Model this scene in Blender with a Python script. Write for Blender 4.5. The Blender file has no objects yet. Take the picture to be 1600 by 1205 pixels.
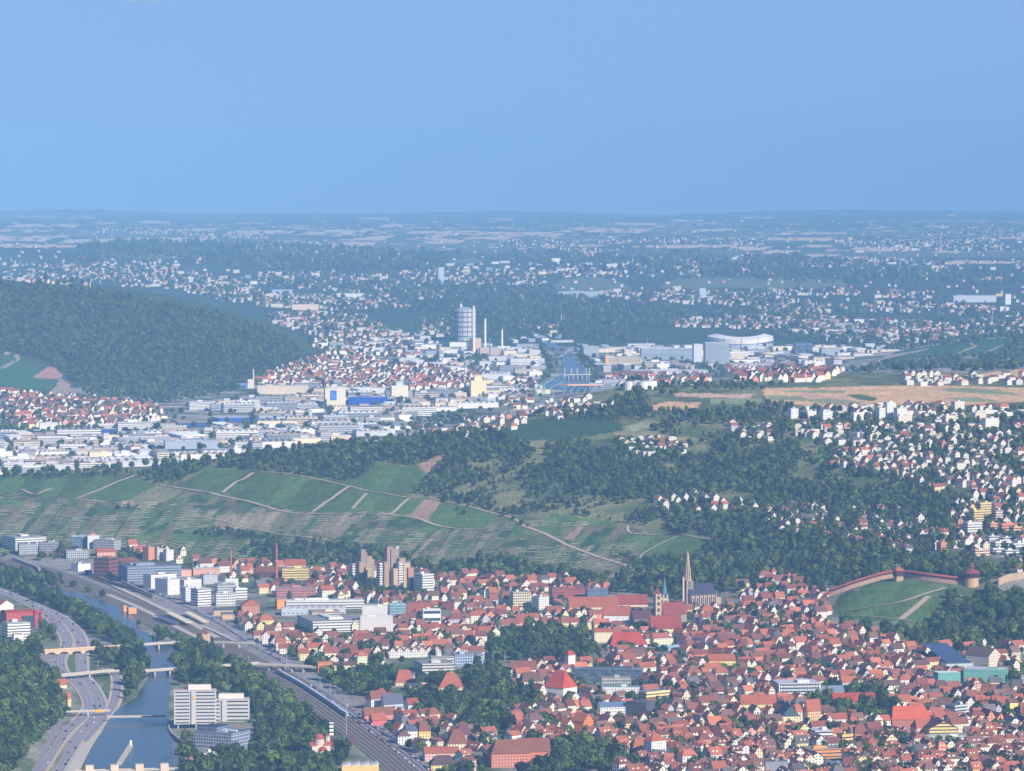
import bpy, math, random
import numpy as np
from math import radians as R, sin, cos, pi, atan, sqrt, log, exp
random.seed(7)
rng = np.random.default_rng(11)
S = bpy.context.scene
COL = S.collection
# ---------------------------------------------------------------- camera (photo pixel space is 1600 x 1205)
F, UC, VC, ZC, RE = 7000.0, 800.0, 602.5, 607.0, 6371000.0
PIT = atan((VC - 240.0) / F)
cp, sp = cos(PIT), sin(PIT)
cd = bpy.data.cameras.new('camera'); cam = bpy.data.objects.new('camera', cd); COL.objects.link(cam)
cd.sensor_fit = 'HORIZONTAL'; cd.sensor_width = 36.0; cd.lens = 36.0 * F / 1600.0
cam.location = (0, 0, ZC); cam.rotation_euler = (pi / 2 - PIT, 0, 0)
cd.clip_start = 10.0; cd.clip_end = 300000.0
S.camera = cam
# ---------------------------------------------------------------- sky, sun, exposure
SUN_EL, SUN_AZ = R(31.0), R(40.0)      # behind the camera, to its right
w = bpy.data.worlds.new('World'); S.world = w; w.use_nodes = True
wn = w.node_tree.nodes; wl = w.node_tree.links
bg = wn['Background']; bg.inputs['Strength'].default_value = 0.15
sk = wn.new('ShaderNodeTexSky'); sk.sky_type = 'NISHITA'; sk.sun_disc = False
sk.sun_elevation = SUN_EL
sk.altitude = 600; sk.air_density = 1.0; sk.dust_density = 0.3; sk.ozone_density = 8.0
sdir = (cos(SUN_EL) * sin(SUN_AZ), -cos(SUN_EL) * cos(SUN_AZ), sin(SUN_EL))   # towards the sun
sk.sun_rotation = math.atan2(sdir[0], sdir[1])
sky_tint = wn.new('ShaderNodeMix'); sky_tint.data_type = 'RGBA'; sky_tint.blend_type = 'MULTIPLY'
sky_tint.inputs['Factor'].default_value = 1.0
sky_tint.inputs[7].default_value = (0.26, 0.37, 0.66, 1)
wl.new(sk.outputs['Color'], sky_tint.inputs[6]); 
# a hazy summer sky: even pale blue in the lowest degrees, clear air above
gn = wn.new('ShaderNodeNewGeometry'); sx = wn.new('ShaderNodeSeparateXYZ'); wl.new(gn.outputs['Incoming'], sx.inputs[0])
mr = wn.new('ShaderNodeMapRange'); mr.interpolation_type = 'SMOOTHSTEP'
for k_, v_ in zip((1, 2, 3, 4), (-0.45, -0.06, 0.0, 0.85)): mr.inputs[k_].default_value = v_
wl.new(sx.outputs[2], mr.inputs[0])
pale = wn.new('ShaderNodeMix'); pale.data_type = 'RGBA'; pale.inputs[7].default_value = (1.62, 2.66, 4.55, 1)
wl.new(mr.outputs[0], pale.inputs[0]); wl.new(sky_tint.outputs[2], pale.inputs[6]); wl.new(pale.outputs[2], bg.inputs['Color'])
sl = bpy.data.lights.new('sun', 'SUN'); sl.energy = 5.0; sl.angle = R(0.53); sl.color = (1.0, 0.925, 0.80)
so = bpy.data.objects.new('sun', sl); COL.objects.link(so)
so.rotation_euler = (pi / 2 - SUN_EL, 0, pi - SUN_AZ + 0)
from mathutils import Vector
so.rotation_euler = Vector(sdir).to_track_quat('Z', 'Y').to_euler(); so.location = (0, 0, 2000)
S.view_settings.view_transform = 'Standard'; S.view_settings.look = 'None'
S.view_settings.exposure = 0.2; S.view_settings.gamma = 1.0
try: S.view_settings.use_curve_mapping = False
except Exception: pass
S.cycles.use_denoising = True
S.cycles.max_bounces = 4; S.cycles.diffuse_bounces = 2; S.cycles.glossy_bounces = 2
S.cycles.transmission_bounces = 2; S.cycles.transparent_max_bounces = 4; S.cycles.volume_bounces = 0
HAZE_D, HAZE_C, HAZE_G = 3.55e-5, (0.295, 0.568, 0.90), -0.36
# ---------------------------------------------------------------- geometry of the land
def srgb(r, g, b):
    f = lambda c: (c / 255.0) / 12.92 if c <= 10.3 else ((c / 255.0 + 0.055) / 1.055) ** 2.4
    return (f(r), f(g), f(b))
def ray(u, v):
    x = (np.asarray(u, float) - UC) / F; z = -(np.asarray(v, float) - VC) / F
    return x, cp + z * sp, -sp + z * cp                      # unnormalised world direction
def z_at(u, v, Y):
    x, y, z = ray(u, v); return ZC + z / y * Y
def x_at(u, v, Y):
    x, y, z = ray(u, v); return x / y * Y
def proj(X, Y, Z):
    dz = np.asarray(Z, float) - ZC
    d = Y * cp - dz * sp; upc = Y * sp + dz * cp
    return UC + F * X / d, VC - F * upc / d
UCOL = [-300, 0, 100, 200, 300, 400, 500, 600, 800, 1000, 1200, 1300, 1400, 1600, 1900]
TAB = [  # Y, then one value per column: up to 300 = height above the valley floor in metres, above = photo row the ground shows at
 (3300, 170, 50, 10, 0, 0, 0, 0, 0, 0, 0, 0, 0, 0, 0, 0),
 (4300, 140, 34, 2, 0, 0, 0, 0, 0, 0, 0, 0, 0, 0, 0, 0),
 (5000, 110, 22, 0, 0, 0, 0, 0, 0, 0, 0, 0, 0, 0, 2, 5),
 (5450, 70, 14, 0, 0, 0, 0, 0, 0, 0, 0, 0, 0, 2, 8, 20),
 (5640, 50, 10, 0, 0, 0, 0, 0, 0, 0, 0, 0, 4, 8, 16, 35),
 (5860, 30, 4, 0, 0, 0, 0, 0, 0, 0, 0, 5, 26, 51, 55, 80),
 (6100, 10, 0, 0, 0, 0, 0, 0, 0, 0, 5, 22, 38, 55, 68, 95),
 (6400, 0, 0, 0, 0, 0, 0, 0, 4, 10, 20, 45, 55, 63, 78, 110),
 (6600, 0, 0, 0, 0, 2, 6, 12, 18, 30, 40, 60, 68, 76, 90, 120),
 (6750, 5, 8, 10, 12, 16, 22, 30, 34, 45, 58, 78, 86, 96, 108, 135),
 (7000, 30, 818, 812, 805, 800, 795, 790, 783, 768, 755, 738, 730, 722, 715, 705),
 (7250, 60, 775, 772, 768, 758, 748, 741, 733, 715, 703, 690, 682, 675, 670, 660),
 (7500, 70, 746, 742, 735, 722, 710, 700, 690, 664, 656, 650, 645, 641, 638, 630),
 (7750, 40, 50, 50, 55, 70, 85, 95, 110, 153, 628, 627, 624, 620, 618, 612),
 (8050, 10, 15, 15, 20, 30, 40, 55, 75, 130, 603, 604, 604, 604, 602, 598),
 (8350, 0, 0, 0, 0, 0, 5, 10, 25, 80, 165, 589, 588, 587, 584, 580),
 (8900, 0, 0, 0, 0, 0, 0, 0, 0, 15, 90, 150, 170, 180, 185, 190),
 (9700, 0, 0, 0, 0, 0, 0, 0, 0, 0, 10, 40, 60, 80, 90, 100),
 (11000, 10, 0, 0, 0, 0, 0, 0, 0, 0, 0, 0, 5, 20, 40, 60),
 (11400, 60, 30, 25, 8, 0, 0, 0, 0, 0, 0, 0, 10, 35, 60, 80),
 (11900, 540, 552, 560, 566, 578, 592, 5, 0, 0, 0, 0, 30, 578, 570, 562),
 (12500, 470, 480, 487, 500, 515, 545, 20, 0, 0, 0, 0, 40, 558, 549, 540),
 (13000, 440, 441, 448, 463, 482, 511, 558, 0, 0, 0, 0, 30, 548, 530, 520),
 (13500, 240, 240, 230, 210, 180, 130, 40, 0, 0, 0, 0, 0, 50, 70, 90),
 (14400, 150, 150, 140, 130, 100, 60, 10, 0, 0, 0, 0, 0, 0, 0, 0),
 (16000, 60, 60, 60, 50, 40, 20, 8, 5, 5, 8, 10, 10, 10, 10, 10),
 (18500, 75, 75, 75, 70, 65, 55, 40, 30, 30, 35, 30, 30, 30, 30, 30),
 (20500, 80, 80, 80, 80, 80, 80, 70, 60, 55, 75, 70, 68, 60, 50, 50),
 (22500, 90, 110, 128, 138, 128, 115, 105, 95, 78, 100, 92, 90, 88, 80, 80),
 (24500, 100, 150, 155, 170, 150, 135, 120, 100, 85, 85, 85, 85, 85, 85, 85),
 (27000, 95, 95, 95, 95, 95, 95, 95, 90, 100, 110, 95, 95, 95, 95, 95),
 (31000, 100, 100, 105, 105, 100, 98, 95, 98, 100, 105, 110, 108, 105, 100, 100),
 (36000, 105, 110, 110, 100, 100, 105, 105, 100, 95, 100, 105, 105, 105, 100, 100),
 (43000, 100, 105, 110, 108, 105, 100, 100, 100, 95, 90, 95, 95, 100, 105, 110),
 (50000, 80, 80, 80, 85, 80, 80, 80, 80, 75, 80, 92, 102, 106, 98, 100),
 (60000, 85, 118, 150, 130, 86, 84, 98, 90, 118, 70, 118, 138, 132, 112, 130),
 (68000, 50, 50, 50, 50, 50, 50, 50, 50, 50, 50, 50, 50, 50, 50, 50),
 (82000, 20, 20, 20, 20, 20, 20, 20, 20, 20, 20, 20, 20, 20, 20, 20),
]
def pchip(x, y, xi):
    h = np.diff(x); d = np.diff(y) / h; m = np.zeros(len(x))
    for i in range(1, len(x) - 1):
        if d[i - 1] * d[i] > 0:
            a, b = 2 * h[i] + h[i - 1], h[i] + 2 * h[i - 1]; m[i] = (a + b) / (a / d[i - 1] + b / d[i])
    m[0], m[-1] = d[0], d[-1]
    k = np.clip(np.searchsorted(x, xi) - 1, 0, len(h) - 1); t = (xi - x[k]) / h[k]
    return ((1 + 2 * t) * (1 - t) ** 2 * y[k] + t * (1 - t) ** 2 * h[k] * m[k] + t * t * (3 - 2 * t) * y[k + 1] + t * t * (t - 1) * h[k] * m[k + 1])
LY0, LY1, NR = log(3200.0), log(85000.0), 1500
LS = np.linspace(LY0, LY1, NR); UG = np.arange(-300, 1901, 20.0)
def _table():
    ys = np.array([r[0] for r in TAB], float); A = np.zeros((len(TAB), len(UCOL)))
    for i, r in enumerate(TAB):
        for j, q in enumerate(r[1:]):
            A[i, j] = q if q <= 300 else z_at(UCOL[j], q, r[0]) + r[0] ** 2 / (2 * RE)
    B = np.stack([pchip(np.log(ys), A[:, j], LS) for j in range(len(UCOL))], 1)
    T = np.stack([pchip(np.array(UCOL, float), B[i], UG) for i in range(NR)], 0)
    k = np.array([1, 2, 3, 2, 1.0]); k /= k.sum()
    Tp = np.pad(T, ((0, 0), (2, 2)), 'edge')
    return sum(k[i] * Tp[:, i:i + T.shape[1]] for i in range(5))
TT = _table()
_nz = np.random.default_rng(5).random((256, 256))
def vnoise(x, y):
    xi = np.floor(x).astype(int); yi = np.floor(y).astype(int); fx = x - xi; fy = y - yi
    fx = fx * fx * (3 - 2 * fx); fy = fy * fy * (3 - 2 * fy)
    g = lambda a, b: _nz[a & 255, b & 255]
    return (g(xi, yi) * (1 - fx) + g(xi + 1, yi) * fx) * (1 - fy) + (g(xi, yi + 1) * (1 - fx) + g(xi + 1, yi + 1) * fx) * fy
def fnoise(x, y, o=3):
    s = 0; a = 1; t = 0
    for _ in range(o):
        s = s + a * vnoise(x, y); t += a; a *= .5; x = x * 2.03 + 17; y = y * 2.03 + 31
    return s / t
def hgt(X, Y):
    X = np.asarray(X, float); Y = np.asarray(Y, float)
    a = np.clip((UC + F * X / Y + 300) / 20.0, 0, len(UG) - 1.001); b = np.clip((np.log(Y) - LY0) / (LY1 - LY0) * (NR - 1), 0, NR - 1.001)
    i = a.astype(int); j = b.astype(int); fa = a - i; fb = b - j
    h = (TT[j, i] * (1 - fa) + TT[j, i + 1] * fa) * (1 - fb) + (TT[j + 1, i] * (1 - fa) + TT[j + 1, i + 1] * fa) * fb
    am = np.clip((h - 8) / 40.0, 0, 1)
    sc = np.where(Y > 9000, 0.3, 1.0)
    return h + am * ((fnoise(X * sc / 90.0, Y * sc / 120.0) - .5) * 9 / np.sqrt(sc))
def gz(X, Y):
    Y = np.asarray(Y, float); return hgt(X, Y) - Y * Y / (2 * RE)
YM = 1.0 / np.linspace(1 / 3400.0, 1 / 69000.0, 2600)
def at_many(u, v):
    u = np.asarray(u, float); v = np.asarray(v, float); out = np.full((len(u), 3), np.nan)
    for s in range(0, len(u), 2000):
        uu = u[s:s + 2000, None]; vv = v[s:s + 2000, None]; x, y, z = ray(uu, vv)
        X = x / y * YM; Z = ZC + z / y * YM; g = gz(X, np.broadcast_to(YM, X.shape)); below = Z <= g
        k = below.argmax(1); ok = below.any(1); k = np.maximum(k, 1); r = np.arange(len(k))
        d0 = (Z - g)[r, k - 1]; d1 = (Z - g)[r, k]; t = np.where(ok, d0 / (d0 - d1 + 1e-9), 0)
        Yh = YM[k - 1] + (YM[k] - YM[k - 1]) * t
        P = np.stack([(x / y)[:, 0] * Yh, Yh, np.zeros(len(k))], 1); P[:, 2] = gz(P[:, 0], P[:, 1]); P[~ok] = np.nan
        out[s:s + 2000] = P
    return out
def at(u, v): return at_many([u], [v])[0]
def inpoly(px, py, poly):
    px = np.asarray(px); py = np.asarray(py); c = np.zeros(px.shape, bool); n = len(poly)
    for i in range(n):
        x1, y1 = poly[i]; x2, y2 = poly[(i + 1) % n]
        if y1 == y2: continue
        c ^= ((y1 > py) != (y2 > py)) & (px < (x2 - x1) * (py - y1) / (y2 - y1) + x1)
    return c
# ---------------------------------------------------------------- node helpers
def new_mat(name):
    m = bpy.data.materials.new(name); m.use_nodes = True; nt = m.node_tree
    return m, nt, nt.nodes['Principled BSDF']
def nd(nt, t, **k):
    n = nt.nodes.new(t)
    for a, b in k.items(): setattr(n, a, b)
    return n
def mathn(nt, op, a, b=None, c=None):
    n = nd(nt, 'ShaderNodeMath', operation=op)
    for i, q in enumerate((a, b, c)):
        if q is None: continue
        if hasattr(q, 'links'): nt.links.new(q, n.inputs[i])
        else: n.inputs[i].default_value = q
    return n.outputs[0]
def mixc(nt, fac, a, b, mode='MIX'):
    n = nd(nt, 'ShaderNodeMix', data_type='RGBA', blend_type=mode)
    for i, q in ((0, fac), (6, a), (7, b)):
        if hasattr(q, 'links'): nt.links.new(q, n.inputs[i])
        else: n.inputs[i].default_value = q if not isinstance(q, tuple) or len(q) == 4 else (*q, 1)
    return n.outputs[2]
def noise(nt, vec, scale, detail=3, rough=.55):
    n = nd(nt, 'ShaderNodeTexNoise'); n.inputs['Scale'].default_value = scale; n.inputs['Detail'].default_value = detail
    n.inputs['Roughness'].default_value = rough
    if vec is not None: nt.links.new(vec, n.inputs['Vector'])
    return n.outputs['Fac']
def ramp(nt, fac, stops):
    n = nd(nt, 'ShaderNodeValToRGB'); cr = n.color_ramp
    while len(cr.elements) < len(stops): cr.elements.new(0.5)
    for e, (p, c) in zip(cr.elements, stops): e.position = p; e.color = (*c, 1) if len(c) == 3 else c
    nt.links.new(fac, n.inputs['Fac']); return n.outputs['Color']
def vscale(nt, vec, s):
    n = nd(nt, 'ShaderNodeMapping'); n.inputs['Scale'].default_value = s; nt.links.new(vec, n.inputs['Vector']); return n.outputs[0]
def mesh_obj(name, V, Fc, mat, parent=None, smooth=False):
    me = bpy.data.meshes.new(name); me.from_pydata([tuple(map(float, p)) for p in V], [], Fc); me.update()
    if smooth: me.polygons.foreach_set('use_smooth', [True] * len(me.polygons))
    o = bpy.data.objects.new(name, me); COL.objects.link(o)
    for m in (mat if isinstance(mat, (list, tuple)) else [mat]): me.materials.append(m)
    if parent: o.parent = parent
    return o
# ---------------------------------------------------------------- ground sheet
C_URB = srgb(152, 148, 134); C_GRN = srgb(88, 104, 62); C_DRY = srgb(158, 148, 104); C_FOR = srgb(52, 70, 40)
C_VIN = srgb(88, 114, 60); C_VIN2 = srgb(92, 116, 74); C_TAN = srgb(226, 184, 132); C_PNK = srgb(214, 176, 150); C_EARTH = srgb(172, 142, 116)
C_PATH = srgb(190, 168, 146); C_PALE = srgb(150, 158, 112); C_FARG = srgb(56, 82, 52)
us = np.concatenate([np.arange(-1300, -280, 30.0), np.arange(-280, 1881, 3.0), np.arange(1905, 2900, 30.0)]); ys = 1.0 / np.linspace(1 / 3500.0, 1 / 69000.0, 1050)
UU, YY = np.meshgrid(us, ys); GX = (UU - UC) / F * YY; GY = YY; GZ = gz(GX, GY)
PU, PV = proj(GX, GY, GZ)
n1 = fnoise(GX / 60, GY / 60, 3); n2 = fnoise(GX / 400 + 9, GY / 400 + 3, 3); n3 = fnoise(GX / 1500 + 40, GY / 2500 + 7, 4)
Cg = np.zeros(GX.shape + (3,)); put = lambda m, c: Cg.__setitem__(m, c)
def blend(a, b, t): return np.array(a)[None] * (1 - t[:, None]) + np.array(b)[None] * t[:, None]
Cg[:] = C_URB
m = GY < 6750; t = np.clip((n1[m] - .35) * 3, 0, 1); Cg[m] = blend(C_URB, C_GRN, t)
m = (GY >= 6450) & (GY < 8500) & (PV < 905); t = np.clip((n1[m] - .35) * 3.4, 0, 1); Cg[m] = blend(C_GRN, srgb(134, 134, 88), t)
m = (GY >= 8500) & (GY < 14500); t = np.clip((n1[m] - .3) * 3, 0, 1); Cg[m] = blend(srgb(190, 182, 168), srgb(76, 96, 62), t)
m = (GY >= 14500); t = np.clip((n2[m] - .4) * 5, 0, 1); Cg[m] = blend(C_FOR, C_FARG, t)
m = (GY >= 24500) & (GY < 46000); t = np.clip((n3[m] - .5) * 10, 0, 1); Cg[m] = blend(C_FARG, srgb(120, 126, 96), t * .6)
nf_ = fnoise(PU / 22 + 3, PV / 1.5 + 9, 3); m = (GY >= 26000) & (GY < 44000) & (nf_ > .68); Cg[m] = srgb(206, 184, 150)
m = (GY > 11200) & (GY < 15500) & (PU < 640) & (GZ + GY ** 2 / (2 * RE) > 22); Cg[m] = blend(srgb(60, 80, 46), srgb(74, 92, 56), n1[m])
# vineyard face
vin = [(-280, 745), (0, 745), (150, 738), (205, 742), (250, 757), (276, 760), (332, 729), (400, 738), (456, 742), (543, 758), (620, 775), (705, 786), (745, 795), (800, 806), (850, 812), (966, 816), (1010, 832), (1115, 846), (1085, 880), (1012, 912), (900, 905), (760, 900), (640, 896), (480, 890), (300, 882), (-280, 885)]
m = inpoly(PU, PV, vin) & (GY > 6350) & (GY < 7700)
t = np.clip((fnoise(GX / 45 + 5, GY / 70, 3) - .42) * 5, 0, 1); Cg[m] = blend(C_VIN, srgb(132, 126, 92), t[m])
dg = PU + (PV - 800) * .78; ci = np.floor(dg / 16 + fnoise(GX / 200, GY / 200, 2) * 1.5); ti = np.floor((PV + dg * .04) / 13 + ci * .37)
hsh = np.abs(np.sin(ci * 12.9898 + ti * 78.233) * 43758.5453) % 1.0; VS = np.array([srgb(62, 88, 48), srgb(84, 112, 58), srgb(104, 122, 70), srgb(72, 98, 56), srgb(124, 116, 86), srgb(106, 108, 72), srgb(92, 110, 62)])
m = inpoly(PU, PV, vin) & (GY > 6350) & (GY < 7700); Cg[m] = VS[(hsh[m] * 6.999).astype(int)] * (.8 + .4 * n1[m][:, None])
h2 = np.abs(np.sin(np.floor(dg / 34) * 12.9898) * 43758.5453) % 1.0
LOW = (6300, 8600); HILL = (11000, 14000)
ZN = [
 (C_VIN, [(0, 748), (150, 740), (205, 745), (160, 768), (110, 780), (60, 772), (0, 768)], LOW),
 (C_VIN, [(210, 744), (247, 758), (190, 786), (150, 780), (135, 778)], LOW),
 (srgb(140, 138, 96), [(247, 758), (287, 766), (262, 782), (236, 791), (200, 791), (190, 786)], LOW),
 (C_VIN, [(276, 760), (332, 729), (385, 737), (345, 771)], LOW),
 (C_VIN, [(399, 740), (456, 744), (506, 752), (540, 762), (488, 801), (400, 787), (352, 772)], LOW),
 (C_VIN, [(552, 763), (640, 780), (664, 781), (640, 807), (560, 802), (492, 801)], LOW),
 (C_EARTH, [(663, 780), (690, 784), (668, 813), (639, 808)], LOW),
 (C_VIN, [(692, 785), (745, 797), (798, 810), (818, 822), (800, 827), (692, 822), (671, 812)], LOW),
 (C_VIN, [(586, 725), (620, 727), (679, 737), (650, 752), (620, 773), (543, 757), (570, 745)], LOW),
 (C_VIN, [(834, 819), (866, 803), (970, 816), (960, 822), (900, 822), (850, 832)], LOW),
 (C_EARTH, [(905, 822), (915, 823), (895, 845), (880, 843)], LOW),
 (C_VIN, [(970, 838), (995, 832), (1066, 837), (1112, 846), (1085, 868), (1000, 862), (960, 858)], LOW),
 (srgb(128, 126, 100), [(930, 868), (985, 884), (1008, 905), (940, 890), (905, 885)], LOW),
 (C_VIN, [(610, 845), (665, 818), (690, 823), (650, 850)], LOW),
 (C_VIN, [(270, 835), (330, 830), (400, 850), (440, 858), (420, 875), (280, 868)], LOW),
 (C_EARTH, [(652, 726), (700, 705), (719, 710), (687, 726), (692, 737), (671, 747)], LOW),
 (srgb(150, 140, 110), [(340, 805), (440, 800), (420, 830), (330, 828)], LOW), (srgb(140, 130, 104), [(480, 832), (525, 806), (560, 808), (530, 840)], LOW),
 (srgb(58, 88, 52), [(800, 662), (866, 651), (938, 651), (980, 665), (970, 673), (880, 689), (800, 689), (770, 680)], LOW),
 (C_DRY, [(949, 678), (986, 674), (1084, 685), (1079, 691), (1012, 683)], LOW), (C_PALE, [(973, 667), (1012, 657), (1050, 662), (1026, 668), (990, 674)], LOW),
 (C_PNK, [(1052, 614), (1177, 616), (1172, 623), (1108, 621), (1055, 620)], LOW), (C_TAN, [(1012, 636), (1039, 628), (1095, 629), (1087, 642), (1012, 641)], LOW),
 (C_PALE, [(1110, 623), (1190, 622), (1190, 630), (1110, 632)], LOW),
 (C_TAN, [(1190, 606), (1280, 606), (1350, 603), (1410, 603), (1480, 602), (1600, 606), (1600, 628), (1545, 630), (1500, 634), (1460, 640), (1400, 640), (1350, 641), (1310, 640), (1255, 633), (1200, 630)], LOW),
 (C_PALE, [(1220, 612), (1240, 609), (1325, 611), (1318, 614), (1265, 614)], LOW), (C_PALE, [(1265, 625), (1290, 622), (1350, 628), (1340, 633), (1280, 631)], LOW),
 (C_GRN, [(1320, 617), (1345, 616), (1372, 622), (1366, 627), (1340, 624)], LOW), (C_PALE, [(1470, 607), (1530, 606), (1580, 613), (1600, 618), (1540, 616), (1475, 611)], LOW),
 (C_PALE, [(1480, 622), (1540, 622), (1560, 628), (1500, 628)], LOW), (C_PNK, [(1250, 615), (1330, 620), (1330, 624), (1250, 620)], LOW), (C_PALE, [(1200, 617), (1250, 620), (1270, 627), (1200, 624)], LOW),
 (C_GRN, [(1430, 632), (1470, 627), (1480, 633), (1440, 638)], LOW),
 (C_TAN, [(1505, 587), (1600, 576), (1700, 572), (1700, 592), (1600, 591), (1540, 589)], (7500, 12500)),
 (srgb(96, 140, 72), [(1277, 699), (1314, 705), (1312, 723), (1280, 723)], LOW), (C_DRY, [(1221, 755), (1288, 768), (1349, 774), (1375, 782), (1370, 791), (1320, 781), (1266, 774)], LOW),
 (srgb(60, 100, 66), [(1280, 598), (1345, 572), (1400, 550), (1500, 533), (1590, 527), (1588, 548), (1520, 555), (1450, 558), (1380, 567), (1320, 590)], HILL),
 (C_PALE, [(1270, 590), (1300, 588), (1335, 592), (1280, 598)], HILL),
 (srgb(66, 104, 66), [(-200, 552), (0, 552), (30, 560), (62, 572), (93, 593), (77, 613), (0, 610), (-200, 610)], (10500, 14000)),
 (srgb(188, 140, 122), [(50, 590), (82, 569), (98, 588), (93, 593)], (10500, 14000)), (srgb(172, 150, 126), [(93, 593), (106, 596), (118, 621), (77, 621)], (10500, 14000)),
 (srgb(150, 145, 140), [(300, 900), (240, 880), (0, 868), (0, 880), (180, 930), (330, 1000), (420, 1040), (480, 1080), (600, 1205), (680, 1205), (560, 1100), (460, 1030), (380, 985)], (4000, 6900)),
 (C_VIN, [(1404, 909), (1475, 914), (1483, 918), (1476, 937), (1449, 975), (1379, 972), (1309, 966), (1300, 948), (1312, 930), (1366, 912)], (5400, 6100)),
 (srgb(150, 142, 118), [(150, 905), (215, 925), (250, 945), (200, 935)], (5000, 6900)),
]
for c, p, yr in ZN:
    m = inpoly(PU, PV, p) & (GY > yr[0]) & (GY < yr[1]); v = np.array(c)[None] * (0.90 + 0.22 * n1[m][:, None]) * ((.78 + .42 * h2[m][:, None]) if c == C_VIN else 1.0); Cg[m] = v
FARF = """20 120 353 4;0 20 360 4;-60 80 373 7;95 137 377 4;-40 115 384 4;190 350 375 6;150 178 375 6;220 265 347 2;355 460 363 5;40 75 361 2;85 107 369 2;10 90 339 1.5;105 150 340 2;475 575 363 7;400 430 379 3;535 610 372 5;440 585 380 3;595 620 353 4;560 610 342 1.5;640 740 363 4;645 690 371 4;670 725 377 6;740 800 365 5;730 800 372 3;880 1010 360 6;780 880 366 6;890 940 384 2;985 1150 385 3;1075 1150 360 2;900 965 390 2;1140 1200 388 5;1095 1150 373 2;1200 1300 374 4;1205 1320 365 2;1196 1238 394 5;1250 1300 385 3;1330 1425 390 4;1240 1310 399 2;1450 1486 353 3;1475 1620 410 4;1540 1582 434 8;1340 1370 402 2;1460 1500 394 2;1160 1210 340 2;760 800 343 1.5;300 340 358 2;120 150 400 1;960 1030 350 2;1480 1510 336 1.5;1530 1600 372 2;1050 1100 345 1.2"""
for q in FARF.split(';'):
    a, b, v, h = map(float, q.split()); cu, hw = (a + b) / 2, (b - a) / 2
    wv = PV + (PU - cu) * .012 * (1 if int(a) % 2 else -1) + (n2 - .5) * 1.5
    m = (np.abs(wv - v) < h / 2 + .6) & (np.abs(PU - cu + (wv - v) * 3) < hw) & (GY > 15000)
    m &= fnoise(PU / 14 + a, PV / 1.6 + v, 2) > .36
    Cg[m] = np.array(srgb(232, 202, 162)) if h > 1.6 else np.array(srgb(225, 200, 175))
for poly in ([(855, 452), (880, 436), (930, 432), (975, 442), (990, 456), (930, 462)], [(1030, 450), (1060, 435), (1200, 432), (1330, 436), (1320, 450)], [(170, 404), (190, 394), (300, 392), (290, 404)], [(700, 408), (740, 402), (755, 408), (720, 412)]):
    m = inpoly(PU, PV, poly) & (GY > 14000); Cg[m] = blend(srgb(120, 128, 96), srgb(96, 116, 80), n1[m])
# paths on the slopes, laid into the sheet
def stroke(pts, wpx, col, yr):
    global Cg
    for (a, b), (c, d) in zip(pts[:-1], pts[1:]):
        L2 = (c - a) ** 2 + (d - b) ** 2; t = np.clip(((PU - a) * (c - a) + (PV - b) * (d - b)) / L2, 0, 1)
        m = (np.hypot(PU - a - t * (c - a), (PV - b - t * (d - b)) * 1.0) < wpx) & (GY > yr[0]) & (GY < yr[1]); Cg[m] = col
PATHS = []
for pts, wd in [
 ([(250, 758), (300, 766), (360, 778), (400, 787), (453, 801), (559, 803), (639, 808), (690, 823), (760, 827), (821, 824), (853, 835), (888, 853), (928, 868), (979, 884), (1011, 905)], 1.9),
 ([(400, 738), (456, 742), (506, 751), (541, 759), (620, 775), (666, 779), (705, 786), (745, 795), (800, 810), (821, 824)], 1.3),
 ([(300, 805), (332, 811), (372, 821), (453, 837), (519, 845), (599, 849), (680, 846)], 1.2), ([(212, 743), (170, 759), (122, 778)], 2.4), ([(396, 739), (370, 753), (348, 770)], 2.4),
 ([(546, 760), (518, 780), (488, 800)], 2.6), ([(573, 771), (551, 795)], 1.2), ([(639, 779), (610, 805)], 1.2), ([(35, 765), (55, 773), (82, 763)], 1.3), ([(0, 775), (60, 778), (120, 780), (160, 785), (215, 792)], 1.2),
 ([(0, 800), (80, 805), (180, 815), (260, 812), (300, 805)], .9), ([(981, 822), (990, 834), (1066, 836), (1112, 845)], 1.1), ([(1060, 838), (1010, 862), (1000, 872)], 1.1), ([(860, 825), (900, 822), (935, 822)], 1.1),
 ([(900, 905), (960, 895), (1010, 905)], 1.0), ([(1318, 956), (1366, 948), (1411, 940), (1478, 919)], 1.8), ([(1408, 968), (1452, 932)], 2.2), ([(1452, 932), (1470, 933)], 1.4), ([(1330, 963), (1408, 969), (1430, 972)], 1.0),
 ]: PATHS.append((pts, wd))
for pts, wd in [([(1280, 598), (1340, 575), (1352, 565)], 1.0), ([(1365, 567), (1390, 556), (1440, 548)], 1.2), ([(1488, 555), (1525, 541), (1512, 534)], 1.2), ([(1530, 555), (1580, 534)], .8), ([(1350, 572), (1400, 556), (1450, 545)], .8), ([(0, 548), (25, 556), (30, 562), (0, 576)], 1.2)]: stroke(pts, wd, C_PATH, HILL)
NU, NY = len(us), len(ys)
gm = bpy.data.meshes.new('ground'); nv = NU * NY
gm.vertices.add(nv); gm.vertices.foreach_set('co', np.stack([GX, GY, GZ], -1).ravel())
ii = (np.arange(NY - 1)[:, None] * NU + np.arange(NU - 1)[None]).ravel()
q = np.stack([ii, ii + 1, ii + NU + 1, ii + NU], 1); nf = len(q)
gm.loops.add(nf * 4); gm.loops.foreach_set('vertex_index', q.ravel()); gm.polygons.add(nf)
gm.polygons.foreach_set('loop_start', np.arange(nf) * 4); gm.polygons.foreach_set('loop_total', np.full(nf, 4)); gm.polygons.foreach_set('use_smooth', np.ones(nf, bool))
gm.update(); ca = gm.color_attributes.new('Col', 'FLOAT_COLOR', 'POINT')
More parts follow.
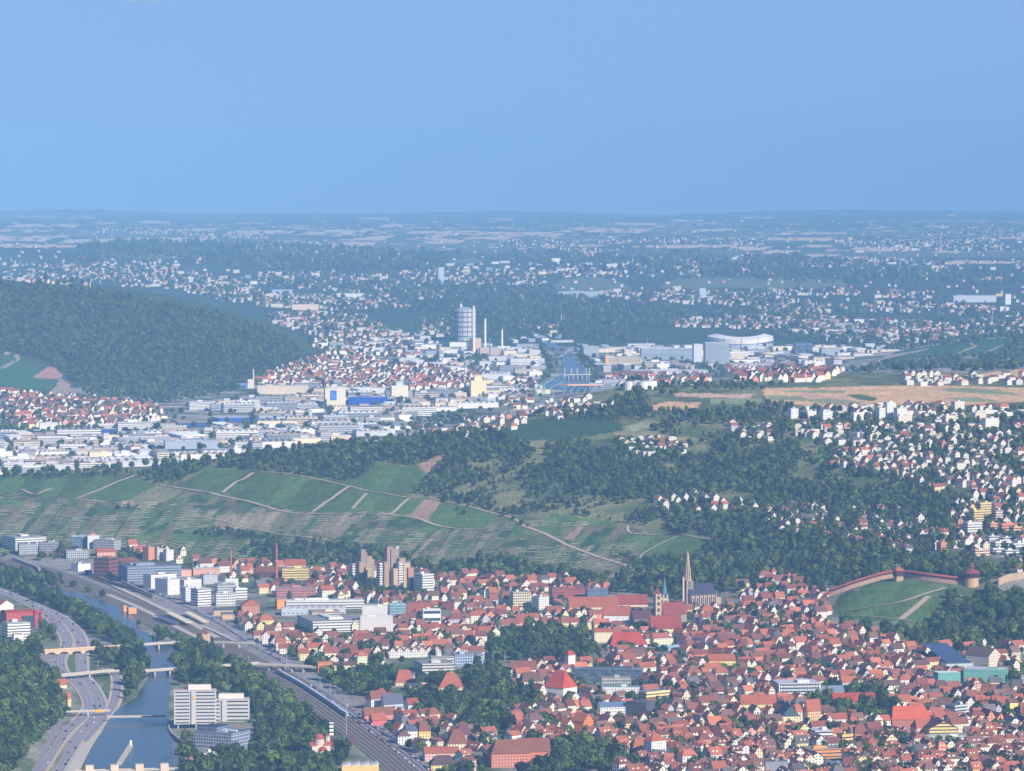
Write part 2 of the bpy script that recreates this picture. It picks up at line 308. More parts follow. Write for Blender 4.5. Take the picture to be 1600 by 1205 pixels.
ca.data.foreach_set('color', np.concatenate([Cg, np.ones(Cg.shape[:2] + (1,))], -1).ravel().astype(np.float32))
M_GROUND, nt, bs = new_mat('ground')
at_n = nd(nt, 'ShaderNodeAttribute', attribute_name='Col'); geo = nd(nt, 'ShaderNodeNewGeometry')
f1 = noise(nt, geo.outputs['Position'], 0.045, 4, .6); f2 = noise(nt, geo.outputs['Position'], 0.35, 2, .6)
k = mathn(nt, 'ADD', mathn(nt, 'MULTIPLY', f1, 1.1), mathn(nt, 'MULTIPLY', f2, .8)); k = mathn(nt, 'ADD', k, .05)
mp = nd(nt, 'ShaderNodeMapping'); mp.inputs['Rotation'].default_value = (0, 0, R(20)); mp.inputs['Scale'].default_value = (.35, .02, .02); nt.links.new(geo.outputs['Position'], mp.inputs['Vector'])
f3 = noise(nt, mp.outputs[0], 1.0, 3, .6); k = mathn(nt, 'MULTIPLY', k, mathn(nt, 'ADD', mathn(nt, 'MULTIPLY', f3, 1.1), .45))
kk = nd(nt, 'ShaderNodeCombineColor'); [nt.links.new(k, kk.inputs[i]) for i in range(3)]
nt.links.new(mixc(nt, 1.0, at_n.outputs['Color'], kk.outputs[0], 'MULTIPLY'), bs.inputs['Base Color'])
bs.inputs['Roughness'].default_value = .95; bs.inputs['Specular IOR Level'].default_value = .1
gm.materials.append(M_GROUND); go = bpy.data.objects.new('ground', gm); COL.objects.link(go); go['kind'] = 'structure'
def cover(u, v, Y):     # ground colour under a point
    i = np.clip(np.searchsorted(ys, Y), 0, NY - 1); j = np.clip(np.searchsorted(us, u), 0, NU - 1); return Cg[i, j]
# ---------------------------------------------------------------- building materials
def tinted(nt):
    a = nd(nt, 'ShaderNodeAttribute', attribute_name='Col'); oi = nd(nt, 'ShaderNodeObjectInfo')
    return mixc(nt, 1.0, a.outputs['Color'], oi.outputs['Color'], 'MULTIPLY'), oi
def wall_mat(name, px=0, pz=0, fw=.4, fh=.45, glass=(.035, .05, .075), rough=.85, jit=0.0):
    m, nt, bs = new_mat(name); c, oi = tinted(nt)
    geo = nd(nt, 'ShaderNodeNewGeometry'); n = noise(nt, geo.outputs['Position'], .25, 3)
    k = mathn(nt, 'ADD', mathn(nt, 'MULTIPLY', n, .22), .89); kk = nd(nt, 'ShaderNodeCombineColor'); [nt.links.new(k, kk.inputs[i]) for i in range(3)]
    c = mixc(nt, 1.0, c, kk.outputs[0], 'MULTIPLY')
    if px:
        uv = nd(nt, 'ShaderNodeUVMap', uv_map='UVMap'); s = nd(nt, 'ShaderNodeSeparateXYZ'); nt.links.new(uv.outputs[0], s.inputs[0])
        fx = mathn(nt, 'FRACT', mathn(nt, 'DIVIDE', s.outputs[0], px)); fz = mathn(nt, 'FRACT', mathn(nt, 'DIVIDE', s.outputs[1], pz))
        ax = mathn(nt, 'LESS_THAN', mathn(nt, 'ABSOLUTE', mathn(nt, 'SUBTRACT', fx, .5)), fw / 2)
        az = mathn(nt, 'LESS_THAN', mathn(nt, 'ABSOLUTE', mathn(nt, 'SUBTRACT', fz, .55)), fh / 2)
        on = mathn(nt, 'GREATER_THAN', s.outputs[1], -50.0)
        msk = mathn(nt, 'MULTIPLY', mathn(nt, 'MULTIPLY', ax, az), on)
        wnz = nd(nt, 'ShaderNodeTexWhiteNoise', noise_dimensions='3D'); fl = nd(nt, 'ShaderNodeCombineXYZ')
        nt.links.new(mathn(nt, 'FLOOR', mathn(nt, 'DIVIDE', s.outputs[0], px)), fl.inputs[0]); nt.links.new(mathn(nt, 'FLOOR', mathn(nt, 'DIVIDE', s.outputs[1], pz)), fl.inputs[1]); nt.links.new(oi.outputs['Random'], fl.inputs[2])
        nt.links.new(fl.outputs[0], wnz.inputs['Vector'])
        gl = mixc(nt, mathn(nt, 'MULTIPLY', wnz.outputs['Value'], .6), (*glass, 1), (.22, .24, .26, 1))
        c = mixc(nt, msk, c, gl)
        nt.links.new(mathn(nt, 'SUBTRACT', rough, mathn(nt, 'MULTIPLY', msk, .45)), bs.inputs['Roughness'])
    else: bs.inputs['Roughness'].default_value = rough
    bs.inputs['Specular IOR Level'].default_value = .3
    nt.links.new(c, bs.inputs['Base Color']); return m
MW = dict(plain=wall_mat('plaster'), dots=wall_mat('plaster_windows', 3.1, 3.1, .38, .46), band=wall_mat('ribbon_wall', 40, 3.5, 1.0, .44),
          grid=wall_mat('grid_wall', 3.0, 3.5, .72, .6), glass=wall_mat('glass_wall', 4.0, 3.6, .9, .85, (.05, .09, .13)), hall=wall_mat('hall_wall', 6.0, 6.0, .5, .2))
def roof_mat(name, amp, rough=.8):
    m, nt, bs = new_mat(name); c, oi = tinted(nt); geo = nd(nt, 'ShaderNodeNewGeometry')
    n = noise(nt, geo.outputs['Position'], .55, 4, .7); n2 = noise(nt, geo.outputs['Position'], .09, 2)
    k = mathn(nt, 'ADD', mathn(nt, 'ADD', mathn(nt, 'MULTIPLY', n, amp), mathn(nt, 'MULTIPLY', n2, amp * .7)), 1 - amp * .85)
    kk = nd(nt, 'ShaderNodeCombineColor'); [nt.links.new(k, kk.inputs[i]) for i in range(3)]
    nt.links.new(mixc(nt, 1.0, c, kk.outputs[0], 'MULTIPLY'), bs.inputs['Base Color']); bs.inputs['Roughness'].default_value = rough
    bs.inputs['Specular IOR Level'].default_value = .25; return m
MR = roof_mat('roof_tiles', .55); MF = roof_mat('flat_roof', .35, .9)
M_GLASS, nt, bs = new_mat('window_glass'); bs.inputs['Base Color'].default_value = (.05, .075, .11, 1); bs.inputs['Roughness'].default_value = .25
WHITE = (1., 1., 1.)
class MB:
    def __init__(s): s.v = []; s.f = []; s.c = []; s.uv = []; s.m = []
    def face(s, pts, col=WHITE, uv=None, mi=0):
        b = len(s.v); s.v += [tuple(map(float, p)) for p in pts]; s.f.append(tuple(range(b, b + len(pts)))); s.c.append(col); s.m.append(mi)
        s.uv += uv if uv is not None else [(-99., -99.)] * len(pts)
    def wall(s, a, b, z0, z1, col=WHITE, mi=0, win=True):        # vertical quad, outward on the right of a->b
        L = math.hypot(b[0] - a[0], b[1] - a[1]); h = z1 - z0
        s.face([(a[0], a[1], z0), (b[0], b[1], z0), (b[0], b[1], z1), (a[0], a[1], z1)], col, [(0, 0), (L, 0), (L, h), (0, h)] if win else None, mi)
    def ring(s, pts, z0, z1, col=WHITE, mi=0, win=True):
        for i in range(len(pts)): s.wall(pts[i], pts[(i + 1) % len(pts)], z0, z1, col, mi, win)
    def box(s, x0, y0, z0, x1, y1, z1, col=WHITE, top=None, mi=0, tmi=None, win=False):
        p = [(x0, y0), (x1, y0), (x1, y1), (x0, y1)]; s.ring(p, z0, z1, col, mi, win)
        s.face([(x, y, z1) for x, y in p], top or col, None, mi if tmi is None else tmi)
    def obox(s, cx, cy, lx, ly, rot, z0, z1, col=WHITE, top=None, mi=0, tmi=None, win=False, zb=None):
        c, q = cos(rot), sin(rot); p = [(cx + c * a * lx / 2 - q * b * ly / 2, cy + q * a * lx / 2 + c * b * ly / 2) for a, b in ((-1, -1), (1, -1), (1, 1), (-1, 1))]
        s.ring(p, z0, z1, col, mi, win); s.face([(x, y, z1) for x, y in p], top or col, None, mi if tmi is None else tmi)
    def cyl(s, cx, cy, z0, z1, r0, r1=None, n=12, col=WHITE, top=None, mi=0, cap=True, win=False):
        r1 = r0 if r1 is None else r1; P = [(cos(2 * pi * i / n), sin(2 * pi * i / n)) for i in range(n)]; per = 2 * pi * r0 / n
        for i in range(n):
            a, b = P[i], P[(i + 1) % n]
            pts = [(cx + a[0] * r0, cy + a[1] * r0, z0), (cx + b[0] * r0, cy + b[1] * r0, z0), (cx + b[0] * r1, cy + b[1] * r1, z1), (cx + a[0] * r1, cy + a[1] * r1, z1)]
            if r1 < 1e-3: pts = pts[:3]
            s.face(pts, col, ([(i * per, 0), (i * per + per, 0), (i * per + per, z1 - z0), (i * per, z1 - z0)][:len(pts)]) if win else None, mi)
        if cap and r1 > 1e-3: s.face([(cx + a * r1, cy + b * r1, z1) for a, b in P], top or col, None, mi)
    def beam(s, a, b, w, h=None, col=WHITE, mi=0):
        a = Vector(a); b = Vector(b); d = b - a; h = h or w
        if d.length < 1e-6: return
        x = d.normalized(); up = Vector((0, 0, 1)) if abs(x.z) < .95 else Vector((1, 0, 0)); y = up.cross(x).normalized() * w / 2; z = x.cross(y).normalized() * h / 2
        c = [a - y - z, a + y - z, a + y + z, a - y + z, b - y - z, b + y - z, b + y + z, b - y + z]
        for f in ((0, 3, 2, 1), (4, 5, 6, 7), (0, 1, 5, 4), (1, 2, 6, 5), (2, 3, 7, 6), (3, 0, 4, 7)): s.face([c[i] for i in f], col, None, mi)
    def gable_roof(s, x0, y0, x1, y1, ze, zr, col=WHITE, ov=.5, t=.35, verge=None, mi=0, hip=0.0):
        ym = (y0 + y1) / 2; k = (zr - ze) / (ym - y0); a0, a1, b0, b1 = x0 - ov, x1 + ov, y0 - ov, y1 + ov; zo = ze - ov * k; h = hip * (x1 - x0) / 2
        A, B, C_, D = (a0, b0, zo), (a1, b0, zo), (a1, b1, zo), (a0, b1, zo); E, G = (a0 + h, ym, zr), (a1 - h, ym, zr)
        up = lambda p: (p[0], p[1], p[2] + t); ve = verge or col
        s.face([up(A), up(B), up(G), up(E)], col, None, mi); s.face([up(C_), up(D), up(E), up(G)], col, None, mi)
        if hip > 0:
            s.face([up(B), up(C_), up(G)], col, None, mi); s.face([up(D), up(A), up(E)], col, None, mi)
            for p, q in ((A, B), (B, C_), (C_, D), (D, A)): s.face([p, q, up(q), up(p)], ve, None, mi)
        else:
            for p, q in ((A, B), (B, G), (G, C_), (C_, D), (D, E), (E, A)): s.face([p, q, up(q), up(p)], ve, None, mi)
            s.face([A, E, G, B], ve, None, mi); s.face([C_, G, E, D], ve, None, mi)
    def gable_walls(s, x0, y0, x1, y1, z0, ze, zr, col=WHITE, mi=0, win=True, gable=True):
        s.ring([(x0, y0), (x1, y0), (x1, y1), (x0, y1)], z0, ze, col, mi, win); ym = (y0 + y1) / 2; w = y1 - y0; h = ze - z0; g = zr - ze
        if gable:
            s.face([(x1, y0, ze), (x1, y1, ze), (x1, ym, zr)], col, [(0, h), (w, h), (w / 2, h + g)] if win else None, mi)
            s.face([(x0, y1, ze), (x0, y0, ze), (x0, ym, zr)], col, [(0, h), (w, h), (w / 2, h + g)] if win else None, mi)
    def xf(s, start, M, o):       # rotate by M=(c,s), move by o, from vertex index start
        c, q = M
        for i in range(start, len(s.v)): x, y, z = s.v[i]; s.v[i] = (o[0] + c * x - q * y, o[1] + q * x + c * y, o[2] + z)
    def mesh(s, name, mats):
        me = bpy.data.meshes.new(name); nv = len(s.v); me.vertices.add(nv); me.vertices.foreach_set('co', np.array(s.v, np.float32).ravel())
        lt = np.array([len(f) for f in s.f], np.int32); n = int(lt.sum()); me.loops.add(n); me.loops.foreach_set('vertex_index', np.concatenate([np.array(f) for f in s.f]).astype(np.int32))
        me.polygons.add(len(lt)); me.polygons.foreach_set('loop_start', (np.cumsum(lt) - lt).astype(np.int32)); me.polygons.foreach_set('loop_total', lt)
        me.polygons.foreach_set('material_index', np.array(s.m, np.int32)); me.update(calc_edges=True)
        ca = me.color_attributes.new('Col', 'FLOAT_COLOR', 'CORNER'); cc = np.repeat(np.array([(*c[:3], 1.) for c in s.c], np.float32), lt, 0); ca.data.foreach_set('color', cc.ravel())
        uvl = me.uv_layers.new(name='UVMap'); uvl.data.foreach_set('uv', np.array(s.uv, np.float32).ravel())
        for m in (mats if isinstance(mats, (list, tuple)) else [mats]): me.materials.append(m)
        return me
    def obj(s, name, mats, parent=None, color=None, loc=None):
        o = bpy.data.objects.new(name, s.mesh(name, mats)); COL.objects.link(o)
        if parent: o.parent = parent
        if color: o.color = (*color, 1)
        if loc is not None: o.location = loc
        return o
def tag(o, label, cat, group=None): 
    o['label'] = label; o['category'] = cat
    if group: o['group'] = group
    return o
def empty(name, loc, rz, label, cat, group=None):
    o = bpy.data.objects.new(name, None); COL.objects.link(o); o.location = tuple(float(q) for q in loc); o.rotation_euler = (0, 0, rz); o.empty_display_size = 1
    return tag(o, label, cat, group)
def add(parent, name, mat, color=None, mbf=None):
    b = MB(); mbf(b); return b.obj(name, mat, parent, color)
FOOT = []      # footprints of hand-placed things: (x, y, radius)
def claim(x, y, r): FOOT.append((x, y, r))
def free(P, pad=0.0):
    if not FOOT: return np.ones(len(P), bool)
    ok = np.ones(len(P), bool)
    for x, y, r in FOOT: ok &= np.hypot(P[:, 0] - x, P[:, 1] - y) > r + pad
    return ok
def unblocked(U, V, hpx, slack=3.0):      # true where something hpx tall would not stand in front of a hand-placed building
    ok = np.ones(len(U), bool)
    for a, b, v in RECT: ok &= ~((U > a - 5) & (U < b + 5) & (V > v - 2) & (V < v + hpx - slack))
    return ok
def ordn(n): return ['', 'nearest', 'second', 'third', 'fourth', 'fifth', 'sixth', 'seventh', 'eighth', 'ninth', 'tenth', 'eleventh', 'twelfth'][n] if n <= 12 else '%d%s' % (n, 'th' if 10 <= n % 100 <= 20 else {1: 'st', 2: 'nd', 3: 'rd'}.get(n % 10, 'th'))
def mpp(P): return P[1] / F
# a block given by its near bottom corner in the photograph, the widths of its left and right faces and its height (all in photo pixels)
RECT = []
def frame(uc, vb, a, b, h, th, depth=None):
    RECT.append((uc - a - 1, uc + b + 1, vb))
    P = at(uc, vb); k = mpp(P); t = R(th)
    L = b * k / max(cos(t), .2); D = depth if depth else a * k / max(sin(t), .12)
    H_ = h * k; cx = P[0] + cos(t) * L / 2 - sin(t) * D / 2; cy = P[1] + sin(t) * L / 2 + cos(t) * D / 2
    z = min(float(gz(cx, cy)), float(P[2])) - .3
    n = max(1, int(round(max(L, D) / min(L, D)))); 
    for i in range(n):
        f = (i + .5) / n - .5; dx, dy = (f * L, 0) if L > D else (0, f * D); claim(cx + cos(t) * dx - sin(t) * dy, cy + sin(t) * dx + cos(t) * dy, min(L, D) * .62)
    return Vector((P[0], P[1], z)), t, L, D, H_ + (P[2] - z)
def block(name, label, cat, uc, vb, a, b, h, th, col, style='dots', roof=(.3, .3, .3), kind='flat', rise=4.0, depth=None, plant=1, floors=None, rcol=None, hip=.0, group=None):
    o, t, L, D, Hh = frame(uc, vb, a, b, h, th, depth); e = empty(name, o, t, label, cat, group); rc = rcol or roof
    if kind == 'flat':
        add(e, 'wall', MW[style], col, lambda m: m.ring([(0, 0), (L, 0), (L, D), (0, D)], 0, Hh))
        def rf(m):
            m.box(-.3, -.3, Hh - .05, L + .3, D + .3, Hh + .5, col, (.2, .2, .2)); m.face([(.5, .5, Hh + .52), (L - .5, .5, Hh + .52), (L - .5, D - .5, Hh + .52), (.5, D - .5, Hh + .52)], rc)
        r = add(e, 'roof', MF, None, rf)
        if plant:
            q = random.Random(uc * 7 + vb)
            for i in range(plant):
                def pl(m): 
                    w1 = L * q.uniform(.12, .3); w2 = D * q.uniform(.2, .4); x = q.uniform(.1, .6) * L; y = q.uniform(.1, .5) * D; m.box(x, y, Hh + .5, x + w1, y + w2, Hh + q.uniform(2, 3.6), WHITE)
                add(r, 'rooftop_plant', MF, tuple(min(.8, c * .9 + .05) for c in col), pl)
    elif kind == 'gable':     # ridge along the longer side
        al = L >= D
        def tr(m, f):
            s = len(m.v); f(m)
            if not al: m.xf(s, (0, 1), (L, 0, 0))
        l, d = (L, D) if al else (D, L)
        add(e, 'wall', MW[style], col, lambda m: tr(m, lambda q: q.gable_walls(0, 0, l, d, 0, Hh, Hh + rise, gable=hip == 0)))
        add(e, 'roof', MR, rc, lambda m: tr(m, lambda q: q.gable_roof(0, 0, l, d, Hh, Hh + rise, hip=hip)))
    elif kind == 'shed':
        add(e, 'wall', MW[style], col, lambda m: m.ring([(0, 0), (L, 0), (L, D), (0, D)], 0, Hh))
        def rf(m):
            n = max(3, int(L / 9)); 
            for i in range(n):
                x0, x1 = L * i / n, L * (i + 1) / n; m.face([(x0, 0, Hh), (x1, 0, Hh + 3), (x1, D, Hh + 3), (x0, D, Hh)], (.75, .72, .66)); m.face([(x1, 0, Hh), (x1, D, Hh), (x1, D, Hh + 3), (x1, 0, Hh + 3)], (.2, .25, .3)); m.face([(x0, 0, Hh), (x1, 0, Hh), (x1, 0, Hh + 3)], (.6, .6, .55))
        add(e, 'sawtooth_roof', MF, None, rf)
    elif kind == 'barrel':
        add(e, 'wall', MW[style], col, lambda m: m.ring([(0, 0), (L, 0), (L, D), (0, D)], 0, Hh))
        def rf(m):
            n = 8
            for i in range(n):
                a0, a1 = pi * i / n, pi * (i + 1) / n; y0, z0, y1, z1 = D / 2 - D / 2 * cos(a0), Hh + rise * sin(a0), D / 2 - D / 2 * cos(a1), Hh + rise * sin(a1)
                m.face([(0, y0, z0), (L, y0, z0), (L, y1, z1), (0, y1, z1)]); m.face([(L, D / 2, Hh), (L, y1, z1), (L, y0, z0)], col); m.face([(0, D / 2, Hh), (0, y0, z0), (0, y1, z1)], col)
        add(e, 'roof', MR, rc, rf)
    if floors:
        for i in range(floors):
            z0 = Hh * (i + .45) / floors; z1 = Hh * (i + .85) / floors
            add(e, 'window_band', M_GLASS, None, lambda m: (m.wall((L * .03, -.12), (L * .97, -.12), z0, z1), m.wall((-.12, D * .95), (-.12, D * .05), z0, z1)))
    return e, L, D, Hh
# ---------------------------------------------------------------- trees
def leaf_mat(name, c0, c1, c2):
    m, nt, bs = new_mat(name); a = nd(nt, 'ShaderNodeAttribute', attribute_name='Col'); oi = nd(nt, 'ShaderNodeObjectInfo')
    c = ramp(nt, oi.outputs['Random'], [(0, c0), (.6, c1), (1, c2)])
    nt.links.new(mixc(nt, 1.0, c, a.outputs['Color'], 'MULTIPLY'), bs.inputs['Base Color']); bs.inputs['Roughness'].default_value = .8; bs.inputs['Specular IOR Level'].default_value = .2; return m
ML = leaf_mat('leaves', (.028, .054, .013), (.058, .098, .022), (.115, .15, .036)); MLD = leaf_mat('dark_leaves', (.018, .034, .016), (.028, .050, .020), (.046, .070, .024))
MLB = leaf_mat('bright_leaves', (.060, .100, .018), (.095, .145, .026), (.135, .18, .034)); MLP = leaf_mat('copper_leaves', (.014, .012, .018), (.018, .014, .020), (.022, .016, .022)); M_BARK, nt, bs = new_mat('bark'); bs.inputs['Base Color'].default_value = (.09, .07, .05, 1)
bs.inputs['Roughness'].default_value = .95
def crown_mb(seed, rx, rz, z0, n, sz, shape='round', amp=.28):
    q = np.random.default_rng(seed); m = MB(); ph = q.random(6) * 6.28; zc = z0 + rz
    def rad(d): 
        az = math.atan2(d[1], d[0]); el = math.asin(max(-1, min(1, d[2])))
        r = 1 + amp * (sin(3 * az + ph[0] + 2 * el) * .5 + sin(2 * az + ph[1] - 3 * el) * .45 + sin(5 * az + ph[2] + 5 * el) * .35)
        if shape == 'cone': r *= max(.12, (1 - (d[2] * .5 + .5)) * 1.25 + .1) if True else 1
        return r
    def P(d, f): r = rad(d) * f; return np.array([d[0] * rx * r, d[1] * rx * r, zc + d[2] * rz * (f if shape == 'cone' else r)])
    # inner body
    N1, N2 = 8, 5
    for i in range(N1):
        for j in range(N2):
            pts = []
            for a, b in ((i, j), (i + 1, j), (i + 1, j + 1), (i, j + 1)):
                az = 2 * pi * a / N1; el = -pi / 2 + pi * b / N2; pts.append(P((cos(az) * cos(el), sin(az) * cos(el), sin(el)), .80))
            m.face(pts, (.8, .8, .8))
    for i in range(n):
        z = q.uniform(-.75, 1.0); az = q.uniform(0, 2 * pi); c = sqrt(max(0, 1 - z * z)); d = np.array([cos(az) * c, sin(az) * c, z]); p = P(d, q.uniform(.82, 1.08))
        nn = d + q.normal(0, .26, 3); nn /= np.linalg.norm(nn); t1 = np.cross(nn, q.normal(0, 1, 3)); t1 /= np.linalg.norm(t1); t2 = np.cross(nn, t1); s = sz * q.uniform(.6, 1.3)
        k = q.uniform(.5, 1.6); m.face([p + t1 * s, p + t2 * s * .9, p - t1 * s * .9, p - t2 * s], (k, k * q.uniform(.95, 1.05), k))
    return m
def trunk_mb(h, r, z1):
    m = MB(); m.cyl(0, 0, -1, h, r, r * .6, 6, cap=False)
    for k in range(4):
        a = k * 1.6 + .3; m.beam((0, 0, h * .8), (cos(a) * r * 7, sin(a) * r * 7, z1), r * .6)
    return m
def tree_proto(seed, kind='leafy'):
    if kind == 'cone': return crown_mb(seed, 3.0, 7.0, 1.0, 170, .8, 'cone', .12).mesh('crown', MLD), trunk_mb(3, .3, 6).mesh('trunk', M_BARK)
    if kind == 'tall': return crown_mb(seed, 3.2, 6.5, 2.5, 190, 1.0, amp=.18).mesh('crown', ML), trunk_mb(4, .35, 8).mesh('trunk', M_BARK)
    if kind == 'copper': return crown_mb(seed, 6.5, 6.2, 2.0, 220, 1.2, amp=.2).mesh('crown', MLP), trunk_mb(4, .5, 8).mesh('trunk', M_BARK)
    if kind == 'wide': return crown_mb(seed, 6.2, 4.6, 2.5, 240, 1.15).mesh('crown', MLB), trunk_mb(4, .45, 7).mesh('trunk', M_BARK)
    if kind == 'dark': return crown_mb(seed, 4.8, 5.2, 2.0, 200, 1.05).mesh('crown', MLD), trunk_mb(4, .4, 7).mesh('trunk', M_BARK)
    return crown_mb(seed, 4.9, 4.9, 2.2, 210, 1.05).mesh('crown', ML), trunk_mb(3.5, .4, 7).mesh('trunk', M_BARK)
TK = ['leafy', 'leafy', 'wide', 'dark', 'tall', 'wide', 'leafy', 'dark', 'cone', 'copper']
TP = [tree_proto(100 + i, k) for i, k in enumerate(TK)]
TW = np.array([.19, .17, .10, .13, .1, .06, .14, .08, .02, .006])
def scatter(poly, su, sv, yr=(3500, 90000), n0=None, jit=.5, seed=1, clump=0.0):
    q = np.random.default_rng(seed); P = np.array(poly, float); u0, v0 = P.min(0); u1, v1 = P.max(0)
    uu, vv = np.meshgrid(np.arange(u0, u1 + su, su), np.arange(v0, v1 + sv, sv)); uu = uu.ravel() + q.uniform(-jit, jit, uu.size) * su; vv = vv.ravel() + q.uniform(-jit, jit, vv.size) * sv
    k = inpoly(uu, vv, poly); uu, vv = uu[k], vv[k]
    if len(uu) == 0: return np.zeros((0, 5))
    W3 = at_many(uu, vv); ok = np.isfinite(W3[:, 0]) & (W3[:, 1] > yr[0]) & (W3[:, 1] < yr[1])
    if clump > 0:
        ok &= fnoise(np.nan_to_num(W3[:, 0]) / 50 + seed, np.nan_to_num(W3[:, 1]) / 90 + seed * 2, 3) > clump
    return np.concatenate([W3, uu[:, None], vv[:, None]], 1)[ok]
# ---------------------------------------------------------------- water, roads, railway
M_WATER, nt, bs = new_mat('water'); geo = nd(nt, 'ShaderNodeNewGeometry')
bs.inputs['Base Color'].default_value = (.05, .066, .06, 1); bs.inputs['Roughness'].default_value = .22; bs.inputs['Specular IOR Level'].default_value = .15
bp = nd(nt, 'ShaderNodeBump'); bp.inputs['Strength'].default_value = .12; bp.inputs['Distance'].default_value = .3
nt.links.new(noise(nt, vscale(nt, geo.outputs['Position'], (1, .4, 1)), .35, 3), bp.inputs['Height']); nt.links.new(bp.outputs[0], bs.inputs['Normal'])
def sheet_mat(name, c, amp=.3, rough=.9, sc=.2):
    m, nt, bs = new_mat(name); geo = nd(nt, 'ShaderNodeNewGeometry'); n = noise(nt, geo.outputs['Position'], sc, 4)
    k = mathn(nt, 'ADD', mathn(nt, 'MULTIPLY', n, amp * 2), 1 - amp); kk = nd(nt, 'ShaderNodeCombineColor'); [nt.links.new(k, kk.inputs[i]) for i in range(3)]
    nt.links.new(mixc(nt, 1.0, (*c, 1), kk.outputs[0], 'MULTIPLY'), bs.inputs['Base Color']); bs.inputs['Roughness'].default_value = rough; return m
M_ASPH = sheet_mat('asphalt', srgb(150, 145, 150), .12); M_BALL = sheet_mat('ballast', srgb(134, 124, 108), .55, .9, .05); M_TRK = sheet_mat('track_rails', srgb(96, 82, 78), .25); M_CONC = sheet_mat('concrete', srgb(196, 186, 172), .15)
M_LINE = sheet_mat('road_paint', srgb(225, 225, 220), .05); M_VERGE = sheet_mat('dry_verge', srgb(206, 184, 156), .2); M_GRASS = sheet_mat('grass', srgb(96, 118, 66), .3)
M_STEEL = sheet_mat('painted_steel', srgb(170, 176, 178), .08, .5)
from mathutils.geometry import tessellate_polygon
def poly_sheet(name, pts, mat, zo, flat=False):
    A = at_many([p[0] for p in pts], [p[1] for p in pts]); Z = (-A[:, 1] ** 2 / (2 * RE) if flat else A[:, 2]) + zo
    V = [(a[0], a[1], z) for a, z in zip(A, Z)]; tr = tessellate_polygon([[Vector((v[0], v[1], 0)) for v in V]])
    o = mesh_obj(name, V, [tuple(t) for t in tr], mat)
    for p in o.data.polygons:
        if p.normal.z < 0: p.flip()
    o['kind'] = 'structure'; return o
RIVER = [(110, 1240), (125, 1200), (169, 1127), (182, 1111), (215, 1090), (235, 1056), (228, 1020), (205, 999), (179, 982), (140, 960), (105, 944), (60, 925), (0, 912), (-80, 900), (-80, 893), (0, 903), (70, 915), (130, 930), (175, 945), (212, 968), (217, 985), (232, 990), (240, 1003), (283, 1012), (283, 1030), (272, 1040), (268, 1072), (264, 1092), (264, 1143), (278, 1168), (287, 1205), (292, 1240)]
FRIV = [(832, 531), (845, 533), (858, 545), (878, 560), (880, 584), (856, 598), (848, 608), (915, 610), (923, 600), (917, 580), (900, 566), (896, 552), (872, 541), (862, 533)]
poly_sheet('river', RIVER, M_WATER, .9, True); poly_sheet('river', FRIV, M_WATER, 2.0, True)
EXCL = [RIVER]
def curve_pts(pts, step=12.0, zo=0, lift=0):
    A = at_many([p[0] for p in pts], [p[1] for p in pts]); out = []
    n = len(A)
    for i in range(n - 1):
        p0, p1, p2, p3 = A[max(i - 1, 0)], A[i], A[i + 1], A[min(i + 2, n - 1)]; k = max(2, int(np.linalg.norm(p2 - p1) / step))
        for j in range(k + (i == n - 2)):
            t = j / k; out.append(.5 * ((2 * p1) + (p2 - p0) * t + (2 * p0 - 5 * p1 + 4 * p2 - p3) * t * t + (3 * p1 - p0 - 3 * p2 + p3) * t ** 3))
    O = np.array(out); O[:, 2] = gz(O[:, 0], O[:, 1]) + zo + lift; return O
def ribbon(name, C_, w, mat, off=0.0, kind='structure', thick=0):
    T_ = np.gradient(C_[:, :2], axis=0); T_ /= np.linalg.norm(T_, axis=1)[:, None] + 1e-9; N_ = np.stack([-T_[:, 1], T_[:, 0]], 1)
    L_ = C_.copy(); R_ = C_.copy(); L_[:, :2] += N_ * (off + w / 2); R_[:, :2] += N_ * (off - w / 2); n = len(C_)
    V = list(L_) + list(R_); Fc = [(i, n + i, n + i + 1, i + 1) for i in range(n - 1)]
    if thick:
        V += [(p[0], p[1], p[2] - thick) for p in L_] + [(p[0], p[1], p[2] - thick) for p in R_]
        Fc += [(2 * n + i, i, i + 1, 2 * n + i + 1) for i in range(n - 1)] + [(n + i, 3 * n + i, 3 * n + i + 1, n + i + 1) for i in range(n - 1)]
    o = mesh_obj(name, V, Fc, mat)
    if kind: o['kind'] = kind
    return o
def claim_curve(C_, r):
    for p in C_[::max(1, int(r / 8))]: claim(p[0], p[1], r)
WA = curve_pts([(30, 1245), (60, 1205), (98, 1150), (132, 1119), (141, 1101), (132, 1079), (117, 1063), (97, 1050), (93, 1031), (103, 1013), (105, 999), (93, 980), (73, 960), (48, 945), (5, 925), (-70, 900)], 12, .9)
WB = curve_pts([(66, 1245), (90, 1205), (123, 1152), (150, 1120), (156, 1101), (145, 1076), (130, 1056), (127, 1031), (128, 1008), (121, 989), (109, 977), (86, 960), (53, 946), (10, 927)], 12, 1.0)
WC = curve_pts([(130, 1160), (158, 1128), (175, 1106), (182, 1085), (183, 1060), (176, 1050), (165, 1045)], 12, 1.1)
WD = curve_pts([(72, 1030), (80, 1040), (80, 1052), (73, 1060)], 8, 1.05); WE = curve_pts([(81, 993), (84, 975), (76, 962)], 8, 1.05)
for i, C_ in enumerate((WA, WB)):
    ribbon('verge', C_ - [0, 0, .35], 19, M_VERGE if i == 0 else M_CONC); ribbon('road', C_, 14, M_ASPH); claim_curve(C_, 15)
    for off in (-6.6, -2.2, 2.2, 6.6): ribbon('lane_marking', C_ + [0, 0, .05], .35 if abs(off) > 3 else .2, M_LINE, off)
ribbon('verge', WC - [0, 0, .3], 16, M_VERGE); ribbon('road', WC, 9, M_ASPH); claim_curve(WC, 11)
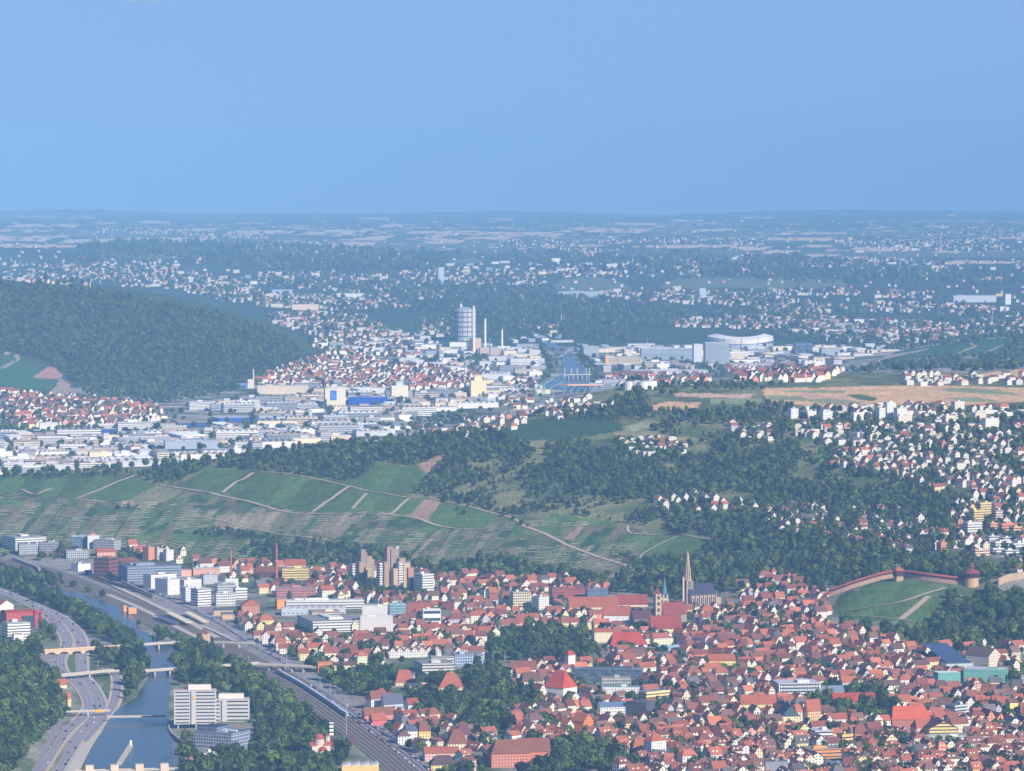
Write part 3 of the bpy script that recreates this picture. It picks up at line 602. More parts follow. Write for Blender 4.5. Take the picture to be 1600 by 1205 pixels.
for C_ in (WD, WE): ribbon('road', C_, 7, M_ASPH); claim_curve(C_, 9)
ribbon('path', curve_pts([(20, 1250), (52, 1205), (72, 1165), (88, 1135), (105, 1128)], 12, .8), 9, M_ASPH)
# quay walls and river bank path
bk = curve_pts([(118, 1215), (142, 1168), (165, 1132), (172, 1124)], 10, .7); ribbon('path', bk, 14, M_VERGE, 6)
poly_sheet('embankment', [(100, 1205), (118, 1178), (160, 1130), (168, 1122), (170, 1130), (148, 1160), (128, 1196), (120, 1215)], M_CONC, .75)
poly_sheet('grass', [(103, 1062), (100, 1040), (104, 1020), (122, 1016), (124, 1040), (122, 1058)], M_GRASS, .6); poly_sheet('grass', [(107, 1001), (104, 985), (95, 972), (108, 980), (119, 994), (122, 1001)], M_GRASS, .6)
poly_sheet('grass', [(160, 1080), (165, 1064), (178, 1066), (172, 1092)], M_GRASS, .6)
# railway
RB = curve_pts([(-80, 862), (0, 876), (60, 890), (120, 912), (185, 938), (250, 962), (320, 998), (390, 1036), (450, 1066), (500, 1098), (560, 1142), (615, 1184), (660, 1225)], 14, .7)
ribbon('ballast', RB, 46, M_BALL); claim_curve(RB, 26)
for k, off in enumerate((-19, -13.5, -8, -2.5, 3, 8.5, 14, 19.5)): ribbon('railway_track', RB + [0, 0, .12], 2.2, M_TRK, off)
R2 = curve_pts([(-80, 880), (0, 893), (90, 915), (170, 945), (240, 975), (300, 1002)], 14, .6); ribbon('ballast', R2, 26, M_BALL); claim_curve(R2, 14)
for off in (-9, -3, 3, 9): ribbon('railway_track', R2 + [0, 0, .12], 2.2, M_TRK, off)
for pts, w_ in (([(178, 916), (235, 943), (290, 970), (340, 998)], 9), ([(168, 930), (220, 952), (270, 978), (318, 1002)], 9), ([(290, 968), (330, 985), (368, 1003)], 6)):
    C_ = curve_pts(pts, 12, 1.3); ribbon('platform', C_, w_, M_CONC, thick=1.0)
ST = curve_pts([(150, 880), (220, 915), (290, 945), (350, 975), (400, 1008), (440, 1030), (470, 1050)], 12, .8); ribbon('road', ST, 12, M_ASPH); claim_curve(ST, 9)
SR = curve_pts([(490, 1070), (530, 1100), (570, 1132), (620, 1170), (670, 1212)], 12, .8); ribbon('road', SR, 13, M_ASPH); claim_curve(SR, 9)
for pts in ([(700, 1036), (760, 1034), (850, 1036), (900, 1040)], [(1010, 905 + 50), (1100, 958), (1200, 962)], [(1440, 1000), (1470, 960), (1500, 930)]):
    C_ = curve_pts(pts, 12, .6); ribbon('road', C_, 9, M_ASPH)
M_PATH = sheet_mat('vineyard_path', srgb(196, 172, 150), .2)
for pts, wd in PATHS:
    if len(pts) == 3 and abs(pts[0][1] - pts[-1][1]) > abs(pts[0][0] - pts[-1][0]) * .3: w_ = wd * 2.3
    else: w_ = 4.0 * wd
    ribbon('path', curve_pts(pts, 14, .7), w_, M_PATH)
# valley railway yard and roads far off
for pts, w_, mm in (([(640, 668), (700, 655), (780, 640), (860, 622), (930, 612)], 60, M_BALL), ([(800, 560), (850, 575), (845, 590), (800, 600)], 22, M_CONC), ([(1200, 585), (1290, 578), (1340, 572), (1390, 565)], 26, M_CONC),
    ([(-60, 706), (60, 690), (160, 674), (300, 664), (420, 655), (560, 640)], 24, M_ASPH), ([(850, 553), (870, 560), (890, 548)], 10, M_CONC), ([(1180, 553), (1250, 551), (1330, 551), (1390, 549)], 16, M_ASPH)):
    ribbon('road', curve_pts(pts, 40, 2.0), w_, mm)
# ---------------------------------------------------------------- bridges
def at_h(u, v, h):
    P = at(u, v)
    for _ in range(4): k = mpp(P); P = at(u, v + h / k)
    return P
def bridge(name, label, a, b, zd, w, col, arches=0, piers=0, rail=True, mat=None):
    A, B = at_h(*a, zd), at_h(*b, zd); d = Vector((B[0] - A[0], B[1] - A[1], 0)); L = d.length; t = math.atan2(d.y, d.x); z0 = min(A[2], B[2])
    e = empty(name, (A[0], A[1], z0), t, label, 'bridge'); n = max(1, int(L / 15))
    for i in range(n): s = (i + .5) / n; claim(A[0] + d.x * s, A[1] + d.y * s, w * .7 + 3)
    mat = mat or M_CONC
    add(e, 'deck', mat, None, lambda m: m.box(0, -w / 2, zd - .9, L, w / 2, zd))
    if rail: 
        for s in (-1, 1): add(e, 'parapet', mat, None, lambda m: m.box(0, s * w / 2 - .18, zd, L, s * w / 2 + .18, zd + 1.0))
    if arches:
        bay = L / arches
        for s in (-1, 1):
            def sp(m):
                y = s * (w / 2 - .25)
                for i in range(arches):
                    N = 12; r = bay * .42
                    for j in range(N):
                        x0, x1 = bay * j / N, bay * (j + 1) / N; f = lambda x: -1.0 if abs(x - bay / 2) > r else max(0, (zd - 2.2) * sqrt(max(0, 1 - ((x - bay / 2) / r) ** 2)))
                        p = [(i * bay + x0, y, f(x0)), (i * bay + x1, y, f(x1)), (i * bay + x1, y, zd - .9), (i * bay + x0, y, zd - .9)]
                        m.face(p if s < 0 else p[::-1])
                        if s < 0: m.face([(i * bay + x0, -y, f(x0)), (i * bay + x1, -y, f(x1)), (i * bay + x1, y, f(x1)), (i * bay + x0, y, f(x0))])
            add(e, 'arcade', mat, None, sp)
    for i in range(piers): x = L * (i + 1) / (piers + 1); add(e, 'pier', M_CONC, None, lambda m: m.box(x - 1, -w * .35, -3, x + 1, w * .35, zd - .9))
    return e, A, B, L
M_SAND = sheet_mat('sandstone', srgb(214, 184, 148), .15)
bridge('stone_arch_bridge', 'old sandstone arched bridge crossing the expressway, first from the top', (68, 1012), (207, 1008), 7, 8, None, arches=7, mat=M_SAND)
bridge('river_bridge', 'flat beige bridge over the river continuing the stone arches towards the square gate tower', (207, 1008), (286, 1003), 7, 9, None, piers=1)
bridge('footbridge', 'thin pale footbridge over the railway tracks right of the square gate tower', (325, 1003), (398, 1005), 7, 4, None, piers=2)
bridge('road_bridge', 'grey road bridge over the expressway just below the stone arches', (92, 1053), (182, 1047), 6.5, 11, None, piers=1)
bridge('road_bridge', 'long grey road bridge over the river leading into the trees', (216, 1049), (287, 1044), 6.5, 11, None, piers=2)
bridge('road_bridge', 'grey viaduct ramp rising behind the trees right of the river', (318, 1042), (408, 1036), 6.5, 11, None, piers=3)
bridge('road_bridge', 'grey viaduct crossing above the railway beside the park trees', (404, 1038), (494, 1042), 6.5, 12, None, piers=4)
e, A, B, L = bridge('footbridge', 'slim footbridge with a yellow sign over the curving expressway', (103, 1110), (172, 1110), 6.5, 4, None, piers=1)
add(e, 'sign', MW['plain'], srgb(245, 180, 60), lambda m: m.box(L * .66, -2.6, 5.0, L * .84, -2.3, 8.0))
bridge('footbridge', 'slim pale footbridge crossing the wide river pool', (167, 1120), (260, 1119), 6.0, 4, None, piers=0)
# weir at the lower edge, divider pier
e, A, B, L = bridge('weir', 'concrete river weir with square towers along the bottom edge', (118, 1202), (284, 1201), 4.5, 5, None, piers=5)
for i in range(4):
    x = L * (.13 + .235 * i); tw = add(e, 'weir_tower', MW['plain'], srgb(228, 205, 180), lambda m: m.box(x - 4, -4, -2, x + 4, 4, 10)); tw.name = 'tower'
o, t, L, D, Hh = frame(186, 1198, 0, 4, 3, 72, 60)
e = empty('divider_pier', (at(186, 1196)[0], at(186, 1196)[1], at(186, 1196)[2]), R(0), 'long narrow concrete pier standing in the river pool above the weir', 'pier')
a_, b_ = at(187, 1196), at(205, 1168)
add(e, 'wall', M_CONC, None, lambda m: m.beam((0, 0, 1.2), (b_[0] - a_[0], b_[1] - a_[1], 1.2), 5, 3)); add(e, 'beacon', MW['plain'], WHITE, lambda m: m.cyl(b_[0] - a_[0], b_[1] - a_[1], 2, 7, 1.3))
# far river bridges and lock
for a, b, z, ar, lb in (((880, 586), (922, 585), 14, 5, 'pale river barrage with slim towers across the far canal'), ((836, 540), (892, 545), 10, 3, 'low grey bridge across the far river bend'), ((860, 550), (900, 551), 9, 3, 'second low bridge across the far river below the bend'), ((1175, 551), (1392, 548), 12, 10, 'long straight elevated road beyond the round glass building')):
    bridge('far_bridge', lb, a, b, z, 14, None, piers=ar)
for i, u in enumerate((882, 893, 902, 916, 921)):
    P = at(u, 592); e = empty('barrage_tower', (P[0], P[1], P[2]), 0, 'tall slim grey tower of the far barrage, %s from the left' % ('first', 'second', 'third', 'fourth', 'fifth')[i], 'tower', 'towers of the far barrage'); add(e, 'shaft', M_STEEL, None, lambda m: m.box(-2, -2, -2, 2, 2, 30))
# ---------------------------------------------------------------- hand-placed buildings of the town
WH = srgb(238, 234, 226); CR = srgb(238, 222, 184); YE = srgb(240, 208, 130); PK = srgb(232, 178, 156); GY = srgb(150, 152, 158); LG = srgb(196, 198, 200); DG = srgb(84, 88, 98); OR = srgb(226, 142, 84)
BRK = srgb(176, 92, 76); BRD = srgb(112, 66, 62); RT = srgb(172, 100, 74); RD = srgb(138, 88, 70); RB_ = srgb(116, 88, 74); RG = srgb(100, 104, 112); TEAL = srgb(120, 184, 168); SAND = srgb(206, 180, 140); FL = srgb(150, 146, 140)
OFFI, APT, HSE, FAC = 'office building', 'apartment block', 'house', 'factory building'
BL = [ # name label cat uc vb a b h th col style opts
 ('office_building', 'long white office with dark ribbon windows at the left edge below the vineyards', OFFI, 24, 861, 26, 46, 20, 28, WH, 'band', dict(roof=FL)),
 ('office_building', 'grey office with gridded facade, in front of the long white office', OFFI, 30, 868, 5, 28, 17, 12, LG, 'grid', dict(roof=FL)),
 ('office_building', 'darker grey gridded office, right of the pale gridded office', OFFI, 62, 864, 4, 30, 15, 12, GY, 'grid', dict(roof=FL)),
 ('office_building', 'low light office with closely gridded windows beside the dark trees by the railway', OFFI, 104, 874, 4, 34, 13, 10, LG, 'grid', dict(roof=FL)),
 ('office_building', 'boxy office with a thick white frame round blue glass', OFFI, 112, 857, 3, 25, 18, 8, srgb(120, 140, 175), 'glass', dict(roof=WH)),
 ('office_building', 'grey open framed office block under the vineyards', OFFI, 178, 862, 34, 10, 17, 62, LG, 'grid', dict(roof=FL)),
 ('factory_building', 'low factory hall with a long red roof in front of the framed office', FAC, 152, 871, 5, 28, 8, 12, PK, 'hall', dict(kind='gable', rise=5, rcol=RT)),
 ('factory_building', 'low factory hall under a long dark brown roof beside the brown brick block', FAC, 190, 884, 20, 26, 6, 40, BRD, 'plain', dict(kind='gable', rise=4, rcol=RD)),
 ('apartment_tower', 'salmon and orange apartment tower below the vineyards', APT, 232, 876, 10, 9, 20, 45, srgb(228, 150, 116), 'dots', dict(roof=FL)),
 ('apartment_tower', 'cream and grey apartment tower, between the salmon and the white tower', APT, 246, 875, 5, 10, 17, 30, srgb(214, 206, 196), 'dots', dict(roof=FL)),
 ('apartment_tower', 'white apartment tower with red balconies, right of two more towers', APT, 260, 877, 6, 11, 17, 32, WH, 'dots', dict(roof=FL)),
 ('office_building', 'dark reddish brown brick office with a bright orange end beside the tracks', OFFI, 171, 903, 26, 13, 30, 62, srgb(140, 78, 70), 'plain', dict(roof=RD, floors=5)),
 ('office_building', 'long blue grey glass office with flat roof beside the brown brick office', OFFI, 199, 911, 20, 83, 25, 17, srgb(150, 160, 176), 'band', dict(roof=RG, plant=3)),
 ('workshop', 'small white flat workshop beside the rail yard left of the brown brick office', FAC, 122, 893, 13, 18, 11, 38, WH, 'plain', dict(roof=FL)),
 ('shed', 'small blue shed under the brown brick office', FAC, 134, 897, 3, 9, 5, 15, srgb(60, 90, 160), 'plain', dict(roof=RG, plant=0)),
 ('hall', 'pale salmon long hall with flat roof behind the white apartment quarter', FAC, 302, 899, 4, 42, 10, 10, PK, 'dots', dict(roof=LG, plant=0)),
 ('hall', 'small peach hall between the glass office and the pale salmon hall', FAC, 283, 901, 3, 16, 10, 10, PK, 'plain', dict(roof=FL, plant=0)),
 ('apartment_block', 'white apartment block with dark shaded side nearest the glass office', APT, 236, 921, 14, 38, 22, 33, WH, 'dots', dict(roof=FL, plant=1)),
 ('apartment_block', 'white apartment block right of and before the first dark sided one', APT, 262, 930, 22, 18, 24, 40, WH, 'dots', dict(roof=LG)),
 ('apartment_block', 'white apartment block in the middle row of the new quarter with pale roof', APT, 288, 925, 14, 26, 18, 30, WH, 'dots', dict(roof=LG)),
 ('apartment_block', 'grey white apartment block behind the middle row of the new quarter', APT, 318, 913, 6, 22, 14, 20, LG, 'dots', dict(roof=FL)),
 ('apartment_block', 'apartment block with stacked white balconies facing the railway', APT, 309, 948, 12, 20, 27, 35, WH, 'band', dict(roof=LG)),
 ('apartment_block', 'light grey apartment block left of the one with stacked balconies', APT, 290, 940, 8, 12, 22, 35, srgb(216, 218, 224), 'dots', dict(roof=LG)),
 ('apartment_block', 'bright white block with tall dark window slots above the station', APT, 338, 947, 4, 30, 19, 14, WH, 'grid', dict(roof=LG)),
 ('apartment_block', 'white block with terraced balconies at the right end of the new quarter', APT, 368, 937, 5, 18, 17, 20, WH, 'band', dict(roof=LG)),
 ('apartment_block', 'grey framed block behind the bright white slotted block', APT, 340, 928, 6, 28, 15, 20, LG, 'grid', dict(roof=FL)),
 ('apartment_block', 'pale block at the back of the new quarter under the brick chimney', APT, 352, 917, 6, 20, 12, 18, WH, 'dots', dict(roof=FL)),
 ('railway_station', 'yellow sandstone railway station with grey roofs beside the tracks', 'station', 334, 962, 3, 30, 8, 8, srgb(222, 190, 140), 'dots', dict(kind='gable', rise=2.5, rcol=RG)),
 ('railway_station', 'small yellow sandstone pavilion with grey roof in front of the station', 'station', 347, 968, 3, 18, 8, 10, srgb(222, 190, 140), 'dots', dict(kind='gable', rise=2, rcol=RG)),
 ('post_office', 'brick building with wide red mansard roof right of the station', OFFI, 378, 961, 4, 28, 15, 8, srgb(206, 140, 116), 'dots', dict(kind='gable', rise=7, rcol=RT, hip=.4)),
 ('cube_building', 'bright orange cube left of the long white factory', OFFI, 433, 952, 4, 14, 15, 15, srgb(240, 160, 88), 'plain', dict(roof=FL, plant=0)),
 ('factory_building', 'red and white brick factory with gridded front right of the tall chimney', FAC, 432, 934, 4, 58, 14, 6, srgb(206, 130, 120), 'grid', dict(roof=FL)),
 ('factory_building', 'red brick factory wing at the right end of the gridded factory', FAC, 478, 930, 5, 14, 16, 20, BRK, 'dots', dict(roof=RD)),
 ('factory_building', 'yellow office factory with long rows of windows below the vineyards', FAC, 441, 906, 3, 42, 17, 6, YE, 'band', dict(roof=FL)),
 ('factory_building', 'factory with dark red gabled roof just behind the yellow one', FAC, 446, 893, 4, 32, 9, 8, CR, 'dots', dict(kind='gable', rise=8, rcol=RT)),
 ('factory_building', 'long dark brick factory with purple brown roof left of the yellow one', FAC, 398, 902, 4, 46, 8, -12, BRD, 'hall', dict(kind='gable', rise=7, rcol=RD)),
 ('factory_building', 'long white factory with stepped roof blocks right of the orange cube', FAC, 447, 952, 3, 122, 13, 5, WH, 'band', dict(roof=LG, plant=4)),
 ('factory_building', 'second row of the white factory with grey sloping roof windows', FAC, 440, 962, 4, 100, 10, 5, srgb(190, 198, 206), 'hall', dict(kind='shed')),
 ('department_store', 'huge windowless white store rising in steps above the old town', 'store', 563, 987, 3, 51, 23, 3, srgb(240, 230, 222), 'dots', dict(roof=WH)),
 ('department_store', 'upper tier of the white store with small square windows', 'store', 566, 972, 3, 40, 24, 3, srgb(240, 230, 222), 'dots', dict(roof=WH)),
 ('department_store', 'long white lower wing left of the stepped white store', 'store', 489, 989, 30, 74, 17, 16, WH, 'band', dict(roof=FL, plant=2)),
 ('office_building', 'cream office with brown flat roof behind the long white wing', OFFI, 488, 968, 8, 44, 11, 12, CR, 'band', dict(roof=srgb(170, 140, 120))),
 ('office_building', 'small turquoise glass office right of the stepped white store', OFFI, 609, 962, 3, 26, 17, 8, srgb(150, 190, 200), 'grid', dict(roof=LG)),
 ('office_building', 'red brick office with flat roof right of the turquoise glass office', OFFI, 636, 959, 3, 38, 17, 8, BRK, 'dots', dict(roof=RG)),
 ('office_building', 'dark brick block at the right of the red brick offices', OFFI, 690, 956, 5, 20, 14, 20, srgb(120, 70, 66), 'plain', dict(roof=BRD)),
 ('office_building', 'white stepped office block among old town roofs beside a round tree', OFFI, 661, 975, 3, 28, 22, 8, WH, 'plain', dict(roof=WH, floors=2)),
 ('apartment_block', 'white apartment block with terraces right of the brown twin towers', APT, 660, 926, 14, 18, 28, 30, WH, 'band', dict(roof=LG)),
 ('apartment_block', 'blue grey slim apartment block beside the right brown tower', APT, 640, 922, 3, 9, 18, 15, srgb(90, 120, 150), 'glass', dict(roof=FL)),
 ('office_building', 'long beige office in steps between the park trees and the white gables', OFFI, 660, 1052, 14, 50, 14, 14, srgb(216, 208, 200), 'band', dict(roof=FL, plant=2)),
 ('office_building', 'upper beige office storey block of the stepped office', OFFI, 674, 1044, 4, 36, 17, 10, srgb(216, 208, 200), 'band', dict(roof=FL)),
 ('office_building', 'blue grey office with ribbed front left of the big dark tree grove', OFFI, 711, 1041, 8, 45, 17, 10, srgb(176, 192, 214), 'grid', dict(roof=FL)),
 ('pavilion', 'low round pavilion with a grey roof in the park left of the red hip roof', 'pavilion', 636, 1063, 4, 30, 8, 8, srgb(214, 210, 204), 'band', dict(roof=RG, plant=0)),
 ('apartment_block', 'orange building beside the viaduct at the park edge', APT, 497, 1051, 4, 24, 16, 15, OR, 'dots', dict(roof=srgb(150, 100, 80), plant=0)),
 ('apartment_block', 'cream long house right of the orange building at the park edge', APT, 522, 1054, 4, 36, 14, 8, CR, 'dots', dict(kind='gable', rise=3, rcol=RB_)),
 ('school_building', 'wide building under a huge red hipped roof in the park', 'school', 686, 1079, 6, 42, 5, 10, CR, 'dots', dict(kind='gable', rise=15, rcol=RT, hip=.75)),
 ('villa', 'villa with steep red hipped roof left of the park under the beige office', HSE, 618, 1072, 4, 30, 6, 12, CR, 'dots', dict(kind='gable', rise=13, rcol=RT, hip=.5)),
 ('office_building', 'peach flat office in front of the huge red hipped roof', OFFI, 640, 1081, 10, 42, 8, 16, srgb(236, 170, 134), 'dots', dict(roof=RG)),
 ('apartment_house', 'white house with red tiled roof at the park edge beside the railway street', HSE, 580, 1110, 10, 22, 18, 35, WH, 'dots', dict(kind='gable', rise=8, rcol=RD, hip=.3)),
 ('apartment_house', 'blue grey roofed terrace with white gables beside the white red roofed house', HSE, 600, 1112, 6, 30, 12, 30, srgb(200, 206, 220), 'dots', dict(kind='gable', rise=10, rcol=srgb(96, 96, 116))),
 ('barracks', 'long salmon building with a row of dormers under a dark red roof', HSE, 570, 1126, 5, 48, 9, 22, srgb(232, 146, 118), 'dots', dict(kind='gable', rise=7, rcol=RD)),
 ('house', 'bright pink house with red roof beside the railway street', HSE, 582, 1134, 6, 22, 9, 28, srgb(228, 110, 104), 'dots', dict(kind='gable', rise=6, rcol=RT)),
 ('apartment_house', 'yellow tall house with dark red roof in the triangle of houses by the tracks', HSE, 655, 1158, 5, 18, 16, 16, YE, 'dots', dict(kind='gable', rise=9, rcol=RD, hip=.5)),
 ('apartment_house', 'white house with blue grey mansard among the houses by the tracks', HSE, 634, 1160, 6, 18, 18, 20, WH, 'dots', dict(kind='gable', rise=6, rcol=srgb(90, 92, 112), hip=.3)),
 ('apartment_house', 'white three storey house with brown roof beside the track side trees', HSE, 622, 1164, 6, 20, 14, 16, WH, 'dots', dict(kind='gable', rise=6, rcol=RB_, hip=.5)),
 ('villa', 'large cream villa with brown hipped roof below the park', HSE, 700, 1176, 5, 32, 15, 15, CR, 'dots', dict(kind='gable', rise=13, rcol=RD, hip=.7)),
 ('villa', 'brown roofed villa behind the large cream villa below the park', HSE, 712, 1160, 6, 26, 12, 20, srgb(226, 186, 160), 'dots', dict(kind='gable', rise=11, rcol=srgb(112, 72, 76), hip=.7)),
 ('apartment_house', 'pink long house with red roof near the bottom edge right of the tracks', HSE, 664, 1190, 4, 54, 13, 8, srgb(236, 190, 176), 'dots', dict(kind='gable', rise=5, rcol=RT)),
 ('apartment_house', 'brown roofed yellow house in front of the pink long house', HSE, 674, 1204, 5, 40, 9, 12, srgb(240, 214, 130), 'dots', dict(kind='gable', rise=8, rcol=srgb(92, 74, 76), hip=.5)),
 ('school_building', 'large pinkish brick school with brown roofs at the bottom edge', 'school', 768, 1200, 8, 60, 22, 12, srgb(216, 140, 116), 'dots', dict(kind='gable', rise=12, rcol=RD, hip=.4)),
 ('school_building', 'orange brick hall with long brown red roof right of the pinkish school', 'school', 810, 1188, 4, 50, 14, 10, srgb(224, 130, 96), 'dots', dict(kind='gable', rise=12, rcol=RD)),
 ('office_building', 'cream office cube with square windows below the vineyard trees', OFFI, 802, 950, 5, 28, 24, 12, CR, 'grid', dict(roof=FL)),
 ('office_building', 'white and grey office right of the cream office cube', OFFI, 842, 953, 10, 16, 20, 30, srgb(226, 222, 214), 'dots', dict(roof=FL)),
 ('school_building', 'long red brick block with blue glass bays below the vineyards', 'school', 863, 936, 4, 60, 16, 10, srgb(190, 90, 70), 'grid', dict(roof=RG, plant=2)),
 ('school_building', 'blue glass fronted block right of the long red brick block', 'school', 918, 938, 4, 32, 17, 10, srgb(110, 140, 180), 'glass', dict(roof=BRK)),
 ('hall', 'wide building with long red tiled roof under the brick school', HSE, 890, 954, 5, 78, 5, 6, CR, 'dots', dict(kind='gable', rise=12, rcol=RT)),
 ('hall', 'building with broad dusky red roof left of the twin towered church', HSE, 968, 950, 4, 44, 5, 6, CR, 'dots', dict(kind='gable', rise=12, rcol=srgb(152, 76, 66))),
 ('house', 'white walled house with a long bright red roof before the broad roofs', HSE, 943, 972, 4, 42, 10, 4, WH, 'dots', dict(kind='gable', rise=10, rcol=RT)),
 ('house', 'large old house with red roof and cream gable in front of the twin towered church', HSE, 1018, 990, 4, 48, 8, 14, CR, 'dots', dict(kind='gable', rise=15, rcol=srgb(150, 70, 60))),
 ('town_hall', 'cream and white classical house right of the dark grove', HSE, 929, 1004, 4, 28, 16, 10, srgb(244, 226, 190), 'dots', dict(kind='gable', rise=4, rcol=RT)),
 ('hall', 'building under a large smooth red roof in the middle of the old town', HSE, 954, 1013, 6, 58, 5, 14, WH, 'plain', dict(kind='gable', rise=14, rcol=srgb(172, 72, 58), hip=.3)),
 ('market_hall', 'low hall with pale blue grey metal roof amid the red roofs', 'hall', 1030, 1018, 6, 34, 4, 22, LG, 'plain', dict(kind='gable', rise=3, rcol=srgb(150, 176, 196))),
 ('bus_station', 'long flat dark blue grey glass hall in front of the grove', 'hall', 896, 1066, 4, 105, 20, -8, srgb(70, 84, 100), 'glass', dict(roof=srgb(130, 140, 156), plant=4)),
 ('theatre', 'theatre with huge bright orange red hipped roof and small roof lantern', 'theatre', 880, 1087, 30, 22, 12, 52, srgb(240, 232, 214), 'plain', dict(kind='gable', rise=18, rcol=srgb(190, 84, 60), hip=.6)),
 ('house', 'cream classical villa with brown roof left of the orange red roofed theatre', HSE, 816, 1078, 6, 32, 13, 14, srgb(246, 232, 192), 'dots', dict(kind='gable', rise=9, rcol=RB_, hip=.3)),
 ('house', 'long white house with flat brown roof behind the cream classical villa', HSE, 798, 1056, 3, 40, 10, 3, WH, 'dots', dict(kind='gable', rise=9, rcol=RD)),
 ('school_building', 'white wing with red window strip and blue roof, joined to the yellow wing', 'school', 942, 1088, 3, 66, 14, -3, WH, 'dots', dict(roof=srgb(110, 140, 150), plant=1)),
 ('school_building', 'grey concrete upper block behind the white wing with red window strip', 'school', 940, 1076, 3, 46, 16, 3, srgb(186, 184, 176), 'grid', dict(roof=srgb(150, 140, 130))),
 ('school_building', 'yellow wing with long window rows and blue grey roof in the lower town', 'school', 1010, 1098, 12, 38, 16, 38, srgb(246, 220, 146), 'band', dict(roof=srgb(120, 140, 160), plant=0)),
 ('cinema', 'dark grey windowless block in front of the yellow school wing', 'cinema', 1010, 1121, 32, 14, 22, 55, srgb(92, 92, 100), 'plain', dict(roof=srgb(96, 90, 84), plant=0)),
 ('office_building', 'white office with a blue gabled roof left of the dark windowless block', OFFI, 938, 1119, 5, 44, 14, 10, WH, 'dots', dict(kind='gable', rise=4, rcol=srgb(110, 130, 160))),
 ('house', 'tall house with bright orange gable and red roof above the copper beech', HSE, 912, 1146, 18, 16, 18, 48, srgb(238, 140, 76), 'dots', dict(kind='gable', rise=8, rcol=RT)),
 ('apartment_house', 'tall plain white house with a low red roof near the bottom of the town', HSE, 1018, 1184, 12, 24, 26, 40, WH, 'dots', dict(kind='gable', rise=6, rcol=RT, hip=.8)),
 ('apartment_house', 'salmon house with polygonal red roof left of the tall plain white house', HSE, 990, 1178, 6, 26, 14, 22, srgb(236, 160, 124), 'dots', dict(kind='gable', rise=6, rcol=RT, hip=.5)),
 ('office_building', 'long white office with four rows of small windows in the right half of town', OFFI, 1217, 1089, 8, 66, 20, 8, srgb(226, 224, 226), 'dots', dict(roof=LG, floors=4)),
 ('hall', 'low hall with plain blue grey sloping roof right of the long white office', 'hall', 1284, 1086, 4, 36, 6, 20, GY, 'plain', dict(kind='gable', rise=5, rcol=srgb(120, 134, 150))),
 ('school_building', 'old school with long bright orange red roof and small dormers by the trees', 'school', 1394, 1138, 8, 64, 14, 10, srgb(190, 120, 100), 'dots', dict(kind='gable', rise=12, rcol=srgb(206, 100, 70), hip=.25)),
 ('school_building', 'long low building with rusty red roof half hidden in trees', 'school', 1303, 1102, 4, 66, 6, 4, PK, 'dots', dict(kind='gable', rise=8, rcol=srgb(176, 78, 62))),
 ('office_building', 'yellow office with brown saddle roof and white ground floor at the right', OFFI, 1452, 1154, 6, 46, 15, 6, srgb(246, 214, 120), 'band', dict(kind='gable', rise=8, rcol=srgb(104, 70, 64))),
 ('office_building', 'low flat white pavilion in front of the yellow brown roofed office', OFFI, 1448, 1160, 3, 64, 8, 4, WH, 'band', dict(roof=LG)),
 ('house', 'red house with rounded pink gable end left of the yellow brown roofed office', HSE, 1432, 1150, 8, 22, 14, 28, srgb(230, 180, 168), 'dots', dict(kind='gable', rise=7, rcol=RT, hip=.3)),
 ('school_building', 'left wing of the school with turquoise lower facade and white upper floor', 'school', 1466, 1074, 6, 36, 22, 14, TEAL, 'dots', dict(roof=WH, plant=0)),
 ('school_building', 'right wing of the school with turquoise lower facade below the wood', 'school', 1506, 1068, 5, 62, 22, -14, TEAL, 'dots', dict(roof=LG, plant=1)),
 ('apartment_house', 'row of tall grey white tenements with cream gable right of the turquoise school', HSE, 1545, 1045, 34, 22, 20, 48, srgb(226, 212, 190), 'dots', dict(kind='gable', rise=8, rcol=srgb(110, 86, 84))),
 ('office_building', 'grey stepped office with white end in the right half of town', OFFI, 1492, 1119, 14, 20, 16, 40, srgb(206, 206, 208), 'band', dict(roof=RG)),
 ('apartment_house', 'plain yellow block with brown roof at the far right of town', HSE, 1578, 1116, 6, 14, 18, 25, srgb(244, 220, 140), 'plain', dict(kind='gable', rise=4, rcol=RB_)),
 ('office_building', 'long orange banded office with rooftop plant near the bottom edge', OFFI, 1266, 1186, 12, 54, 14, 16, srgb(240, 160, 84), 'band', dict(roof=FL, plant=3)),
 ('department_store', 'cream building with dark green glass mansard near the bottom of town', 'store', 1222, 1134, 8, 28, 15, 10, srgb(246, 228, 180), 'dots', dict(kind='gable', rise=10, rcol=srgb(74, 92, 94), hip=.15)),
 ('house', 'tan house with a stepped gable under the park trees', HSE, 1262, 1128, 6, 22, 18, 30, srgb(222, 180, 136), 'dots', dict(kind='gable', rise=11, rcol=RT)),
 ('apartment_house', 'golden yellow house with balconies near the bottom of town', HSE, 1316, 1166, 8, 18, 18, 28, srgb(246, 204, 116), 'band', dict(roof=RB_)),
 ('apartment_house', 'salmon house right of the golden yellow house with balconies', HSE, 1336, 1158, 3, 20, 12, 12, srgb(226, 156, 120), 'dots', dict(kind='gable', rise=8, rcol=RD, hip=.4)),
 ('office_building', 'white terraced office above the small pine trees in the lower town', OFFI, 1274, 1158, 8, 28, 15, 12, WH, 'band', dict(roof=LG)),
 ('hall', 'grey industrial hall with steel roof frame at the bottom edge', 'hall', 1196, 1207, 4, 36, 16, 14, srgb(150, 150, 156), 'plain', dict(roof=RG, plant=1)),
 ('market_hall', 'long low hall with light blue grey roof at the bottom edge of town', 'hall', 1276, 1204, 6, 44, 5, -16, srgb(170, 176, 186), 'plain', dict(kind='gable', rise=3, rcol=srgb(130, 150, 168))),
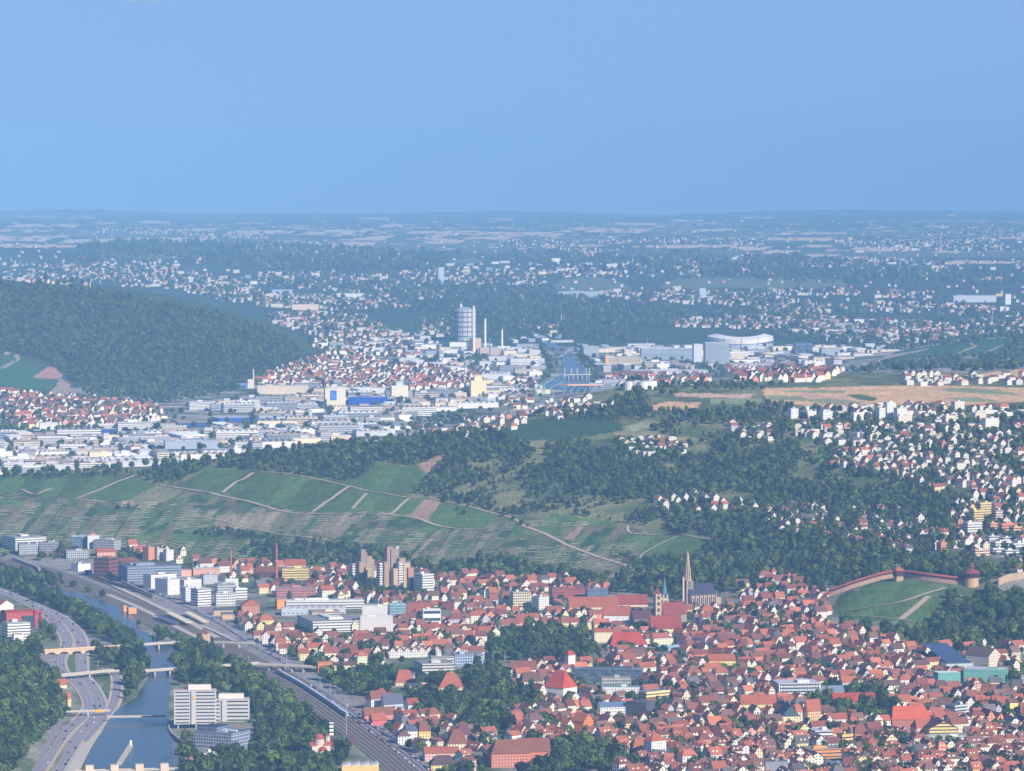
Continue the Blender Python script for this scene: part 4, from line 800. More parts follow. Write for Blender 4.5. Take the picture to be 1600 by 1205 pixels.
 ('school_building', 'long yellow house with straight red roof in the lower town', 'school', 1158, 1108, 3, 56, 8, 4, srgb(246, 222, 140), 'dots', dict(kind='gable', rise=9, rcol=RT)),
 ('house', 'cream sunlit palace with red roof amid the old town', HSE, 1108, 1043, 4, 42, 10, 8, srgb(246, 220, 150), 'dots', dict(kind='gable', rise=7, rcol=RT)),
 ('shopping_centre', 'white shopping block with red barrel roofs beside the expressway', 'store', 12, 1000, 12, 34, 26, 24, srgb(240, 234, 224), 'band', dict(roof=FL)),
 ('shopping_centre', 'red roofed upper hall of the shopping block by the expressway', 'store', 10, 976, 14, 46, 16, 20, srgb(190, 90, 84), 'plain', dict(kind='barrel', rise=4, rcol=srgb(170, 78, 66))),
 ('shopping_centre', 'rear hall with white gable and red roof at the left edge', 'store', 0, 956, 14, 20, 10, 30, WH, 'plain', dict(kind='gable', rise=6, rcol=RT)),
 ('annex', 'small white annex with a red sign strip below the shopping block', 'store', 22, 1004, 5, 14, 12, 20, WH, 'plain', dict(roof=srgb(160, 60, 70), plant=0)),
 ('house', 'small house with red roof in the trees above the expressway', HSE, 92, 1075, 4, 12, 5, 20, CR, 'plain', dict(kind='gable', rise=6, rcol=RT)),
 ('house', 'narrow yellow house at the wood edge beside the expressway', HSE, 106, 1104, 4, 5, 14, 40, YE, 'dots', dict(kind='gable', rise=5, rcol=RT)),
 ('boat_club', 'orange boathouse cube on the river bank left of the rail yard', HSE, 201, 960, 4, 12, 9, 20, srgb(244, 170, 100), 'plain', dict(roof=WH, plant=0)),
 ('boat_club', 'small orange hut left of the orange boathouse cube', HSE, 193, 957, 2, 5, 10, 20, srgb(244, 160, 90), 'plain', dict(roof=WH, plant=0)),
 ('house', 'white flat bungalow in the trees at the bottom right of the river', HSE, 318, 1186, 5, 20, 9, 20, WH, 'plain', dict(roof=LG)),
 ('house', 'long tan roofed shed left of the white flat bungalow', HSE, 296, 1192, 4, 24, 6, 10, srgb(214, 160, 130), 'plain', dict(roof=srgb(196, 140, 110), plant=0)),
 ('fire_station', 'dark flat building in front of the white stair tower in the park', 'hall', 510, 1166, 5, 36, 11, -14, srgb(120, 80, 76), 'plain', dict(roof=RG, plant=0)),
 ('factory_building', 'yellow hall with a white sawtooth roof at the bottom edge', FAC, 534, 1206, 3, 58, 9, 5, srgb(244, 200, 130), 'plain', dict(kind='shed')),
]
for t in BL: block(*t[:11], **t[11])
# --- white slab tower by the river, on stilts, with floor bands
def slab_tower(uc, vb, a, b, h, th, label, floors, stilt):
    o, t, L, D, Hh = frame(uc, vb, a, b, h, th, 15); e = empty('office_tower', o, t, label, 'office tower'); c = srgb(204, 199, 196); s0 = stilt
    add(e, 'wall', MW['plain'], c, lambda m: m.ring([(0, 0), (L, 0), (L, D), (0, D)], s0, Hh))
    r = add(e, 'roof', MF, None, lambda m: m.box(-.4, -.4, Hh, L + .4, D + .4, Hh + .7, c, srgb(180, 160, 150)))
    add(r, 'rooftop_plant', MF, srgb(240, 226, 210), lambda m: m.box(L * .34, D * .2, Hh + .7, L * .88, D * .8, Hh + 5.5))
    for i in range(floors):
        z0 = s0 + (Hh - s0) * (i + .3) / floors; z1 = s0 + (Hh - s0) * (i + .66) / floors
        add(e, 'window_band', M_GLASS, None, lambda m: (m.wall((L * .03, -.15), (L * .36, -.15), z0, z1), m.wall((L * .52, -.15), (L * .97, -.15), z0, z1)))
    add(e, 'stairwell', M_GLASS, None, lambda m: m.wall((L * .385, -.16), (L * .41, -.16), s0, Hh - 1))
    if stilt:
        for x in (.08, .5, .9): add(e, 'stilt', M_CONC, None, lambda m: m.beam((L * x, 2, -2), (L * x + 1.5, 2, s0), 1.2))
        add(e, 'emblem', MW['plain'], srgb(246, 190, 60), lambda m: m.box(L * .44, -.5, Hh - 9, L * .49, -.16, Hh - 6))
    return e
slab_tower(272, 1139, 6, 66, 60, 5, 'white slab office tower on stilts beside the river', 10, 5)
slab_tower(317, 1128, 2, 73, 35, 3, 'lower white slab office joined to the right of the tower by the river', 6, 0)
e, L, D, Hh = block('office_building', 'dark glass office with a finned facade and stepped roof before the white slab tower', OFFI, 362, 1172, 62, 26, 25, 62, srgb(168, 180, 204), 'grid', roof=srgb(92, 100, 116), plant=3)
add(e, 'upper_storey', MW['grid'], srgb(120, 130, 156), lambda m: m.box(L * .1, D * .45, Hh + .6, L * .9, D * .95, Hh + 5, WHITE, (.25, .28, .33), win=True)); add(e, 'skylight', MF, srgb(220, 220, 224), lambda m: m.box(L * .45, D * .1, Hh + .6, L * .55, D * .4, Hh + 2))
for i in range(4):
    z = Hh * (.2 + i * .22); add(e, 'cornice', M_STEEL, None, lambda m: m.box(-.3, -.3, z, L + .3, D + .3, z + .35))
# quay wall by the tower
qw = curve_pts([(262, 1128), (266, 1146), (276, 1156), (281, 1160)], 8, 0); add(empty('quay_wall', (0, 0, 0), 0, 'dark concrete quay wall under the slab tower beside the water', 'wall'), 'wall', M_CONC, None, lambda m: [m.beam(tuple(a + [0, 0, 1.5]), tuple(b + [0, 0, 1.5]), 1.2, 4) for a, b in zip(qw[:-1], qw[1:])])
# --- twin brown stepped towers
def step_tower(uc, vb, label, cols):
    P = at(uc, vb); k = mpp(P); e = empty('apartment_tower', (P[0], P[1], P[2] - 1), R(28), label, 'apartment tower'); claim(P[0] + 8, P[1] + 14, 26)
    for i, (x, y, w_, d_, h, c, st) in enumerate(cols):
        x, y, w_, d_ = x * 1.05, y, w_ * 1.25, d_ * 1.2
        b = add(e, 'tower_block', MW[st], c, lambda m: m.ring([(x, y), (x + w_, y), (x + w_, y + d_), (x, y + d_)], 0, h * k)); add(b, 'roof', MF, None, lambda m: m.box(x - .2, y - .2, h * k, x + w_ + .2, y + d_ + .2, h * k + .8, c, (.35, .3, .28)))
TB1, TB2, TB3 = srgb(172, 146, 122), srgb(154, 138, 126), srgb(196, 170, 140)
step_tower(566, 912, 'left and lower of two brown stepped apartment towers', [(-9, 12, 7, 8, 30, WH, 'band'), (-3, 3, 8, 9, 34, TB1, 'plain'), (2, 8, 8, 10, 48, TB2, 'plain'), (5, -1, 7, 9, 26, TB3, 'dots'), (10, 7, 7, 9, 42, TB1, 'plain'), (16, 10, 6, 9, 36, TB3, 'band'), (4, 12, 6, 6, 52, TB2, 'plain')])
step_tower(612, 920, 'right and taller of two brown stepped apartment towers', [(-12, 12, 6, 9, 40, WH, 'band'), (-7, 8, 7, 10, 42, TB1, 'plain'), (-1, 12, 8, 8, 64, srgb(188, 148, 120), 'dots'), (4, 10, 10, 11, 62, TB2, 'plain'), (12, 12, 4, 8, 65, WH, 'band'), (2, -2, 8, 9, 32, TB3, 'plain'), (9, -4, 5, 8, 42, WH, 'band'), (13, 3, 8, 10, 47, TB1, 'plain'), (19, 2, 8, 10, 40, TB3, 'plain'), (24, -2, 7, 12, 32, srgb(200, 146, 120), 'dots')])
# --- brick chimneys
def chimney(u, v, hpx, r, label, c):
    P = at(u, v); k = mpp(P); e = empty('brick_chimney', (P[0], P[1], P[2] - 1), 0, label, 'chimney'); claim(P[0], P[1], 8); H_ = hpx * k
    add(e, 'shaft', MW['plain'], c, lambda m: m.cyl(0, 0, 0, H_, r, r * .55, 12)); add(e, 'plinth', MW['plain'], c, lambda m: m.cyl(0, 0, 0, 4, r * 1.5, r * 1.4, 8))
    for z in (.35, .6, .85): add(e, 'iron_band', M_STEEL, None, lambda m: m.cyl(0, 0, H_ * z, H_ * z + .8, r * (1 - .45 * z) + .12, None, 12, cap=False))
chimney(361, 908, 52, 2.0, 'slender brick chimney behind the new apartment quarter, the shorter of two', srgb(196, 100, 78)); chimney(432, 917, 70, 2.3, 'tall brick chimney rising beside the gridded red factory', srgb(186, 100, 80))
# --- square bridge gate tower
o, t, L, D, Hh = frame(316, 1008, 7, 12, 18, 30); e = empty('gate_tower', o, t, 'square sandstone gate tower with pyramid roof beside the platforms', 'tower'); add(e, 'wall', MW['dots'], srgb(212, 170, 136), lambda m: m.ring([(0, 0), (L, 0), (L, D), (0, D)], 0, Hh))
add(e, 'roof', MR, srgb(128, 92, 84), lambda m: (m.cyl(L / 2, D / 2, Hh, Hh + 7, max(L, D) * .78, .8, 4),))
# --- neo-gothic church with openwork spire
P = at(1104, 948); t = R(33); e = empty('gothic_church', (P[0], P[1], P[2] - 1), t, 'gothic church with dark roof and tall openwork stone spire below the wood', 'church'); claim(P[0], P[1] + 10, 34); GS = srgb(176, 158, 140); k = mpp(P)
add(e, 'nave', MW['plain'], GS, lambda m: m.gable_walls(-26, 0, 16, 20, 0, 17, 31)); nr = add(e, 'roof', MR, srgb(66, 66, 84), lambda m: m.gable_roof(-26, 0, 15.6, 20, 17, 31, ov=.3))
for i in range(4): add(nr, 'dormer', MW['plain'], srgb(200, 190, 180), lambda m: m.box(-20 + i * 8.5, 2.2, 18.5, -18.6 + i * 8.5, 4, 20.5))
add(e, 'choir', MW['plain'], GS, lambda m: m.gable_walls(16, 4, 27, 16, 0, 13, 21)); add(e, 'choir_roof', MR, srgb(74, 76, 92), lambda m: m.gable_roof(16.4, 4, 27, 16, 13, 21, ov=.3, hip=.5))
for i in range(7):
    x = -25.4 + i * 6.6; bt = add(e, 'buttress', MW['plain'], srgb(206, 178, 148), lambda m: m.box(x, -2.2, 0, x + 1.3, .2, 15)); add(bt, 'pinnacle', MW['plain'], srgb(206, 178, 148), lambda m: m.cyl(x + .65, -1.4, 15, 20, .7, .02, 4))
    if i < 6: add(e, 'lancet_window', M_GLASS, None, lambda m: m.wall((x + 2.6, -.12), (x + 5, -.12), 4, 13.5))
add(e, 'gable_window', M_GLASS, None, lambda m: m.wall((16.1, 8.6), (16.1, 11.4), 22, 26))
tw = add(e, 'tower', MW['plain'], GS, lambda m: (m.obox(-24, 10, 8.5, 8.5, 0, 0, 38), [m.box(-24 + sx * 4.6 - .7, 10 + sy * 4.6 - .7, 0, -24 + sx * 4.6 + .7, 10 + sy * 4.6 + .7, 36) for sx in (-1, 1) for sy in (-1, 1)]))
for i in range(3): add(tw, 'belfry_window', M_GLASS, None, lambda m: (m.wall((-26.3 + i * 1.9, 5.6), (-25.3 + i * 1.9, 5.6), 26, 36), m.wall((-28.4, 12.3 - i * 1.9), (-28.4, 11.3 - i * 1.9), 26, 36)))
def spire(m):
    for i in range(8):
        a = 2 * pi * i / 8 + .39; b = 2 * pi * (i + 1) / 8 + .39; r0, r1 = 4.3, 3.3
        m.beam((-24 + cos(a) * r0, 10 + sin(a) * r0, 38), (-24 + cos(a) * r1, 10 + sin(a) * r1, 50), .9); m.beam((-24 + cos(a) * r1, 10 + sin(a) * r1, 50), (-24, 10, 75), .85)
        for z in (50, 53.5, 57, 60.5, 64, 67.5):
            r = r1 * (75 - z) / 25; m.beam((-24 + cos(a) * r, 10 + sin(a) * r, z), (-24 + cos(b) * r, 10 + sin(b) * r, z), .5)
    m.cyl(-24, 10, 38, 72, 2.2, .3, 8); m.cyl(-24, 10, 73, 78, .35, .1, 6)
add(e, 'spire', MW['plain'], srgb(210, 180, 150), spire); st_ = add(e, 'stair_turret', MW['plain'], srgb(220, 200, 176), lambda m: (m.cyl(-31, 10, 0, 37, 1.5, 1.3, 8), m.cyl(-31, 10, 37, 44, 1.7, .1, 8)))
# --- twin towered parish church
P = at(1029, 974); t = R(24); e = empty('parish_church', (P[0], P[1], P[2] - 1), t, 'old parish church with two tall towers, one green spired, amid red roofs', 'church'); claim(P[0] + 8, P[1] + 14, 28); claim(P[0] - 24, P[1] + 8, 18); SS = srgb(200, 176, 144)
for nm, x, y, r_, h_, c_, sh in (('tower', -4, 0, 8, 39, srgb(150, 76, 66), 9), ('tower', 13, 14, 8, 36, srgb(96, 132, 140), 24)):
    w_ = add(e, nm, MW['plain'], SS, lambda m: m.box(x, y, 0, x + r_, y + r_, h_)); add(w_, 'spire', MR, c_, lambda m: m.cyl(x + r_ / 2, y + r_ / 2, h_, h_ + sh, r_ * (.72 if sh < 10 else .5), .05, 4 if sh < 10 else 8))
    for z in (8, 16, 24, 32): add(w_, 'belfry_window', M_GLASS, None, lambda m: (m.wall((x + 2.2, y - .12), (x + r_ - 2.2, y - .12), z, z + 4.5), m.wall((x - .12, y + r_ - 2.2), (x - .12, y + 2.2), z, z + 4.5)))
add(e, 'connecting_bridge', MW['plain'], SS, lambda m: m.beam((2, 8, 31), (15, 17, 31), 1.5, 3)); add(e, 'nave', MW['dots'], srgb(170, 156, 140), lambda m: m.gable_walls(6, -2, 40, 16, 0, 12, 27)); add(e, 'nave_roof', MR, srgb(140, 70, 64), lambda m: m.gable_roof(6, -2, 40, 16, 12, 27))
add(e, 'west_wing', MW['dots'], srgb(130, 124, 130), lambda m: m.gable_walls(-34, 3, -4.5, 17, 0, 8, 18)); add(e, 'west_roof', MR, srgb(92, 62, 70), lambda m: m.gable_roof(-34, 3, -4.5, 17, 8, 18))
# --- church with small slate spire right
P = at(1190, 1040); e = empty('small_church', (P[0], P[1], P[2] - 1), R(20), 'small church with thin needle spire at the right of the old town', 'church'); claim(P[0], P[1] + 6, 16)
add(e, 'nave', MW['dots'], srgb(190, 170, 150), lambda m: m.gable_walls(-12, 0, 12, 12, 0, 9, 18)); add(e, 'roof', MR, RD, lambda m: m.gable_roof(-12, 0, 12, 12, 9, 18)); add(e, 'spire', MR, srgb(90, 100, 116), lambda m: (m.box(-9, 4, 16, -6, 7, 22), m.cyl(-7.5, 5.5, 22, 36, 1.8, .05, 6)))
# --- small chapel tower on the slope
P = at(1031, 918); e = empty('lookout_tower', (P[0], P[1], P[2]), R(20), 'tiny cream tower with red pointed roof on the slope above the twin towers', 'tower'); claim(P[0], P[1], 6)
add(e, 'wall', MW['plain'], srgb(240, 210, 150), lambda m: m.box(-2.2, -2.2, -1, 2.2, 2.2, 7)); add(e, 'roof', MR, RT, lambda m: m.cyl(0, 0, 7, 12, 3.2, .05, 4))
# --- byzantine style church, white with red domes
P = at(502, 1182); e = empty('domed_church', (P[0], P[1], P[2]), R(12), 'white church with red domes and small bell tower at the bottom beside the tracks', 'church'); e.scale = (.85, .85, .85); claim(P[0] + 4, P[1] + 6, 20); CW = srgb(226, 210, 190); CD = srgb(176, 84, 78)
add(e, 'nave', MW['plain'], CW, lambda m: m.box(-11, 0, 0, 11, 18, 12)); add(e, 'aisle_roof', MR, CD, lambda m: (m.gable_roof(-13, 4, 13, 14, 12, 16)))
def dome(m, x, y, z, r):
    for j in range(4):
        a0, a1 = pi / 2 * j / 4, pi / 2 * (j + 1) / 4; m.cyl(x, y, z + r * sin(a0), z + r * sin(a1), r * cos(a0), max(.01, r * cos(a1)), 12, cap=False)
dr = add(e, 'drum', MW['dots'], CW, lambda m: m.cyl(-1, 9, 12, 20, 6, None, 12, win=True)); add(dr, 'dome', MR, CD, lambda m: dome(m, -1, 9, 20, 6.3)); ap = add(e, 'apse', MW['plain'], CW, lambda m: m.cyl(2, -1, 0, 7, 5, None, 12)); add(ap, 'dome', MR, CD, lambda m: dome(m, 2, -1, 7, 5.2))
bt = add(e, 'bell_tower', MW['dots'], CW, lambda m: m.box(8, 12, 0, 13, 17, 22, win=True)); add(bt, 'dome', MR, CD, lambda m: dome(m, 10.5, 14.5, 22, 3))
# --- stair tower
block('stair_tower', 'slim white training tower beside the dark flat building in the park', 'tower', 515, 1154, 3, 6, 24, 30, WH, 'plain', roof=WH, plant=0, floors=4)
# --- sign tower
e, L, D, Hh = block('office_tower', 'white office tower with a red rooftop sign below the vineyards', 'office tower', 137, 858, 3, 18, 21, 10, srgb(222, 220, 222), 'plain', roof=FL, plant=0)
add(e, 'sign', MW['plain'], srgb(206, 50, 60), lambda m: m.box(L * .25, 0, Hh + .6, L * .75, .8, Hh + 3)); add(e, 'sign_lettering', MW['plain'], WHITE, lambda m: [m.box(L * (.3 + .1 * i), -.2, Hh + 1.1, L * (.36 + .1 * i), 0, Hh + 2.5) for i in range(4)])
# red portal of the shopping block
P = at(56, 982); e = empty('red_portal', (P[0], P[1], P[2]), R(24), 'bright red frame portal on the right end of the shopping block', 'portal'); claim(P[0], P[1], 8)
RP = srgb(206, 44, 66); add(e, 'frame', MW['plain'], RP, lambda m: (m.box(-1.5, 0, 0, 0, 6, 22), m.box(6.5, 0, 0, 8, 6, 22), m.box(-1.5, 0, 20, 8, 6, 22))); add(e, 'glass_wall', M_GLASS, None, lambda m: m.box(-16, 1, 2, -2, 8, 16))
# roof lantern of theatre, solar roof of the school, steel frames
o, t, L, D, Hh = frame(888, 1062, 4, 11, 6, 30, 8); e = empty('roof_lantern', (o.x, o.y, o.z + 26), t, 'small white lantern with red cap on top of the theatre roof', 'lantern'); add(e, 'wall', MW['dots'], WH, lambda m: m.box(0, 0, -8, L, D, 3)); add(e, 'cap', MR, srgb(190, 84, 60), lambda m: m.gable_roof(0, 0, L, D, 3, 7, hip=.6))
P = at(1478, 1050); e = empty('solar_hall', (P[0], P[1], P[2]), R(10), 'hall with two tilted blue solar roofs above the turquoise school', 'hall'); claim(P[0] + 16, P[1] + 14, 26)
k = mpp(P); add(e, 'wall', MW['plain'], LG, lambda m: m.box(0, 0, 0, 44 * k, 60, 10))
for y0, z0, y1, z1, s in ((0, 10.5, 36, 14.5, 1), (37, 14.5, 90, 24, .9)): add(e, 'solar_roof', MF, srgb(70, 92, 124), lambda m: (m.face([(s, y0, z0), (42 * k, y0, z0), (34 * k if y0 else 38 * k, y1, z1), (-4 if y0 else -1, y1, z1)]), m.box(0, y0, z0 - 1.2, 42 * k, y0 + .8, z0 + .2, WH)))
# --- row of white gabled houses
for i in range(7):
    P = at(614 + i * 11.5, 1029 - i * .4); e = empty('gabled_row_house', (P[0], P[1], P[2] - 1), R(96 - 90 + 84), 'white gabled row house, %s from the left in the row before the beige office' % ('first', 'second', 'third', 'fourth', 'fifth', 'sixth', 'seventh')[i], HSE, 'row of white gabled houses'); claim(P[0], P[1] + 8, 9)
    add(e, 'wall', MW['dots'], WH, lambda m: m.gable_walls(0, -4.6, 16, 4.6, 0, 9, 14)); add(e, 'roof', MR, srgb(150, 74, 64), lambda m: m.gable_roof(0, -4.6, 16, 4.6, 9, 14))
# --- castle: walls with covered walk, square guard house, round keep
def castle_wall(pts, hh, roof=True, label='', c=srgb(190, 152, 126)):
    C_ = curve_pts(pts, 8, 0); o = C_[0]; e = empty('castle_wall', (o[0], o[1], o[2]), 0, label, 'wall'); Q = C_ - o
    for p in C_[::3]: claim(p[0], p[1], 6)
    add(e, 'wall', MW['plain'], c, lambda m: [m.beam(tuple(a + [0, 0, hh / 2 - 1]), tuple(b + [0, 0, hh / 2 - 1]), 1.8, hh + 2) for a, b in zip(Q[:-1], Q[1:])])
    if roof:
        add(e, 'walkway', MW['plain'], srgb(74, 44, 50), lambda m: [m.beam(tuple(a + [0, -.4, hh + 1]), tuple(b + [0, -.4, hh + 1]), 2.6, 2.0) for a, b in zip(Q[:-1], Q[1:])])
        def rf(m):
            for a, b in zip(Q[:-1], Q[1:]):
                z0, z1 = hh + 1.9, hh + 4.3
                m.face([(a[0], a[1] - 2.2, a[2] + z0), (b[0], b[1] - 2.2, b[2] + z0), (b[0], b[1], b[2] + z1), (a[0], a[1], a[2] + z1)]); m.face([(b[0], b[1] + 2.2, b[2] + z0), (a[0], a[1] + 2.2, a[2] + z0), (a[0], a[1], a[2] + z1), (b[0], b[1], b[2] + z1)])
        add(e, 'roof', MR, srgb(168, 88, 78), rf)
castle_wall([(1296, 932), (1320, 924), (1350, 914), (1378, 906), (1398, 902)], 6, True, 'rising castle wall with long red covered walk left of the guard house')
castle_wall([(1412, 903), (1440, 906), (1470, 910), (1506, 914)], 6, True, 'castle wall with long red covered walk between guard house and keep')
castle_wall([(1560, 915), (1575, 908), (1590, 906), (1610, 900)], 9, False, 'bare ochre ruined castle wall at the right edge', srgb(190, 166, 136)); castle_wall([(1265, 945), (1282, 938), (1296, 932)], 4, True, 'low lower end of the castle stair wall near the town')
o, t, L, D, Hh = frame(1401, 909, 5, 11, 17, 25, 9); e = empty('guard_house', o, t, 'square timber guard house with red roof on the castle wall corner', 'tower'); add(e, 'wall', MW['plain'], srgb(190, 152, 126), lambda m: m.ring([(0, 0), (L, 0), (L, D), (0, D)], 0, Hh * .5)); add(e, 'timber_storey', MW['plain'], srgb(84, 48, 58), lambda m: m.box(-.6, -.6, Hh * .5, L + .6, D + .6, Hh))
gr = add(e, 'roof', MR, RT, lambda m: m.gable_roof(-1, -1, L + 1, D + 1, Hh, Hh + 4.5, hip=.7)); add(gr, 'flag_pole', M_STEEL, None, lambda m: [m.beam((L * f, D / 2, Hh + 3), (L * f, D / 2, Hh + 10), .4) for f in (.25, .75)])
P = at(1518, 915); e = empty('castle_keep', (P[0], P[1], P[2] - 2), 0, 'round stone keep with wide dark red conical roof on the castle hill', 'tower'); claim(P[0], P[1], 13); add(e, 'wall', MW['plain'], srgb(206, 166, 126), lambda m: m.cyl(0, 0, 0, 15, 9.5, 9, 20)); add(e, 'timber_storey', MW['plain'], srgb(76, 44, 52), lambda m: m.cyl(0, 0, 13, 18.5, 10.4, None, 20))
kr = add(e, 'roof', MR, srgb(140, 72, 70), lambda m: m.cyl(0, 0, 18.3, 24, 11.8, 3.6, 20)); add(kr, 'lantern', MR, srgb(140, 72, 70), lambda m: (m.cyl(0, 0, 23.6, 26, 3.0, None, 8), m.cyl(0, 0, 26, 33, 4.2, .1, 8)))
o, t, L, D, Hh = frame(1590, 902, 4, 8, 12, 30, 8); e = empty('castle_house', o, t, 'small white castle house with red roof behind the ruined wall', HSE); add(e, 'wall', MW['dots'], WH, lambda m: m.ring([(0, 0), (L, 0), (L, D), (0, D)], 0, Hh)); add(e, 'roof', MR, RD, lambda m: m.cyl(L / 2, D / 2, Hh, Hh + 6, max(L, D) * .8, .1, 4))
# --- railway: trains, canopies
def train(pts, label, c, n):
    C_ = curve_pts(pts, 3, 1.0); seg = np.linalg.norm(np.diff(C_, axis=0), axis=1).sum(); o = C_[0]; e = empty('train', tuple(o), 0, label, 'train'); idx = np.linspace(0, len(C_) - 1, n + 1).astype(int)
    for i in range(n):
        a, b = C_[idx[i]] - o, C_[idx[i + 1]] - o; b = a + (b - a) * .97; w_ = add(e, 'wagon', MW['plain'], c if i % 3 else tuple(q * .8 for q in c), lambda m: m.beam(tuple(a + [0, 0, 2.2]), tuple(b + [0, 0, 2.2]), 3, 3.4)); add(w_, 'window_band', M_GLASS, None, lambda m: m.beam(tuple(a + [0, 0, 2.8]), tuple(b + [0, 0, 2.8]), 3.1, .9))
train([(434, 1052), (470, 1072), (510, 1098), (543, 1121)], 'long pale blue and white passenger train running beside the park', srgb(206, 212, 226), 9)
train([(140, 902), (180, 916), (216, 926)], 'dark purple brown train standing left in the rail yard', srgb(92, 60, 76), 7); train([(190, 912), (240, 935)][:2] + [], 'light grey train at the right end of the rail yard below the glass office', srgb(150, 150, 160), 4)
train([(20, 875), (55, 888), (62, 896)], 'light grey freight train at the far left of the rail yard', srgb(190, 188, 190), 5); train([(66, 892), (92, 904)], 'rusty red freight train behind the light grey one at the far left', srgb(140, 90, 90), 4)
for a, b, lb, c in (((264, 963), (296, 979), 'long cream platform canopy, left of two', srgb(244, 226, 190)), ((292, 962), (322, 978), 'long cream platform canopy, right of two beside the gate tower', srgb(244, 226, 190)), ((246, 967), (276, 979), 'dark blue platform canopy left of the cream ones', srgb(90, 100, 130))):
    A, B = at(*a), at(*b); e = empty('platform_canopy', tuple(A), 0, lb, 'canopy'); d = B - A; add(e, 'roof', MF, c, lambda m: m.beam((0, 0, 5), (d[0], d[1], d[2] + 5), 9, .5))
    for f in (.1, .35, .6, .85): add(e, 'post', M_STEEL, None, lambda m: m.beam((d[0] * f, d[1] * f, -1), (d[0] * f, d[1] * f, 5), .4))
# station lamps and masts
MASTS = []
for i, (u, v, h) in enumerate([(383, 998, 12), (397, 1010, 12), (405, 1016, 12), (340, 1040, 12), (375, 1040, 14), (388, 1042, 12), (207, 1045, 13), (153, 1048, 12), (541, 1150, 22), (541, 1122, 16), (440, 1040, 12), (448, 1040, 12), (770, 1034, 12), (789, 1034, 14), (812, 1034, 10), (500, 1078, 14), (516, 1084, 12), (410, 1000, 14)]):
    P = at(u, v); k = mpp(P); e = empty('mast', tuple(P), 0, 'slim pale mast standing about %d px from the left and %d px down' % (u, v), 'mast', 'masts and lamp posts along the tracks and streets'); MASTS.append((e, u, v))
    add(e, 'pole', M_STEEL, None, lambda m: m.cyl(0, 0, -1, h, .45, .3, 6)); add(e, 'arm', M_STEEL, None, lambda m: m.beam((0, 0, h - .5), (3, 0, h - .2), .3))
# --- cars
def car_proto():
    b = MB(); b.box(-2.2, -.9, .35, 2.2, .9, 1.0); g = MB(); g.box(-1.2, -.8, 1.0, 1.3, .8, 1.55, (.1, .12, .15), WHITE); w = MB()
    for x in (-1.4, 1.4):
        for y in (-.92, .92): w.cyl(x, y - .1, .0, .6, .33, None, 6, (.02, .02, .02))
    return b.mesh('body', MW['plain']), g.mesh('cabin', MW['plain']), w.mesh('wheels', MW['plain'])
CARM = car_proto(); CC = [('white', srgb(240, 240, 240)), ('white', srgb(240, 240, 240)), ('black', srgb(30, 30, 36)), ('silver', srgb(180, 184, 190)), ('dark blue', srgb(40, 50, 90)), ('red', srgb(190, 40, 40)), ('grey', srgb(110, 112, 118))]
def put_cars(C_, n, offs, where, seed, grp):
    q = random.Random(seed); T_ = np.gradient(C_, axis=0)
    for i in range(n):
        k = int((i + q.uniform(.1, .9)) / n * (len(C_) - 2)); p = C_[k]; t = T_[k] / np.linalg.norm(T_[k][:2]); off = q.choice(offs); cn, cc = q.choice(CC)
        e = empty('car', (p[0] - t[1] * off, p[1] + t[0] * off, p[2] + .1), math.atan2(t[1], t[0]), '%s car %s, %s from the bottom edge' % (cn, where, ordn(i + 1).replace('nearest', 'first')), 'car', grp)
        for nm, me in zip(('body', 'cabin', 'wheels'), CARM):
            o = bpy.data.objects.new(nm, me); COL.objects.link(o); o.parent = e; o.color = (*cc, 1) if nm != 'wheels' else (1, 1, 1, 1)
put_cars(WA, 44, (-4.6, 0, 4.6), 'on the left expressway carriageway', 3, 'cars on the expressway'); put_cars(WB, 40, (-4.6, 0, 4.6), 'on the right expressway carriageway', 4, 'cars on the expressway')
put_cars(SR[::-1].copy(), 60, (-5.4, 5.4, 5.4), 'parked by the railway street', 5, 'cars parked beside the railway'); put_cars(ST[::-1].copy(), 40, (-4, 4), 'on the station street', 6, 'cars on the station street')
RECT.append((1074, 1134, 948))
RECT.append((989, 1089, 974))
RECT.append((488, 520, 1182))
RECT.append((308, 326, 1008))
RECT.append((552, 586, 912))
RECT.append((592, 636, 920))
RECT.append((608, 690, 1030)); RECT.append((1478, 1560, 1050)); RECT.append((1400, 1520, 912)); RECT.append((1296, 1400, 930))
